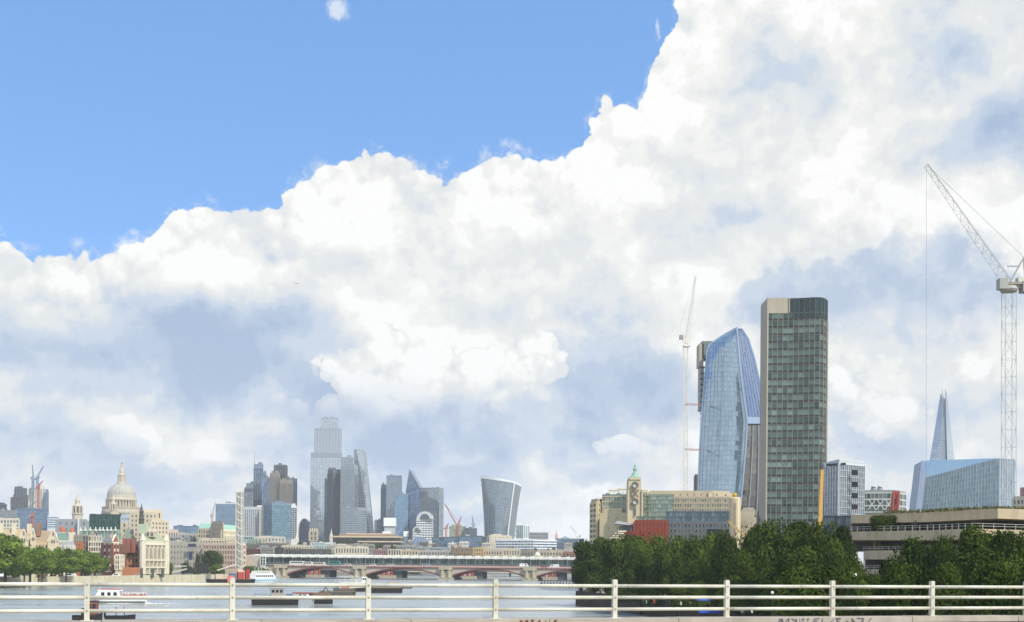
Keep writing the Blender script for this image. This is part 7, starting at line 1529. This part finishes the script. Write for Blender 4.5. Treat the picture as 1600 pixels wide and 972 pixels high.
# ================================================================== EMBANKMENT: cars, lamps, screens, people
def lamp(label, px, Y, h, group, globe=.32, z0=GZ, arm=None):
    x = X2(px, Y, 895).x; t_ = thing('street_lamp', label, 'lamp', (x, Y, z0), group); GM = stone((56, 62, 60), .6, .1, 1)
    part('base', MB().lathe((x, Y, z0), [(.35, 0), (.35, .5), (.18, .8)], 8), GM, t_); part('pole', MB().tube((x, Y, z0 + .7), (x, Y, z0 + h), .10, 6, .07), GM, t_); part('globe', MB().ball((x, Y, z0 + h + globe * .9), globe, 8), stone((236, 232, 216), .3, .03, 1), t_)
for k, (px, Y) in enumerate(((37, 545), (74, 562), (104, 580), (136, 598), (171, 622), (29.5, 540))): lamp(['globe street lamp right of the white launch', 'globe street lamp below the tiled range', 'globe street lamp below the largest gable', 'globe street lamp below the gridded office', 'globe street lamp beside the red brick wall', 'white topped street lamp at the pontoon gangway'][k], px, Y, 5.4 if k else 6, 'globe lamps along the embankment', .62)
def car(label, px, Y, col, L_=4.4, H_=1.45, cat='car', name='car', group='cars along the embankment'):
    x = X2(px, Y, 900).x; o = Vector((x, Y, GZ + .02)); t_ = thing(name, label, cat, o, group); W_ = 1.8
    prof = [(-L_ / 2, .3), (L_ / 2, .3), (L_ / 2, .75), (L_ * .24, .85), (L_ * .1, H_), (-L_ * .3, H_), (-L_ * .44, .85), (-L_ / 2, .8)] if cat == 'car' else [(-L_ / 2, .3), (L_ / 2, .3), (L_ / 2, H_ * .5), (L_ * .38, H_), (-L_ / 2, H_)]
    k = len(prof); part('body', MB().add([o + Vector((a, -W_ / 2, b)) for a, b in prof] + [o + Vector((a, W_ / 2, b)) for a, b in prof], [tuple(range(k)), tuple(reversed(range(k, 2 * k)))] + [(i, k + i, k + (i + 1) % k, (i + 1) % k) for i in range(k)]), paint(col, .3), t_)
    part('window', MB().frame_box(o + Vector((-L_ * .26, -W_ / 2 - .03, H_ * .62)), (L_ * .4, 0, 0), (0, .03, 0), (0, 0, H_ * .26)), DGL, t_)
    for a in (-L_ * .3, L_ * .3): part('wheel', MB().tube(o + Vector((a, -W_ / 2 - .02, .32)), o + Vector((a, -W_ / 2 + .2, .32)), .32, 10), BLK, t_); part('wheel', MB().tube(o + Vector((a, W_ / 2 + .02, .32)), o + Vector((a, W_ / 2 - .2, .32)), .32, 10), BLK, t_)
car('white saloon parked at the foot of the orange fence', 183, 615, (232, 232, 230), 5.4, 1.9); car('dark saloon under the tallest left plane trees', 62, 548, (60, 62, 66)); car('silver car in the shade below the mansard house', 97, 566, (186, 190, 192)); car('white delivery van under the plane trees', 110, 574, (224, 224, 220), 5.4, 2.3, 'van', 'van'); car('dark red car in the tree shade left of the van', 84, 560, (120, 44, 42)); car('black taxi below the school facade', 206, 630, (40, 42, 46), 4.6, 1.8); car('green car in front of the school windows', 233, 632, (40, 90, 70), 4.4, 1.6); car('black car right of the school windows', 250, 640, (44, 44, 46), 4.4, 1.6); car('small pale car below the brick chimneys', 217, 628, (206, 206, 200), 4.0, 1.6)
p = P(129, 905, 604); t_ = thing('monument', 'dark bronze statue with a pale head on a stone plinth at the wall', 'statue', (p.x, p.y, GZ))
part('plinth', MB().box(p.x, p.y, GZ, 2.4, 2, 2.2), ro((170, 160, 140)), t_); part('figure', MB().lathe((p.x, p.y, GZ + 2.2), [(1.0, 0), (.9, .8), (1.2, 1.6), (1.0, 2.6), (.4, 3.0)], 10), BLK, t_); part('head', MB().ball((p.x, p.y, GZ + 5.5), .55, 8), HULLW, t_)
p = P(137, 905, 604); t_ = thing('stone_kiosk', 'small pale stone kiosk right of the bronze statue', 'kiosk', (p.x, p.y, GZ)); part('wall', MB().box(p.x, p.y, GZ, 3.6, 3, 2.8), ro((206, 196, 170)), t_); part('roof', MB().lathe((p.x, p.y, GZ + 2.8), [(2.6, 0), (2.4, .3), (.2, 1.2)], 4), GRY, t_)
for k, (x0, x1, y0, y1, Y) in enumerate(((284, 304.5, 888.5, 898, 735), (306.5, 326, 880, 899, 740))):
    a, b = P(x0, y1, Y), P(x1, y0, Y); t_ = thing('dark_screen', ['low wide dark site screen on the left bank', 'tall dark site screen left of the round tree'][k], 'screen', (a.x, a.y, GZ)); part('panel', MB().frame_box((a.x, a.y, GZ + 1), (b.x - a.x, 0, 0), (0, .6, 0), (0, 0, b.z - GZ - 1)), stone((44, 46, 42), .8, .15, .4), t_)
    for s in (.1, .9): part('leg', MB().frame_box((a.x + (b.x - a.x) * s, a.y, GZ), (.4, 0, 0), (0, .5, 0), (0, 0, 1.2)), BLK, t_)
p = P(272, 894, 720); t_ = thing('site_ramp', 'pale sloping site ramp with a small canopy left of the dark screens', 'ramp', (p.x, p.y, GZ)); part('deck', MB().bar(P(258, 897, 720), P(292, 889, 724), .8), ro((190, 186, 170)), t_); part('canopy', MB().frame_box(P(273, 885, 722), (6, 0, 0), (0, 4, 0), (0, 0, .4)), HULLW, t_); part('post', MB().bar(P(274, 897, 722), P(274, 885, 722), .3), GRY, t_)
for k, px in enumerate((221, 238.5, 254)): p = P(px, 904, 604 + k * 10); t_ = thing('bollard_pier', ['dark square mooring pier below the left corner turret of the school', 'dark square mooring pier below the middle of the school windows', 'dark square mooring pier below the right corner turret of the school'][k], 'pier', (p.x, p.y, GZ), 'dark piers below the school facade'); part('shaft', MB().box(p.x, p.y, GZ, 1.1, 1.1, 4.4), stone((86, 88, 80), .8, .15, .5), t_); part('cap', MB().box(p.x, p.y, GZ + 4.4, 1.4, 1.4, .4), stone((120, 120, 110), .8, .15, .5), t_)
# south bank promenade in the shade
pp_ = [(960, 282), (1005, 262), (1022, 250), (1046, 244), (1064, 240), (1078, 236), (1140, 215), (1160, 205), (1175, 204), (1225, 190), (1250, 184), (1010, 248)]
cl = [(200, 196, 186), (90, 60, 50), (170, 60, 60), (60, 80, 130), (220, 216, 206), (50, 52, 56), (190, 170, 120), (120, 130, 140), (226, 226, 220), (40, 44, 60), (180, 90, 70), (150, 160, 150)]
wd = ['cream', 'brown', 'red', 'blue', 'white', 'black', 'tan', 'grey', 'bright white', 'navy', 'rust coloured', 'sage']
for k, (px, Y) in enumerate(pp_):
    x = X2(px, Y, 935).x; person('person in a ' + wd[k] + ' top ' + ('walking' if k % 2 else 'standing') + ' on the shaded promenade ' + ['left of the first white post', 'below the rust red block', 'beside the sage top', 'near the blue stall', 'just left of the blue stall', 'in front of the blue stall', 'right of the blue stall', 'under the beige slot block', 'next to the grey top', 'below the ribbed tower', 'under the yellow boom', 'below the rust tower wing'][k], (x, Y, GZ), k * 1.3, 'walk' if k % 2 else 'stand', cl[k], (50, 54, 70), 'people on the shaded promenade')
x = X2(1106, 226, 940).x; t_ = thing('market_stall', 'blue canopied market stall in the shade under the trees', 'stall', (x, 226, GZ)); BL = stone((52, 92, 190), .7, .1, 1)
for s in (0, 1): part('canopy', MB().add([Vector((x - 2 + 2.2 * s, 224, GZ + 2.3)), Vector((x + 2.2 * s, 224, GZ + 2.3)), Vector((x + 2.2 * s, 227, GZ + 2.3)), Vector((x - 2 + 2.2 * s, 227, GZ + 2.3)), Vector((x - 1 + 2.2 * s, 225.5, GZ + 3.1))], [(0, 1, 4), (1, 2, 4), (2, 3, 4), (3, 0, 4), (3, 2, 1, 0)]), BL, t_)
for a in (-2, .2, 2.2):
    for y in (224, 227): part('pole', MB().bar((x + a, y, GZ), (x + a, y, GZ + 2.3), .06), BLK, t_)
part('counter', MB().frame_box((x - 1.9, 224.2, GZ), (4, 0, 0), (0, 1, 0), (0, 0, .9)), BL, t_)
for k, (px, Y) in enumerate(((1312, 158), (1336, 150), (1207, 180), (960, 300))): lamp(['globe lamp in the gap beside the concrete columns', 'thin lamp post in front of the concrete column base', 'globe lamp under the largest dark trees', 'globe lamp at the left end of the promenade'][k], px, Y, (3.0, 7.5, 4.6, 4.6)[k], 'lamps on the shaded promenade', .24)

# ================================================================== CLUTTER OF SMALL ROOFS, then the air
rg = random.Random(21)
NAMES = ['cream', 'grey beige', 'dark brown', 'tan', 'blue grey', 'off white', 'reddish brown', 'charcoal']
PLACES = [(430, 'below the teal glass block'), (470, 'below the white steeple'), (515, 'below the tallest skyscraper'), (560, 'under the tiered hall left end'), (600, 'under the tiered hall middle'), (640, 'under the tiered hall right end'), (680, 'by the glass dome'), (730, 'below the scaffolded building'), (770, 'below the flared tower'), (820, 'below the striped office'), (870, 'by the shell dome'), (2000, 'near the dark trees')]
def place(px): return next(t for x, t in PLACES if px < x)
pal = [(206, 196, 176), (170, 162, 148), (120, 112, 100), (190, 178, 154), (146, 150, 148), (214, 208, 192), (150, 128, 110), (104, 104, 98)]
for i in range(70):
    px = rg.uniform(384, 905); Y = rg.uniform(1120, 1460); f = (Y - 1120) / 340
    yt = 862 - 20 * f + rg.uniform(-2.5, 2.5); w = rg.uniform(4, 15); ci = rg.randrange(8)
    if 512 < px < 632 and yt < 852: yt = 854
    if 760 < px < 872 and yt < 861: yt = 862
    bld('low_building', ('narrow ' if w < 8 else 'wide ' if w > 12 else 'small ') + NAMES[ci] + ' flat roofed block ' + place(px) + (' by the canopy' if f < .33 else ' farther back' if f > .66 else ''), 'building', [(px, Y), (px + w, Y - 2)], yt, ro(pal[ci]), LOWG, [(max(2, int(w / 2)), 1, .4, .4)], None, yb=yt + rg.uniform(4, 7), z0=GZ, cap=rg.choice((.2, .4)), plant=rg.choice((0, 1, 2)), group='small roofs above the canopied bridge', depth=12)
for i in range(16):
    px = rg.uniform(262, 330) if i < 6 else rg.uniform(95, 200) if i < 10 else rg.uniform(0, 60); Y = 1000 + rg.random() * 120 if i < 6 else 720 + rg.random() * 60; yt = rg.uniform(838, 846) if i < 6 else rg.uniform(832, 840); ci = rg.randrange(8)
    bld('low_building', 'small ' + NAMES[ci] + ' flat roofed block ' + ('above the grey riverside block' if i < 6 else 'between the cathedral and the mansard house' if i < 10 else 'behind the gabled stone range'), 'building', [(px, Y), (px + rg.uniform(4, 10), Y - 1)], yt, ro(pal[ci]), LOWG, [(3, 1, .5, .5)], None, yb=yt + 6, z0=GZ, cap=.2, plant=1, group='small roofs of the left bank', depth=8)
def add_haze():
    o = single('haze', MB().prism([(-4300, -1600), (4300, -1600), (4300, 8300), (-4300, 8300)], -2.6, 372), MATH, kind='stuff')
    return o
MATH = bpy.data.materials.new('haze'); MATH.use_nodes = True; MATH.node_tree.nodes.clear()
_n = NT(MATH.node_tree); _o = _n.n('ShaderNodeOutputMaterial'); _v = _n.n('ShaderNodeVolumePrincipled')
_v.inputs['Color'].default_value = (0.97, .985, 1, 1); _v.inputs['Density'].default_value = 0.000085; _v.inputs['Anisotropy'].default_value = .0
MATH.node_tree.links.new(_v.outputs[0], _o.inputs['Volume'])
add_haze()
